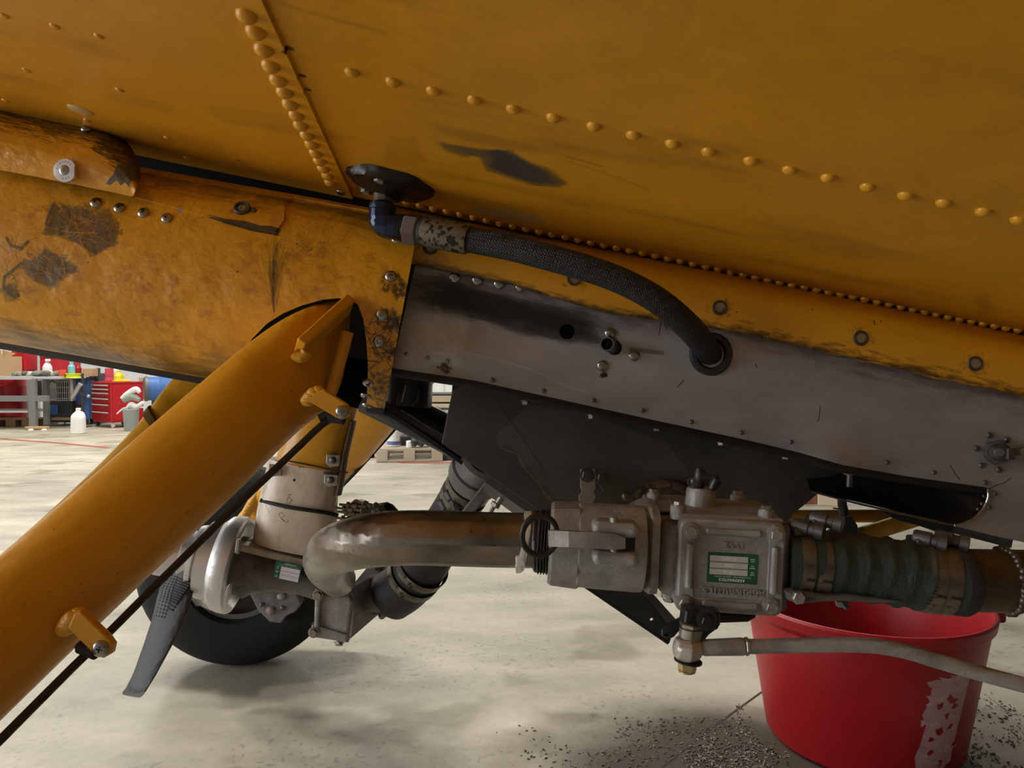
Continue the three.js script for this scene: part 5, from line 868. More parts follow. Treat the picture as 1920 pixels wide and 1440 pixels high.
{ // green hose
  const o = thing('green_hose', 'ribbed dark green hose clamped between the valve and the steel pipe', 'hose', P(1640, 1140, 0.66));
  const cl = [P(1472, 1052, 0.672), P(1520, 1054, 0.67), P(1600, 1062, 0.668), P(1680, 1073, 0.664), P(1750, 1083, 0.66), P(1800, 1090, 0.657)];
  const hoseM = std({ color: lin(0.026, 0.04, 0.031), roughness: 0.62, bumpMap: T.grain, bumpScale: 0.0004 });
  // spiral ridge
  { const crv = new THREE.CatmullRomCurve3(cl, false, 'centripetal'), N = 150, pts = crv.getPoints(N), rings = []; let u = null;
    pts.forEach((p, i) => { const d = pts[Math.min(i + 1, N)].clone().sub(pts[Math.max(i - 1, 0)]).normalize(); if (!u) u = perp(d)[0]; else u = u.clone().addScaledVector(d, -u.dot(d)).normalize(); const v = d.clone().cross(u), r = []; for (let k = 0; k < 60; k++) { const a = k / 60 * 2 * Math.PI, ph = ((i / N * 9.2 + a / (2 * Math.PI) + 10) % 1), mid = sstep(0.2, 0.28, i / N) * (1 - sstep(0.8, 0.84, i / N)); const q = 0.0298 + 0.0017 * mid * Math.max(0, Math.sin(ph * 2 * Math.PI)) ** 0.7 - 0.0008 * mid + 0.0006 * Math.exp(-(((ph - 0.25) / 0.03) ** 2)) * mid; r.push(p.clone().addScaledVector(u, Math.cos(a) * q).addScaledVector(v, Math.sin(a) * q)); } rings.push(r); });
    part(o, 'hose_wall', outward(loft(rings, { crease: 0.9 })), hoseM); }
  const clampM = std({ map: T.dirtMetal, color: lin(0.6, 0.56, 0.52), metalness: 0.75, roughness: 0.36 });
  const dir = (i) => cl[Math.min(i + 1, cl.length - 1)].clone().sub(cl[Math.max(i - 1, 0)]).normalize();
  const clamp1 = (x, y, d, i, w, sx, sy, name = 'hose_clamp') => { const c = P(x, y, d), dd = dir(i).add(V(0, 0, 0.04)).normalize(); const m = part(o, name, [rev([[-w, 0.0296], [-w, 0.0312], [w, 0.0312], [w, 0.0296]], c, dd, 56, 0.4, 0, false)], clampM);
    const h = P(sx, sy, 0.665); part(m, 'clamp_screw', [rev([[0, 0.006], [0.002, 0.007], [0.014, 0.007], [0.015, 0.0058], [0.019, 0.0058], [0.02, 0.0075], [0.027, 0.0075], [0.0275, 0.0015]], h, V(0.8, -0.12, 0.58), 20, 0.5), rbox(h.clone().add(V(0.006, -0.004, 0)), 0.016, 0.008, 0.02, 0.002)], M.gunmetal);
    return m; };
  clamp1(1500, 1053, 0.671, 1, 0.0055, 1486, 984); clamp1(1530, 1056, 0.671, 1, 0.0062, 1520, 970);
  const m3 = clamp1(1738, 1082, 0.661, 4, 0.006, 1712, 1006); clamp1(1765, 1085, 0.66, 4, 0.0064, 1752, 1006);
  // slots of the band
  part(m3, 'band_slot', [0, 1, 2, 3, 4, 5].map((i) => rbox(P(1757 - i * 3.2, 1102 + i * 6, 0.6282 + i * 0.0006), 0.0042, 0.0009, 0.001, 0.0002, V(1, -0.12, 0))), M.black);
  // grey-green saddle bracket below
  const sad = thing('hose_saddle', 'grey green saddle strap bolted under the green hose', 'bracket', P(1520, 1130, 0.66));
  part(sad, 'strap', plate([[1476, 1110], [1490, 1108], [1560, 1118], [1600, 1116], [1660, 1124], [1700, 1128], [1640, 1132], [1580, 1126], [1530, 1131], [1500, 1134], [1482, 1128]], 0.640, 0.02, { bevel: 0.003, seg: 3 }), std({ color: lin(0.16, 0.165, 0.15), roughness: 0.6, map: T.cast }));
  place(sad, 'bolt', GEO.hexBolt, M.bolt, P(1496, 1120, 0.640), V(0, 0, 1), 0.1, 0.0058);
  part(sad, 'hanging_nut', [hex(P(1578, 1124, 0.66), P(1580, 1136, 0.66), 0.006, 0.2), cyl(P(1580, 1130, 0.655), P(1588, 1142, 0.65), 0.002, 8)], M.darkScrew);
}
{ // steel pipe continuing aft
  const o = thing('aft_pipe', 'brown stained steel pipe with welded joint at the right edge', 'pipe', P(1880, 1140, 0.66));
  const a = P(1780, 1087, 0.657), d = P(1920, 1090, 0.66).sub(a).normalize();
  const map = noiseTex(256, (x, y) => { const n = fbm(x * 5, y * 5, 5, 351, 5), v = 0.45 + 0.5 * (n - 0.5); return [v * 1.06, v * 0.93, v * 0.78]; }, { srgb: true });
  const mat = std({ map, color: lin(0.62, 0.6, 0.56), metalness: 0.8, roughness: 0.36 });
  part(o, 'rubber_sleeve', rev([[0, 0.0305], [0.010, 0.0315], [0.0125, 0.0305], [0.0125, 0.027]], P(1780, 1087, 0.658), d, 48), M.rubber);
  part(o, 'tube_wall', uvScale(rev([[-0.01, 0.0272], [0.06, 0.0276], [0.24, 0.0276]], a, d, 48, 0.5), 5), mat);
  const c = a.clone().addScaledVector(d, 0.052); const R = rng(8); const bead = []; const [u2, v2] = perp(d);
  for (let i = 0; i < 34; i++) { const t = i / 34 * Math.PI * 2 + (R() - 0.5) * 0.06; const p = c.clone().addScaledVector(u2, Math.cos(t) * 0.0278).addScaledVector(v2, Math.sin(t) * 0.0278).addScaledVector(d, (R() - 0.5) * 0.002 + 0.004 * Math.sin(t * 1.0 + 2)); bead.push(new THREE.SphereGeometry(0.0028 + R() * 0.0012, 8, 6).translate(p.x, p.y, p.z)); }
  part(o, 'weld_bead', bead, std({ color: lin(0.12, 0.1, 0.085), metalness: 0.7, roughness: 0.4 }));
}
// ---------------------------------------------------------------- pump on its pylon
const DP = 1.3; let pumpThing;
const axisDir = P(470, 1062, DP).sub(P(340, 1036, DP + 0.0)).normalize().add(V(0, 0, -0.08)).normalize(); // from the fan back along the pump, swung a little towards us
{
  const o = thing('pump_pylon', 'streamlined pump pylon, yellow above and cream below, with black wire tie', 'pylon', P(570, 1020, DP));
  const creamT = canvasTex(1024, 512, (c, w, h) => {
    c.fillStyle = '#d8c7b2'; c.fillRect(0, 0, w, h); const R = rng(14);
    for (let i = 0; i < 200; i++) { c.fillStyle = css(150, 130, 105, 0.08); c.beginPath(); c.ellipse(R() * w, R() * h, 10 + R() * 40, 4 + R() * 14, R() * 3, 0, 7); c.fill(); }
    pixels(c, w, h, (x, y, r, g, b) => { const k = 1 + 0.12 * (fbm(x / 90, y / 90, 4, 211) - 0.5); return [r * k, g * k, b * k]; });
  });
  const sec = (x0, y0, x1, y1, d) => { const a = P(x0, y0, d), b = P(x1, y1, d); return ring(a.clone().add(b).multiplyScalar(0.5), b.clone().sub(a).multiplyScalar(0.5), V(0.01, 0, 0.042), 44, 2.5); };
  const loftP = (rows) => { const out = []; for (let i = 0; i + 1 < rows.length; i++) for (let k = 0; k < 8; k++) { const t = k / 8; out.push(sec(...rows[i].map((v, j) => lerp(v, rows[i + 1][j], t)))); } out.push(sec(...rows[rows.length - 1])); return outward(loft(out, { crease: 0.7 })); };
  part(o, 'upper_fairing', uvScale(loftP([[560, 720, 678, 745, DP], [545, 780, 661, 800, DP], [516, 862, 640, 884, DP]]), 3), paintWorn, 'yellow upper part');
  // cream sleeve with pencilled figures on the near face
  const cream = loftP([[505, 858, 638, 882, DP - 0.002], [492, 906, 634, 930, DP], [482, 955, 632, 980, DP], [474, 1012, 628, 1042, DP]]);
  const creamTex2 = canvasTex(1024, 1024, (c, w, h) => { c.drawImage(creamT.image, 0, 0, w, h);
    c.setTransform(w / 200, 0, 0, h / 200, -470 * w / 200, -855 * h / 200);
    c.strokeStyle = 'rgba(80,62,56,0.75)'; c.lineWidth = 1.1; c.lineCap = 'round';
    const st = (pts) => { c.beginPath(); pts.forEach(([x, y], i) => i ? c.lineTo(x, y) : c.moveTo(x, y)); c.stroke(); };
    st([[541, 975], [538, 980], [530, 976], [522, 966], [524, 962], [529, 962], [533, 967], [528, 973], [536, 979]]); st([[533, 955], [542, 952]]); st([[536, 944], [541, 930], [548, 940]]); st([[541, 945], [549, 936]]); st([[540, 928], [546, 927]]); st([[494, 950], [503, 963]]);
    c.fillStyle = '#8d8a8a'; c.beginPath(); [[606, 884], [636, 888], [634, 914], [622, 916], [614, 910], [607, 904]].forEach(([x, y], i) => i ? c.lineTo(x, y) : c.moveTo(x, y)); c.fill();
    c.fillStyle = '#111'; c.beginPath(); c.arc(552, 900, 2.6, 0, 7); c.fill();
    c.fillStyle = 'rgba(110,95,40,0.6)'; c.fillRect(560, 871, 12, 6); });
  part(o, 'lower_sleeve', uvBox(cream, [470, 855, 670, 1055], DP - 0.042), std({ map: creamTex2, roughness: 0.3 }), 'cream painted sleeve');
  part(o, 'edge_strip', outward(loft([[662, 790], [648, 850], [640, 900], [634, 928]].map(([x, y]) => ring(P(x, y, DP - 0.02), V(S(6, DP), 0, 0), V(0, 0, 0.01), 12, 3)), { crease: 0.5 })), std({ color: lin(0.12, 0.06, 0.02), roughness: 0.5 }));
  part(o, 'joint_edge', tube([[530, 862], [570, 870], [610, 878], [636, 884], [652, 886]].map(([x, y]) => P(x, y, DP - 0.046)), 0.0013, { n: 8 }), M.black);
  for (const [x, y] of [[516, 881], [620, 900], [624, 863]]) { part(o, 'clip', plate([[x - 12, y - 11], [x + 13, y - 9], [x + 12, y + 11], [x - 6, y + 13], [x - 13, y + 6]], DP - 0.047, 0.004, { bevel: 0.001 }), M.bolt); place(o, 'screw', GEO.rivet, M.darkScrew, P(x, y, DP - 0.048), V(0, 0, 1), 0, 0.006); }
  // wire tie round the sleeve
  const wr = []; for (let i = 0; i <= 24; i++) { const t = i / 24; wr.push(P(lerp(488, 634, t), lerp(938, 968, t) + 2 * Math.sin(t * 5), DP - 0.047 * Math.sin(Math.PI * clamp(t, 0.04, 0.96)) ** 0.35)); }
  part(o, 'wire_tie', tube(wr, 0.0034, { n: 12, m: 60 }), M.black, 'black wire tie');
  part(o, 'mount_plate', [rbox(P(526, 1030, DP), S(132, DP), S(13, DP), 0.09, 0.003, P(590, 1046, DP).sub(P(461, 1014, DP)))], std({ color: lin(0.72, 0.64, 0.56), roughness: 0.4, map: T.cast }));
}
{
  const o = pumpThing = thing('spray_pump', 'grey cast spray pump with shiny fan hub, dark fan blade and green data plate', 'pump', P(560, 1200, DP));
  const ax = axisDir, c0 = P(440, 1058, DP - 0.01), at = (t) => c0.clone().addScaledVector(ax, t);
  const s = DP / F;
  // hub drum, brake disc and shaft housing, all turned parts
  part(o, 'front_drum', rev([[-0.135, 0.006], [-0.135, 0.036], [-0.128, 0.04], [-0.085, 0.04], [-0.083, 0.044], [-0.064, 0.046]], c0, ax, 48, 0.4), M.alu);
  part(o, 'hub_ring', rev([[-0.066, 0.048], [-0.066, 0.056], [-0.057, 0.058], [-0.055, 0.054], [-0.05, 0.054]], c0, ax, 48, 0.4), M.alu);
  part(o, 'brake_drum', rev([[-0.052, 0.05], [-0.05, 0.066], [-0.012, 0.069], [-0.01, 0.066]], c0, ax, 56, 0.4), M.alu);
  part(o, 'fan_disc', rev([[-0.028, 0.06], [-0.026, 0.072], [-0.018, 0.08], [-0.008, 0.083], [0.006, 0.0835], [0.010, 0.081], [0.011, 0.0755], [0.0, 0.068], [-0.006, 0.03]], c0, ax, 64, 0.5), M.alu, 'large bright disc');
  part(o, 'rear_hub', rev([[0.004, 0.05], [0.03, 0.046], [0.05, 0.038], [0.09, 0.032], [0.12, 0.03]], c0, ax, 40, 0.6), M.castDark);
  part(o, 'disc_lug', [plate([[443, 1012], [449, 1012], [446, 1040], [440, 1036]], DP - 0.11, 0.01), plate([[425, 1100], [432, 1094], [429, 1120], [423, 1120]], DP - 0.1, 0.01)], M.bolt);
  // casting neck below the pylon
  part(o, 'casting_neck', [outward(loft([[458, 1072, 44, 0.05], [480, 1066, 38, 0.05], [510, 1070, 32, 0.047], [560, 1078, 30, 0.045], [610, 1094, 30, 0.045], [650, 1104, 30, 0.045]].map(([x, y, h, d]) => ring(P(x, y, DP), V(-0.006, h * s, 0), V(0, 0, d), 32, 3)), { crease: 0.8 }))], M.castDark);
  // data plate
  const tex = canvasTex(512, 320, (c) => { c.fillStyle = '#1d5a47'; c.fillRect(0, 0, 512, 320); c.fillStyle = '#cfe0d8'; c.textAlign = 'center'; c.textBaseline = 'middle'; c.font = 'bold 34px sans-serif'; c.fillText('AGRINAUTICS', 290, 30, 300); c.font = '19px sans-serif'; c.fillText('1333 N AIRPORT ROAD - CEDAR CITY, UT 84721', 256, 62, 470); c.font = 'bold 24px sans-serif'; for (const [t, y] of [['PART', 104], ['NO.', 130], ['SERIAL', 180], ['NO.', 206], ['ASSY', 258], ['DATE', 284]]) c.fillText(t, 62, y, 90); c.fillStyle = '#e9e9f2'; c.fillRect(124, 86, 368, 218); c.fillStyle = '#7c7c8a'; c.fillRect(124, 158, 368, 6); c.fillRect(124, 230, 368, 6); });
  { const X = P(563, 1069, DP).sub(P(516, 1059, DP)).normalize(), Z = V(0, 0, 1), w = 48 * s, h = 33 * s; const g = new RoundedBoxGeometry(w, h, 0.0016, 3, 0.0006), p = g.attributes.position, uv = new Float32Array(p.count * 2); for (let i = 0; i < p.count; i++) { uv[2 * i] = p.getX(i) / w + 0.5; uv[2 * i + 1] = p.getY(i) / h + 0.5; } g.setAttribute('uv', new THREE.BufferAttribute(uv, 2)); const Y = Z.clone().cross(X); g.applyMatrix4(new THREE.Matrix4().makeBasis(X, Y, Z).setPosition(P(539, 1072, DP - 0.0565))); part(o, 'data_plate', g, std({ map: tex, roughness: 0.4 }), 'green and white data plate'); }
  // volute box at the rear, seen on its edge
  const vol = (pts, d, th, m, b = 0.004) => part(o, 'pump_housing', plate(pts, d, th, { bevel: b, seg: 3 }), m);
  vol([[600, 1110], [655, 1119], [662, 1128], [654, 1200], [640, 1203], [592, 1188], [588, 1180], [592, 1140]], DP - 0.045, 0.07, M.cast, 0.006);
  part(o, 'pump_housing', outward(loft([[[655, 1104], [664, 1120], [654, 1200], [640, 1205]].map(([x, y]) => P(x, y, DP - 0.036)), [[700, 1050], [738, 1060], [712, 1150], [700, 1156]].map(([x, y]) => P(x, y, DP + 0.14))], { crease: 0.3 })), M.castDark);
  part(o, 'housing_flange', [plate([[584, 1170], [650, 1190], [652, 1206], [590, 1196], [582, 1188]], DP - 0.05, 0.02, { bevel: 0.003 }), plate([[590, 1102], [602, 1104], [598, 1184], [588, 1178]], DP - 0.052, 0.03, { bevel: 0.004 }), plate([[704, 1056], [722, 1058], [722, 1136], [714, 1156], [702, 1154]], DP + 0.1, 0.03, { bevel: 0.003 })], M.cast);
  for (const [x, y, d] of [[588, 1186, DP - 0.052], [636, 1204, DP - 0.03], [722, 1086, DP + 0.1], [717, 1152, DP + 0.1], [596, 1116, DP - 0.053]]) place(o, 'bolt', GEO.bolt, M.zinc, P(x, y, d), V(x > 700 ? 0.6 : 0, x === 636 ? -1 : 0, 0.6), 0.3, 0.0072);
  part(o, 'outlet_pipe', cyl(P(690, 1112, DP + 0.06), P(752, 1112, DP + 0.04), S(36, DP), 28), M.castDark);
}
{ // fan blade
  const o = pumpThing;
  const rows = [[318, 1040, 362, 1056], [316, 1072, 364, 1088], [300, 1100, 362, 1112], [294, 1122, 355, 1140], [285, 1160, 342, 1170], [270, 1206, 322, 1212], [250, 1262, 293, 1265], [236, 1290, 274, 1296], [230, 1297, 268, 1304], [229, 1302, 262, 1308]];
  const rings = []; for (let i = 0; i + 1 < rows.length; i++) for (let k = 0; k < 6; k++) { const t = k / 6, v = rows[i].map((q, j) => lerp(q, rows[i + 1][j], t)), tt = (i + t) / (rows.length - 1), d = lerp(DP - 0.04, DP - 0.10, tt); const a = P(v[0], v[1], d + 0.012), b = P(v[2], v[3], d - 0.012); rings.push(ring(a.clone().add(b).multiplyScalar(0.5), b.clone().sub(a).multiplyScalar(0.5), V(0.002, 0, lerp(0.013, 0.0035, tt)), 32, 2.2)); }
  const bladeM = part(o, 'fan_blade', outward(loft(rings, { crease: 0.8 })), std({ color: lin(0.028, 0.028, 0.03), roughness: 0.55, bumpMap: T.grain, bumpScale: 0.0003 }), 'dark grey fan blade pointing down');
  // erosion sleeve: rows of holes and slots set into a thin wrap
  const slots = []; const q = (u, v) => { // u across, v along
    const i = clamp(v * (rows.length - 1), 0, rows.length - 1.001), a = rows[Math.floor(i)], b = rows[Math.floor(i) + 1], t = i % 1, r = a.map((x, j) => lerp(x, b[j], t)), tt = i / (rows.length - 1), d = lerp(DP - 0.04, DP - 0.10, tt); return P(lerp(r[0], r[2], u), lerp(r[1], r[3], u), d + lerp(0.012, -0.012, u) - lerp(0.013, 0.0035, tt) * Math.sqrt(Math.max(0, 1 - (2 * u - 1) ** 2)) * 1.0); };
  for (let r = 0; r < 15; r++) for (let k = 0; k < 4; k++) { const v = 0.13 + r * 0.021, u = 0.12 + k * 0.09; slots.push(rbox(q(u, v), 0.0036, 0.0036, 0.0016, 0.0006, V(1, -0.2, 0.3))); }
  for (let r = 0; r < 12; r++) { const v = 0.14 + r * 0.021, L = lerp(0.036, 0.012, r / 11); slots.push(rbox(q(0.62 - r * 0.012, v), L, 0.0034, 0.0016, 0.0007, V(1, -0.22, 0.5))); }
  const m = part(bladeM, 'perforation', slots, M.black, 'rows of dark perforations'); m.userData.kind = 'stuff';
}
{ // hose from the hopper bottom to the pump
  const o = thing('suction_hose', 'thick black hose with paired clamps from hopper bottom to pump inlet', 'hose', P(800, 1000, 1.15));
  const p = [P(735, 1116, 1.32), P(760, 1098, 1.30), P(796, 1052, 1.26), P(838, 982, 1.2), P(872, 922, 1.16), P(889, 897, 1.14)];
  part(o, 'hose_wall', tube(p, (t) => lerp(0.045, 0.035, sstep(0.3, 0.75, t)), { n: 36, m: 60 }), std({ color: lin(0.008, 0.008, 0.009), roughness: 0.5 }));
  const d = P(889, 897, 1.14).sub(P(845, 970, 1.2)).normalize(), e = P(889, 897, 1.14);
  const cm = std({ map: T.dirtMetal, color: lin(0.55, 0.53, 0.5), metalness: 0.8, roughness: 0.34 });
  for (const t of [-0.052, -0.027]) { const m = part(o, 'hose_clamp', rev([[t, 0.0345], [t, 0.0372], [t + 0.014, 0.0372], [t + 0.014, 0.0345]], e, d, 48, 0.4, 0, false), cm); const c = e.clone().addScaledVector(d, t + 0.007).add(V(-0.034, -0.004, 0.012)); part(m, 'clamp_screw', [rev([[0, 0.006], [0.003, 0.0085], [0.016, 0.0085], [0.018, 0.006], [0.026, 0.006], [0.027, 0.009], [0.034, 0.008]], c, V(0.5, -0.8, 0.3), 18, 0.5)], M.gunmetal); }
  const d2 = P(800, 1052, 1.26).sub(P(760, 1098, 1.3)).normalize(), e2 = P(778, 1077, 1.28);
  for (const t of [-0.012, 0.018]) part(o, 'hose_clamp', rev([[t, 0.0455], [t, 0.0478], [t + 0.015, 0.0478], [t + 0.015, 0.0455]], e2, d2, 48, 0.4, 0, false), cm);
  part(o, 'inlet_collar', rev([[-0.006, 0.034], [-0.006, 0.040], [0.002, 0.043], [0.020, 0.044], [0.022, 0.040], [0.045, 0.040], [0.05, 0.034]], e, d, 44, 0.4), std({ map: T.cast, color: lin(0.28, 0.28, 0.28), metalness: 0.3, roughness: 0.5 }));
  part(o, 'collar_strap', rbox(P(905, 925, 1.08), 0.015, 0.09, 0.016, 0.002, V(0.76, -0.6, 0), V(0.62, 0.78, 0)), M.castDark);
}
{ // hanging stud and dark rail at the hopper's lower edge
  single('adjuster_stud', 'small steel adjuster stud hanging from the hopper plate edge', 'stud', [cyl(P(945, 925, 0.93), P(932, 945, 0.93), 0.0045, 16), hex(P(931, 943, 0.93), P(927, 950, 0.93), 0.0065), cyl(P(927, 948, 0.93), P(915, 970, 0.93), 0.0028, 10)], M.zinc);
  single('lower_rail', 'dark channel rail below the slanting hopper edge', 'rail', [outward(loft([[918, 886], [1046, 978]].map(([x, y]) => [P(x, y, 0.9), P(x - 8, y + 18, 0.9), P(x - 12, y + 36, 0.96), P(x, y, 0.99)]), { crease: 0.3 }))], M.gunmetal);
}
{ // brass fittings bundle by the pylon
  const o = thing('fitting_manifold', 'cluster of small brass fittings and tube ends beside the pylon', 'manifold', P(690, 970, 1.25));
  const b = std({ color: lin(0.2, 0.165, 0.11), metalness: 0.85, roughness: 0.33 });
  part(o, 'block', [rbox(P(690, 960, 1.27), S(70, 1.25), S(34, 1.25), 0.04, 0.006, V(1, -0.18, 0)), rev([[0, 0.012], [0.02, 0.02], [0.03, 0.018], [0.045, 0.008]], P(700, 958, 1.26), V(1, -0.2, 0.1), 18)], M.gunmetal);
  for (const [x, y] of [[636, 946], [628, 952], [632, 959], [626, 970]]) part(o, 'tube_end', [rev([[0, 0.0022], [0.012, 0.0022], [0.0125, 0.0055], [0.017, 0.0055], [0.018, 0.0035], [0.022, 0.0035], [0.022, 0.0062], [0.03, 0.0062], [0.031, 0.004], [0.045, 0.004]], P(x, y, 1.225), V(1, -0.08 - (y - 950) * 0.004, 0), 14, 0.4)], b);
  for (const [x, y, r] of [[680, 942, 6], [678, 956, 8], [700, 946, 7], [710, 952, 8], [692, 950, 5], [715, 960, 7], [664, 948, 5]]) part(o, 'union_nut', hex(P(x - 4, y - 1, 1.24), P(x + 5, y + 2, 1.222), S(r, 1.23), x), b);
}
// ---------------------------------------------------------------- red tub and grit on the floor
{
  const b = G(1636, 1442), cx = 1622, d = 2.02, c = P(cx, 1300, d); const base = V(c.x, 0, c.z - 0.02);
  const o = thing('red_tub', 'round red plastic tub with torn label remains under the green hose', 'tub', base);
  const RB = 0.25, RT = 0.312, H = 0.385, th = 0.006;
  const LW = 2048, LH = 512;
  const map = canvasTex(LW, LH, (q) => {
    q.fillStyle = '#9a0a15'; q.fillRect(0, 0, LW, LH); const R = rng(61);
    // torn paper label
    const X = LW * 0.2535, bl = (pts, col) => { q.fillStyle = col; q.beginPath(); pts.forEach(([x, y], i) => i ? q.lineTo(X + x, y) : q.moveTo(X + x, y)); q.closePath(); q.fill(); };
    q.fillStyle = '#b98b8c';
    const edge = [[10, 150], [40, 142], [60, 148], [92, 136], [130, 132], [160, 122], [158, 150], [150, 240], [142, 330], [134, 420], [128, 512], [40, 512], [30, 470], [8, 452], [0, 410], [14, 360], [22, 300], [8, 262], [20, 230], [14, 200], [26, 180]];
    bl(edge, '#b98f90');
    for (let i = 0; i < 46; i++) { const x = R() * 140, y = 140 + R() * 370; bl(Array.from({ length: 7 }, (_, k) => { const a = k / 7 * 6.283, r = (5 + R() * 16) * (R() < 0.2 ? 1.6 : 0.8); return [x + Math.cos(a) * r, y + Math.sin(a) * r]; }), R() < 0.55 ? '#930a14' : '#c29d9c'); }
    for (let i = 0; i < 260; i++) { q.fillStyle = css(60, 10, 12, 0.10); q.beginPath(); q.ellipse(R() * LW, R() * LH, 4 + R() * 50, 1 + R() * 4, 0.2, 0, 7); q.fill(); }
    pixels(q, LW, LH, (x, y, r, g, bb) => { const dust = 0.32 * sstep(0.5, 0.75, fbm(x / 60, y / 60, 4, 231)) * sstep(0.3, 1, y / LH) + 0.06; const k = 1 + 0.1 * (fbm(x / 30, y / 30, 3, 232) - 0.5); return [lerp(r * k, 150, dust * 0.14), lerp(g * k, 110, dust * 0.14), lerp(bb * k, 100, dust * 0.14)]; });
  });
  const redM = std({ map, roughness: 0.42 });
  const prof = [[0.0, RB - 0.03], [0.004, RB - 0.012], [0.02, RB], [H - 0.05, RT - 0.012], [H - 0.045, RT - 0.012], [H - 0.03, RT], [H - 0.006, RT + 0.004], [H, RT], [H, RT - 0.006], [H - 0.04, RT - 0.02], [0.02, RB - 0.008], [0.012, RB - 0.03], [0.012, 0.0]];
  const g = rev([[0, 0], ...prof], base, V(0, 1, 0), 96, 0.5, 0, false);
  { const p = g.attributes.position, uv = g.attributes.uv; for (let i = 0; i < p.count; i++) { const a = Math.atan2(p.getX(i) - base.x, p.getZ(i) - base.z); let t = a / (2 * Math.PI) + 0.25; uv.setXY(i, t, p.getY(i) / H); } // unwrap across the seam behind
    for (let i = 0; i < p.count; i += 3) { const m = Math.max(uv.getX(i), uv.getX(i + 1), uv.getX(i + 2)), n = Math.min(uv.getX(i), uv.getX(i + 1), uv.getX(i + 2)); if (m - n > 0.5) for (let k = 0; k < 3; k++) if (uv.getX(i + k) < m - 0.5) uv.setX(i + k, uv.getX(i + k) + 1); } }
  map.wrapS = THREE.RepeatWrapping;
  part(o, 'tub_wall', g, redM);
  const hp = (s) => { const a = Math.PI / 2 * s - 0.1; const dir = V(Math.sin(a), 0, Math.cos(a)); const e = V(dir.z, 0, -dir.x); return rbox(base.clone().addScaledVector(dir, RT + 0.014).add(V(0, H - 0.022, 0)), 0.13, 0.036, 0.03, 0.008, e, V(0, 1, 0)); };
  part(o, 'handle', hp(1), redM); part(o, 'handle', hp(-1), redM);
}
{ // dark floor patch: painted shade, blotched like dust, around tub and grit
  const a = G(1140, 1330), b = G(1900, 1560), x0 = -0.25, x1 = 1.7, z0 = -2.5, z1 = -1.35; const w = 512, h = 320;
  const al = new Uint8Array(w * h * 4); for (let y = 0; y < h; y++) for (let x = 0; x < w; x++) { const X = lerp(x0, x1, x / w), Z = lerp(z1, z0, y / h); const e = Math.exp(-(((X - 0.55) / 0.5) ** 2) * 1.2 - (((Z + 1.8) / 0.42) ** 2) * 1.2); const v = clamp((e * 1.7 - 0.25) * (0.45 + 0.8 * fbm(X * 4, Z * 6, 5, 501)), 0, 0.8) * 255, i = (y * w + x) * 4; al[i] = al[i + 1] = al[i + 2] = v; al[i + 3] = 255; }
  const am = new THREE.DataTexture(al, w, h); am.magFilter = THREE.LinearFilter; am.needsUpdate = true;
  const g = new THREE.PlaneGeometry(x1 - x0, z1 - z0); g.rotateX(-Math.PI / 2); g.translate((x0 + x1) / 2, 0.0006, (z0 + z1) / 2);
  const m = new THREE.Mesh(g, std({ color: lin(0.07, 0.055, 0.036), roughness: 0.8, alphaMap: am, transparent: true })); m.name = 'floor_shade_patch'; m.userData = { kind: 'structure' }; m.receiveShadow = true; scene.add(m);
}
{ // spilled grit round the tub: nobody could count it
  const g = new THREE.CylinderGeometry(0.0011, 0.0014, 0.006, 5); g.rotateZ(Math.PI / 2);
  const N = 5200, m = new THREE.InstancedMesh(g, std({ color: lin(1, 1, 1), roughness: 0.8 }), N); m.name = 'spilled_grit'; m.userData = { kind: 'stuff', label: 'spilled dark seed-like grit scattered on the concrete around the tub', category: 'grit' };
  const R = rng(91), q = new THREE.Matrix4(), e = new THREE.Euler();
  for (let i = 0; i < N; i++) { let p; const k = R();
    if (k < 0.5) p = G(lerp(930, 1440, Math.sqrt(R())), lerp(1345, 1560, R()));
    else if (k < 0.75) p = G(lerp(1380, 1480, R()), lerp(1320, 1600, R()));
    else p = G(lerp(1800, 2000, R()), lerp(1300, 1560, R()));
    if (fbm(p.x * 5 + 40, p.z * 5 + 40, 3, 97) < 0.40 + 0.12 * R()) { p = G(lerp(1290, 1450, R()), lerp(1400, 1560, R())); }
    e.set(0, R() * 6.3, (R() - 0.5) * 0.4); q.makeRotationFromEuler(e); const s = 0.5 + R() * 0.9; q.scale(V(s, s, s)); q.setPosition(p.x, 0.0015 * s, p.z); m.setMatrixAt(i, q);
    const b = 0.05 + 0.16 * R() + (R() < 0.15 ? 0.25 : 0); m.setColorAt(i, lin(b, b * 0.86, b * 0.68)); }
  m.castShadow = m.receiveShadow = true; scene.add(m);
}
// ---------------------------------------------------------------- workshop behind: everything stands on the floor at its own distance
const C = (r, g, b, rough = 0.5, metal = 0) => std({ color: lin(r, g, b), roughness: rough, metalness: metal });
const red = C(0.48, 0.012, 0.02, 0.4), redDeep = C(0.33, 0.01, 0.014, 0.4), greyP = C(0.2, 0.205, 0.2, 0.5), darkG = C(0.045, 0.047, 0.05, 0.5), whiteP = C(0.82, 0.82, 0.8, 0.45), card = C(0.5, 0.33, 0.18, 0.8), wood = C(0.42, 0.29, 0.17, 0.8), blueP = C(0.06, 0.15, 0.42, 0.5), yel2 = C(0.75, 0.62, 0.02, 0.45), lightG = C(0.5, 0.5, 0.5, 0.5);
const depthAt = (py) => { const g = G(960, py); return g.clone().sub(V(0, CAMH, 0)).applyAxisAngle(XA, PITCH).z * -1; };
const DB = depthAt(806);                      // the bench stands here
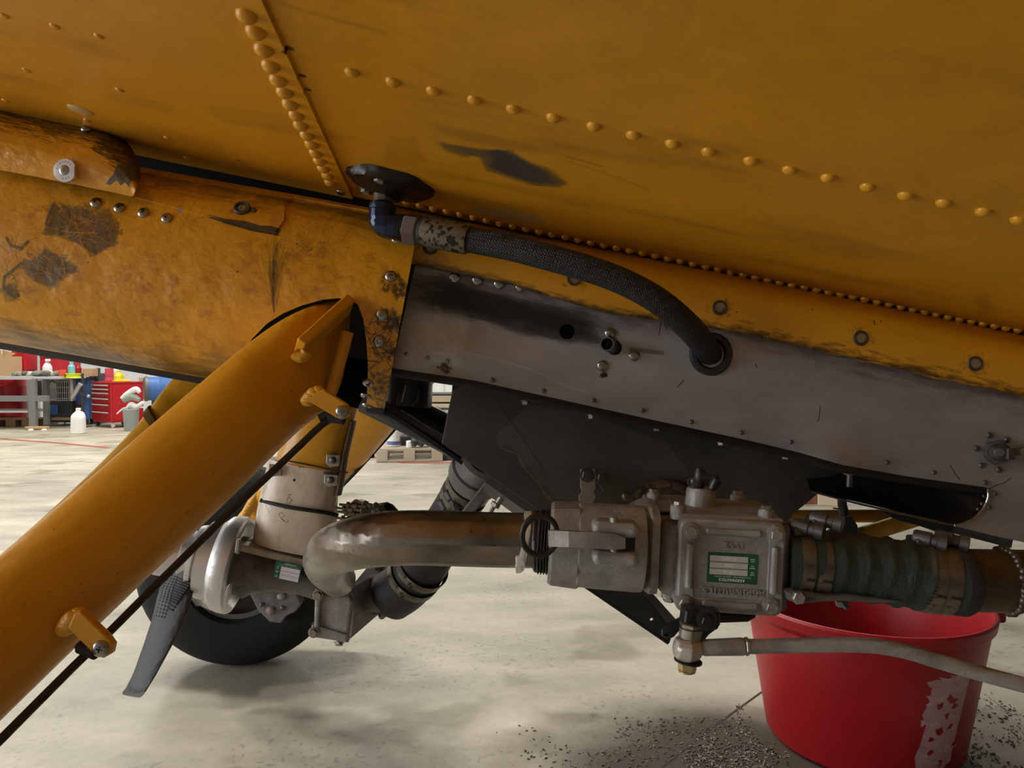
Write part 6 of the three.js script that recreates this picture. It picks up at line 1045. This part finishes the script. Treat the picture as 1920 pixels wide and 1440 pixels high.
// upright turned thing from pixel profile [[y, half width px], ...] about column x at depth d
const turned = (x, prof, d, n = 28, crease = 0.5) => { const yb = P(x, prof[0][0], d); return rev(prof.map(([y, r]) => [P(x, y, d).y - yb.y, S(r, d)]), yb, V(0, 1, 0), n, crease); };
const boxP = (x0, y0, x1, y1, d, th, r = 0.008) => pxBox(x0, y0, x1, y1, d, th, r);
{
  const o = thing('workbench', 'grey steel workbench on white castors at the far left', 'workbench', G(40, 806));
  part(o, 'bench_top', [boxP(-160, 705.5, 57, 712, DB, 0.8), boxP(55, 706, 112, 711, DB + 0.05, 0.75)], lightG);
  for (const [x0, x1, dd] of [[53, 65, 0], [80, 88, 0.5], [-120, -108, 0]]) part(o, 'leg', boxP(x0, 711, x1, dd ? 797 : 803, DB + dd + 0.02, 0.09), greyP);
  part(o, 'cross_beam', boxP(-160, 742, 88, 753, DB + 0.03, 0.08), greyP);
  part(o, 'lower_shelf', boxP(-160, 770, 52, 774, DB + 0.1, 0.6), lightG);
  part(o, 'foot_bar', boxP(46, 800, 86, 804, DB - 0.03, 0.1), C(0.6, 0.34, 0.16, 0.7));
  for (const x of [58, 83]) part(o, 'castor', [turned(x, [[814, 4.5], [813, 5], [806, 5], [804, 3]], DB - 0.05), boxP(x - 3, 802, x + 3, 806, DB, 0.05)], whiteP);
}
const drumProf = (x, yb, yt, r, d) => { const p = []; const H = yb - yt; p.push([yb, r * 0.97]); for (const [f, k] of [[0.02, 1.02], [0.05, 1], [0.32, 1], [0.335, 1.035], [0.35, 1], [0.64, 1], [0.655, 1.035], [0.67, 1], [0.95, 1], [0.98, 1.02], [1, 1.0], [0.99, 0.94]]) p.push([yb - H * f, r * k]); return turned(x, p, d, 40, 0.5); };
single('oil_drum', 'red steel drum behind the bench, on a wooden pallet', 'drum', drumProf(23, 786, 690, 22, DB + 1.1), red);
single('plastic_drum', 'white plastic drum partly hidden behind the bench leg', 'drum', turned(61, [[784, 12], [780, 13], [720, 13], [700, 12], [697, 10], [696, 6]], DB + 1.4), whiteP);
{ const o = thing('drum_pallet', 'rough wooden pallet under the red drum at far left', 'pallet', G(25, 800)); const d = DB + 0.7; for (let i = 0; i < 4; i++) part(o, 'board', boxP(-20, 784, 60, 787.5, d + i * 0.22, 0.18, 0.004), wood); for (const x of [-10, 20, 50]) part(o, 'block', boxP(x - 10, 787, x + 9, 800, d, 0.75, 0.004), wood); }
single('cardboard_box', 'open tan cardboard box on the left end of the bench', 'box', [boxP(-40, 668, 19, 705.4, DB + 0.1, 0.3, 0.002), plate([[-40, 668], [6, 668], [0, 655], [-36, 650]], DB + 0.15, 0.01), plate([[6, 668], [19, 668], [30, 663], [4, 656]], DB + 0.2, 0.008)], card);
{ const o = thing('storage_bin', 'red bin with dark curved strap standing on the bench by the box', 'bin', P(34, 705, DB + 0.6)); part(o, 'bin_body', boxP(19, 655, 48, 697, DB + 0.55, 0.35, 0.05), red); part(o, 'strap', tube([[22, 668], [31, 672], [36, 682], [37, 696]].map(([x, y]) => P(x, y, DB + 0.53)), 0.014, { n: 8 }), redDeep); part(o, 'bin_foot', boxP(21, 696, 46, 705.5, DB + 0.6, 0.25, 0.02), redDeep); }
{ const o = thing('tool_box', 'wide red tool box behind the bottles on the bench', 'tool box', P(100, 706, DB + 0.6)); part(o, 'case', boxP(74, 672, 127, 705.5, DB + 0.65, 0.4, 0.02), red); part(o, 'lid', boxP(73, 664, 128, 673, DB + 0.63, 0.44, 0.03), redDeep); part(o, 'handle', tube([[92, 664], [94, 658], [108, 658], [110, 664]].map(([x, y]) => P(x, y, DB + 0.85)), 0.012, { n: 8 }), darkG); }
single('wall_post', 'grey wall post behind the red tool box', 'post', boxP(66, 640, 73, 745, DB + 1.5, 0.06), C(0.55, 0.56, 0.55));
{ const o = thing('spray_bottle', 'clear white spray bottle on the bench before the tool box', 'bottle', P(89, 705.5, DB + 0.2)); part(o, 'bottle_body', turned(89, [[705.5, 8], [704, 8.4], [688, 8], [682, 5], [679, 2.5], [677, 2.5]], DB + 0.25), C(0.7, 0.72, 0.74, 0.2)); part(o, 'trigger_head', boxP(84, 673, 92, 678, DB + 0.2, 0.05, 0.01), whiteP); }
single('blue_bottle', 'light blue bottle with white cap standing on the yellow reel', 'bottle', turned(134, [[701, 6], [700, 6.3], [687, 6], [684, 3.5], [681, 3], [678, 3]], DB + 0.3), C(0.2, 0.5, 0.62, 0.3));
single('hose_reel', 'bright yellow-green flat reel lying on the dark cabinet', 'reel', turned(137.5, [[709, 12], [708.5, 13.5], [706, 12], [703, 12], [701, 13.5], [700.2, 12.5], [700.4, 4]], DB + 0.25), C(0.62, 0.72, 0.02, 0.4));
single('red_cup', 'orange red plastic can at the end of the bench', 'can', turned(117, [[706, 5.4], [705, 5.8], [694, 6.4], [693, 6.4], [693.6, 5.6]], DB + 0.2), C(0.72, 0.1, 0.05, 0.4));
{ const o = thing('rag_heap', 'heap of crumpled greenish and white rags on the bench corner', 'rags', P(80, 706, DB + 0.1)); const R = rng(19); for (let i = 0; i < 11; i++) { const x = lerp(8, 108, i / 10) + (R() - 0.5) * 8, w = 6 + R() * 7, g = new THREE.IcosahedronGeometry(1, 3); const p = g.attributes.position; for (let k = 0; k < p.count; k++) { const f = 0.75 + 0.6 * fbm(p.getX(k) * 1.8 + i * 7, p.getY(k) * 1.8 + p.getZ(k) * 2.3 + 9, 3, 77 + i); p.setXYZ(k, p.getX(k) * f, p.getY(k) * f, p.getZ(k) * f); } g.computeVertexNormals(); const c = P(x, 700 + R() * 2, DB + 0.12 + R() * 0.2); g.scale(S(w, DB), S(3.2 + R() * 2.5, DB), S(w, DB)); g.translate(c.x, c.y, c.z); part(o, 'rag', g, [C(0.13, 0.13, 0.1, 0.9), C(0.55, 0.52, 0.48, 0.9), C(0.22, 0.22, 0.18, 0.9), C(0.4, 0.3, 0.22, 0.9)][i % 4]); } }
{ // grey heater with grille on a dark cabinet
  const o = thing('grille_cabinet', 'grey machine with barred grille front above a dark open cabinet', 'machine', G(112, 800)); const d = DB + 0.9;
  part(o, 'dark_cabinet', [boxP(86, 752, 136, 792, d + 0.02, 0.5), boxP(84, 707, 160, 711, d, 0.4)], darkG);
  part(o, 'casing', boxP(88, 711, 135, 752, d, 0.5), lightG);
  part(o, 'side_unit', boxP(69, 711, 86, 746, d + 0.05, 0.45), lightG); for (const x of [70.5, 82]) part(o, 'dark_slot', boxP(x, 714, x + (x > 80 ? 2 : 7), 741, d + 0.045, 0.02), darkG);
  part(o, 'grille_recess', boxP(106, 713, 130, 750, d - 0.004, 0.01, 0.001), darkG);
  for (let i = 0; i < 6; i++) part(o, 'grille_bar', boxP(108 + i * 4, 713, 109.4 + i * 4, 750, d - 0.02, 0.012, 0.002), lightG); for (let i = 0; i < 4; i++) part(o, 'grille_bar', boxP(105, 715 + i * 10.5, 131, 716.4 + i * 10.5, d - 0.022, 0.012, 0.002), lightG);
  part(o, 'control_panel', boxP(90, 728, 103, 748, d - 0.008, 0.012, 0.002), C(0.36, 0.36, 0.37)); part(o, 'handle_bar', tube([[93, 717], [98, 714], [104, 718]].map(([x, y]) => P(x, y, d - 0.04)), 0.01, { n: 8 }), darkG);
  part(o, 'end_post', boxP(131, 711, 135, 752, d - 0.02, 0.05), whiteP); part(o, 'wood_slat', boxP(96, 783, 130, 788, d - 0.1, 0.2), wood);
  part(o, 'castor', turned(122, [[806, 3], [805, 3.4], [800, 3.4], [798, 1.5], [790, 1.2]], d - 0.1), darkG);
}
single('blue_binder', 'small blue box on the shelf beside the dark cabinet', 'box', boxP(88, 760, 96, 778, DB + 0.7, 0.2), blueP);
{ const o = thing('blue_locker', 'blue cabinet with red base trim behind the black post', 'cabinet', G(152, 800)); const d = DB + 1.02; part(o, 'cabinet_body', boxP(138, 711.5, 166, 786, d, 0.4), blueP); part(o, 'base_trim', boxP(138, 757, 152, 760, d - 0.02, 0.03), redDeep); part(o, 'dark_door', boxP(140, 761, 150, 795, d - 0.03, 0.03), darkG); part(o, 'leg', [boxP(139, 785, 143, 799, d + 0.02, 0.06)], darkG); part(o, 'leg', [boxP(160, 785, 164, 799, d + 0.02, 0.06)], darkG); }
single('black_post', 'thin black upright post before the blue cabinet', 'post', [boxP(152, 700, 156, 802, DB + 0.6, 0.04), boxP(146, 800, 162, 804, DB + 0.5, 0.2)], darkG);
single('silver_pipe', 'bright silver pipe leaning against the black post', 'pipe', cyl(P(135, 746, DB + 0.6), P(151, 720, DB + 0.55), S(4.5, DB), 20), C(0.6, 0.6, 0.6, 0.3, 0.6));
single('black_rack', 'tall black rack left of the red tool chest', 'rack', [boxP(167, 700, 182, 800, DB + 1.2, 0.4), boxP(180, 690, 186, 800, DB + 1.12, 0.06)], darkG);
single('loose_cable', 'black cable hanging in front of the blue cabinet', 'cable', tube([[176, 712], [172, 726], [162, 738], [156, 742], [150, 736]].map(([x, y]) => P(x, y, DB + 0.5)), 0.008, { n: 8 }), darkG);
single('work_lamp', 'round shiny lamp head hanging from the black cable', 'lamp', new THREE.SphereGeometry(S(3.6, DB), 16, 12).translate(...P(166, 743, DB + 0.55).toArray()), C(0.6, 0.6, 0.62, 0.25, 0.5));
single('tan_box', 'small tan carton on the cabinet behind the reel', 'box', boxP(154, 691, 172, 705.5, DB + 0.85, 0.2, 0.004), card);
single('red_white_can', 'red and white can on the cabinet by the tan carton', 'can', turned(146, [[706, 6], [705, 6.3], [690, 6.3], [688, 5], [685, 4]], DB + 0.85), redDeep);
{ const d = depthAt(813); const o = thing('plastic_jug', 'white plastic jug standing alone on the concrete by the bench', 'jug', G(147, 813));
  const prof = [[813, 10], [812, 12], [800, 12.2], [786, 12], [780, 11.5], [776, 9], [772, 5], [770, 3.6], [768.6, 3.8], [767, 3.8], [766.5, 3]]; const c = P(147, 813, d), rings = prof.map(([y, r]) => ring(V(c.x, P(147, y, d).y, c.z), V(S(r, d), 0, 0), V(0, 0, -S(r * 0.8, d)), 36, 3)); part(o, 'jug_body', outward(loft(rings, { crease: 0.7 })), C(0.9, 0.9, 0.88, 0.4)); part(o, 'jug_handle', tube([[152, 772], [157, 776], [158.5, 784], [156, 789]].map(([x, y]) => P(x, y, d)), 0.013, { n: 10 }), C(0.85, 0.85, 0.84, 0.4)); part(o, 'cap', turned(147, [[769, 4.4], [766, 4.4], [765, 3.8]], d, 20), whiteP); }
{ // red tool chest, turned so that its side shows more than its front
  const d = depthAt(806), al = 38 * Math.PI / 180, o = thing('tool_chest', 'red rolling tool chest with six drawers on black castors', 'tool chest', G(208, 803));
  const fx = V(-Math.cos(al), 0, -Math.sin(al)), sx = V(Math.sin(al), 0, -Math.cos(al)), c0 = G(208, 803), W1 = 0.7, W2 = 0.55, yb = 0.09, yt = P(208, 718, d).y;
  const bx = (a0, a1, y0, y1, b0, b1, r) => rbox(c0.clone().addScaledVector(fx, (a0 + a1) / 2).addScaledVector(sx, (b0 + b1) / 2).setY((y0 + y1) / 2), a1 - a0, y1 - y0, b1 - b0, r, fx.clone().negate());
  part(o, 'chest_body', bx(0, W1, yb, yt - 0.015, 0, W2, 0.012), red);
  part(o, 'top_rim', bx(-0.01, W1 + 0.01, yt - 0.02, yt + 0.01, -0.012, W2 + 0.01, 0.008), red);
  const H = yt - yb; let f = 0.96; for (const h of [0.1, 0.1, 0.14, 0.15, 0.19, 0.24]) { const y1 = yb + H * f - 0.006, y0 = yb + H * (f - h) + 0.006; const m = part(o, 'drawer', bx(0.03, W1 - 0.03, y0, y1, -0.02, 0.01, 0.004), redDeep); part(m, 'drawer_handle', bx(0.05, W1 - 0.05, y1 - 0.028, y1 - 0.008, -0.035, -0.018, 0.003), lightG); f -= h; }
  part(o, 'side_panel', bx(-0.008, 0.01, yb + 0.04, yt - 0.05, 0.04, W2 - 0.04, 0.003), C(0.52, 0.013, 0.02, 0.4));
  for (const [a, b] of [[0.06, 0.06], [W1 - 0.06, 0.06], [0.06, W2 - 0.06], [W1 - 0.06, W2 - 0.06]]) { const p = c0.clone().addScaledVector(fx, a).addScaledVector(sx, b); part(o, 'castor', [cyl(p.clone().addScaledVector(sx, -0.015).setY(0.042), p.clone().addScaledVector(sx, 0.015).setY(0.042), 0.04, 20), rbox(p.clone().setY(0.078), 0.05, 0.03, 0.05, 0.004, fx)], a < 0.1 && b < 0.1 ? whiteP : darkG); }
  const at = (a, b) => c0.clone().addScaledVector(fx, a).addScaledVector(sx, b).setY(yt + 0.01), tr = (a, b, prof, n = 28) => rev(prof, at(a, b), V(0, 1, 0), n, 0.5);
  const yj = thing('yellow_jug', 'yellow plastic jug standing on the red tool chest', 'jug', at(0.24, 0.24)); part(yj, 'jug_body', tr(0.24, 0.24, [[0, 0.066], [0.01, 0.075], [0.1, 0.073], [0.135, 0.045], [0.16, 0.03], [0.19, 0.03]]), yel2); { const p = at(0.24, 0.24); part(yj, 'jug_handle', tube([[0.055, 0.135], [0.085, 0.1], [0.07, 0.03]].map(([x, y]) => p.clone().add(V(x, y, 0))), 0.011, { n: 8 }), yel2); }
  single('yellow_cloth', 'flat yellow cloth draped on the chest top beside the jug', 'cloth', [bx(0.03, 0.17, yt + 0.01, yt + 0.03, 0.1, 0.36, 0.008), bx(0.05, 0.14, yt + 0.025, yt + 0.05, 0.12, 0.34, 0.01)], yel2);
  single('red_cap_bottle', 'red and white container at the left end of the chest', 'container', tr(0.5, 0.2, [[0, 0.075], [0.012, 0.08], [0.03, 0.077], [0.07, 0.066], [0.1, 0.072], [0.13, 0.07], [0.23, 0.066]]), C(0.55, 0.06, 0.1, 0.4));
  single('white_tub', 'white round tub behind the red container on the chest', 'tub', tr(0.62, 0.36, [[0, 0.05], [0.01, 0.055], [0.2, 0.055], [0.22, 0.045]]), whiteP);
  single('small_can', 'small brown spray can at the right end of the chest', 'can', tr(0.05, 0.53, [[0, 0.028], [0.008, 0.03], [0.07, 0.03], [0.09, 0.018], [0.1, 0.018]], 20), C(0.5, 0.42, 0.34, 0.5));
}
{ // blue drum lying on its side with a dark lid, on a stand
  const d = DB + 0.1; const o = thing('lying_drum', 'blue drum lying on its side with dark round lid facing left', 'drum', P(290, 760, d)); const a = P(272, 729, d), dir = V(0.9, 0, -0.55);
  part(o, 'drum_body', rev([[0.03, S(22, d)], [0.2, S(22.5, d)], [0.21, S(23.2, d)], [0.23, S(22.5, d)], [0.7, S(22.5, d)], [0.72, S(20, d)]], a, dir, 40, 0.5), blueP);
  part(o, 'lid', rev([[-0.01, S(19, d)], [-0.02, S(21, d)], [0, S(23.4, d)], [0.035, S(23.6, d)], [0.04, S(22, d)]], a, dir, 44, 0.5), C(0.16, 0.15, 0.14, 0.5, 0.3));
  part(o, 'stand', [boxP(284, 750, 310, 800, d + 0.3, 0.3)], darkG);
}
{ const d = DB - 0.2; const o = thing('rag_bucket', 'grey bucket heaped with white hoses and rags beside the tool chest', 'bucket', G(246, 808)); part(o, 'bucket_wall', turned(246, [[808, 11], [806, 12], [770, 14], [768, 14.6], [766, 14]], d), C(0.3, 0.33, 0.31, 0.6)); for (const [pts, r, m] of [[[[238, 766], [246, 758], [256, 762], [268, 754]], 0.035, whiteP], [[[232, 752], [246, 744], [262, 750]], 0.05, C(0.28, 0.32, 0.28, 0.8)], [[[219, 776], [232, 766], [250, 763], [270, 764]], 0.014, whiteP], [[[228, 747], [240, 738], [256, 730], [262, 736]], 0.04, whiteP], [[[222, 770], [224, 756], [232, 748]], 0.012, red], [[[244, 772], [254, 766], [266, 760]], 0.03, C(0.5, 0.5, 0.46, 0.8)]]) part(o, 'rag', tube(pts.map(([x, y]) => P(x, y, d - 0.05)), (t) => r * (0.7 + 0.5 * Math.sin(Math.PI * t)), { n: 12, m: 24 }), m); }
{ // pallet with jug, bottles and tubes seen under the cowl
  const d = depthAt(866), o = thing('wooden_pallet', 'weathered wooden pallet holding jug and dark tubes behind the aircraft', 'pallet', G(770, 866));
  const X = V(1, 0, -0.12).normalize(), Z = V(0.12, 0, 1).normalize(), w = S(118, d), base = G(770, 866), y0 = 0;
  const pb = (x, y, z, ww, h, dd) => rbox(base.clone().addScaledVector(X, x).addScaledVector(Z, z).setY(y), ww, h, dd, 0.004, X, V(0, 1, 0));
  const pw = C(0.5, 0.42, 0.32, 0.85);
  for (let i = 0; i < 7; i++) part(o, 'board', pb(0, 0.135, -0.06 - i * 0.14, w, 0.022, 0.1), pw);
  for (const x of [-0.45, -0.02, 0.42]) for (const z of [-0.05, -0.45, -0.9]) part(o, 'block', pb(x * w, 0.065, z, 0.12, 0.12, 0.11), pw);
  for (const z of [-0.05, -0.9]) part(o, 'board', pb(0, 0.012, z, w, 0.022, 0.1), pw);
  const top = 0.147; const on = (px, dz) => { const p = P(px, 845, d + dz); p.y = top; return p; };
  const tt = (px, dz, prof) => rev(prof, on(px, dz), V(0, 1, 0), 28, 0.5);
  const j = thing('white_jug', 'white jug with blue label band on the pallet', 'jug', on(738, 0.2)); part(j, 'jug_body', tt(738, 0.2, [[0, 0.06], [0.01, 0.068], [0.17, 0.068], [0.2, 0.05], [0.225, 0.025], [0.24, 0.025]]), whiteP); part(j, 'label_band', tt(738, 0.2, [[0.02, 0.0685], [0.021, 0.0695], [0.06, 0.0695], [0.061, 0.0685]]), C(0.12, 0.14, 0.35, 0.5)); part(j, 'cap', tt(738, 0.2, [[0.235, 0.03], [0.26, 0.03], [0.262, 0.02]]), whiteP);
  for (const [px, dx] of [[779, 0], [792, 0.1]]) single('dark_tube', px === 779 ? 'dark tube with white end leaning on the pallet, left of two' : 'dark tube with white end leaning on the pallet, right of two', 'tube', [cyl(on(px - 4, 0.05).add(V(0, 0.045, 0)), on(px + 28, 0.35).add(V(0, 0.22, 0)), 0.042, 24), cyl(on(px - 5.5, 0.04).add(V(0, 0.038, 0)), on(px - 3.6, 0.053).add(V(0, 0.047, 0)), 0.03, 20)], C(0.05, 0.06, 0.06, 0.4));
  single('black_container', 'black container between jug and tubes on the pallet', 'container', tt(760, 0.35, [[0, 0.06], [0.07, 0.075], [0.1, 0.07], [0.12, 0.04]]), darkG);
  single('white_can', 'small white can in front of the dark tubes', 'can', tt(768, 0.08, [[0, 0.035], [0.005, 0.038], [0.07, 0.038], [0.075, 0.03]]), whiteP);
  single('pallet_carton', 'tan carton standing at the right end of the pallet', 'box', rbox(on(812, 0.35).add(V(0, 0.12, 0)), 0.14, 0.24, 0.2, 0.004, X, V(0, 1, 0)), C(0.55, 0.45, 0.33, 0.8));
  single('pink_carton', 'pinkish carton stack behind the jug on the pallet', 'box', rbox(on(766, 0.6).add(V(0, 0.14, 0)), 0.2, 0.28, 0.2, 0.004, X, V(0, 1, 0)), C(0.5, 0.3, 0.27, 0.8));
  single('red_hose_end', 'orange red strap end lying at the pallet corner', 'strap', tube([G(703, 848), G(712, 856), G(722, 866)].map((p) => p.add(V(0, 0.02, 0))), 0.018, { n: 10 }), C(0.7, 0.09, 0.05, 0.5));
  single('grey_crate', 'dark grey crate on the floor right of the pallet', 'crate', rbox(G(842, 866).add(V(0, 0.06, -0.3)), 0.24, 0.12, 0.3, 0.01), C(0.13, 0.12, 0.12, 0.6));
}
{ // pale shelf far behind, seen through the gap right of the duct
  const d = 9.5, o = thing('storage_shelf', 'pale shelf with white sheet stacks far behind the duct', 'shelf', P(830, 800, d).setY(0));
  for (const [y0, y1, m] of [[738, 742, darkG], [742, 754, C(0.55, 0.44, 0.3, 0.8)], [757, 764, C(0.62, 0.53, 0.4, 0.8)], [792, 798, C(0.55, 0.44, 0.3, 0.8)]]) part(o, 'shelf_board', boxP(792, y0, 900, y1, d, 0.6), m);
  for (const x of [793, 897]) part(o, 'upright', [boxP(x - 2, 690, x + 2, 837, d + 0.02, 0.06)], lightG);
  part(o, 'white_stack', boxP(796, 768, 895, 791, d + 0.05, 0.5), whiteP);
  part(o, 'brace', cyl(P(815, 766, d - 0.02), P(860, 790, d - 0.02), 0.03, 12), lightG);
}
{ const o = thing('timber_stack', 'reddish timber offcuts with pale ends lying on the far floor', 'timber', G(1535, 945)); const m1 = C(0.36, 0.15, 0.11, 0.8), m2 = C(0.7, 0.55, 0.4, 0.8);
  const b = G(1545, 943); part(o, 'beam', rbox(b.clone().add(V(-0.02, 0.06, -0.1)), 0.22, 0.11, 0.12, 0.004, V(1, 0, 0.3)), m1); part(o, 'beam', rbox(b.clone().add(V(0.0, 0.04, 0.06)), 0.14, 0.08, 0.1, 0.004, V(1, 0, 0.3)), m2); part(o, 'beam', rbox(b.clone().add(V(-0.18, 0.045, 0.02)), 0.2, 0.09, 0.09, 0.004, V(1, 0, -0.2)), m1); }
renderer.render(scene, camera);
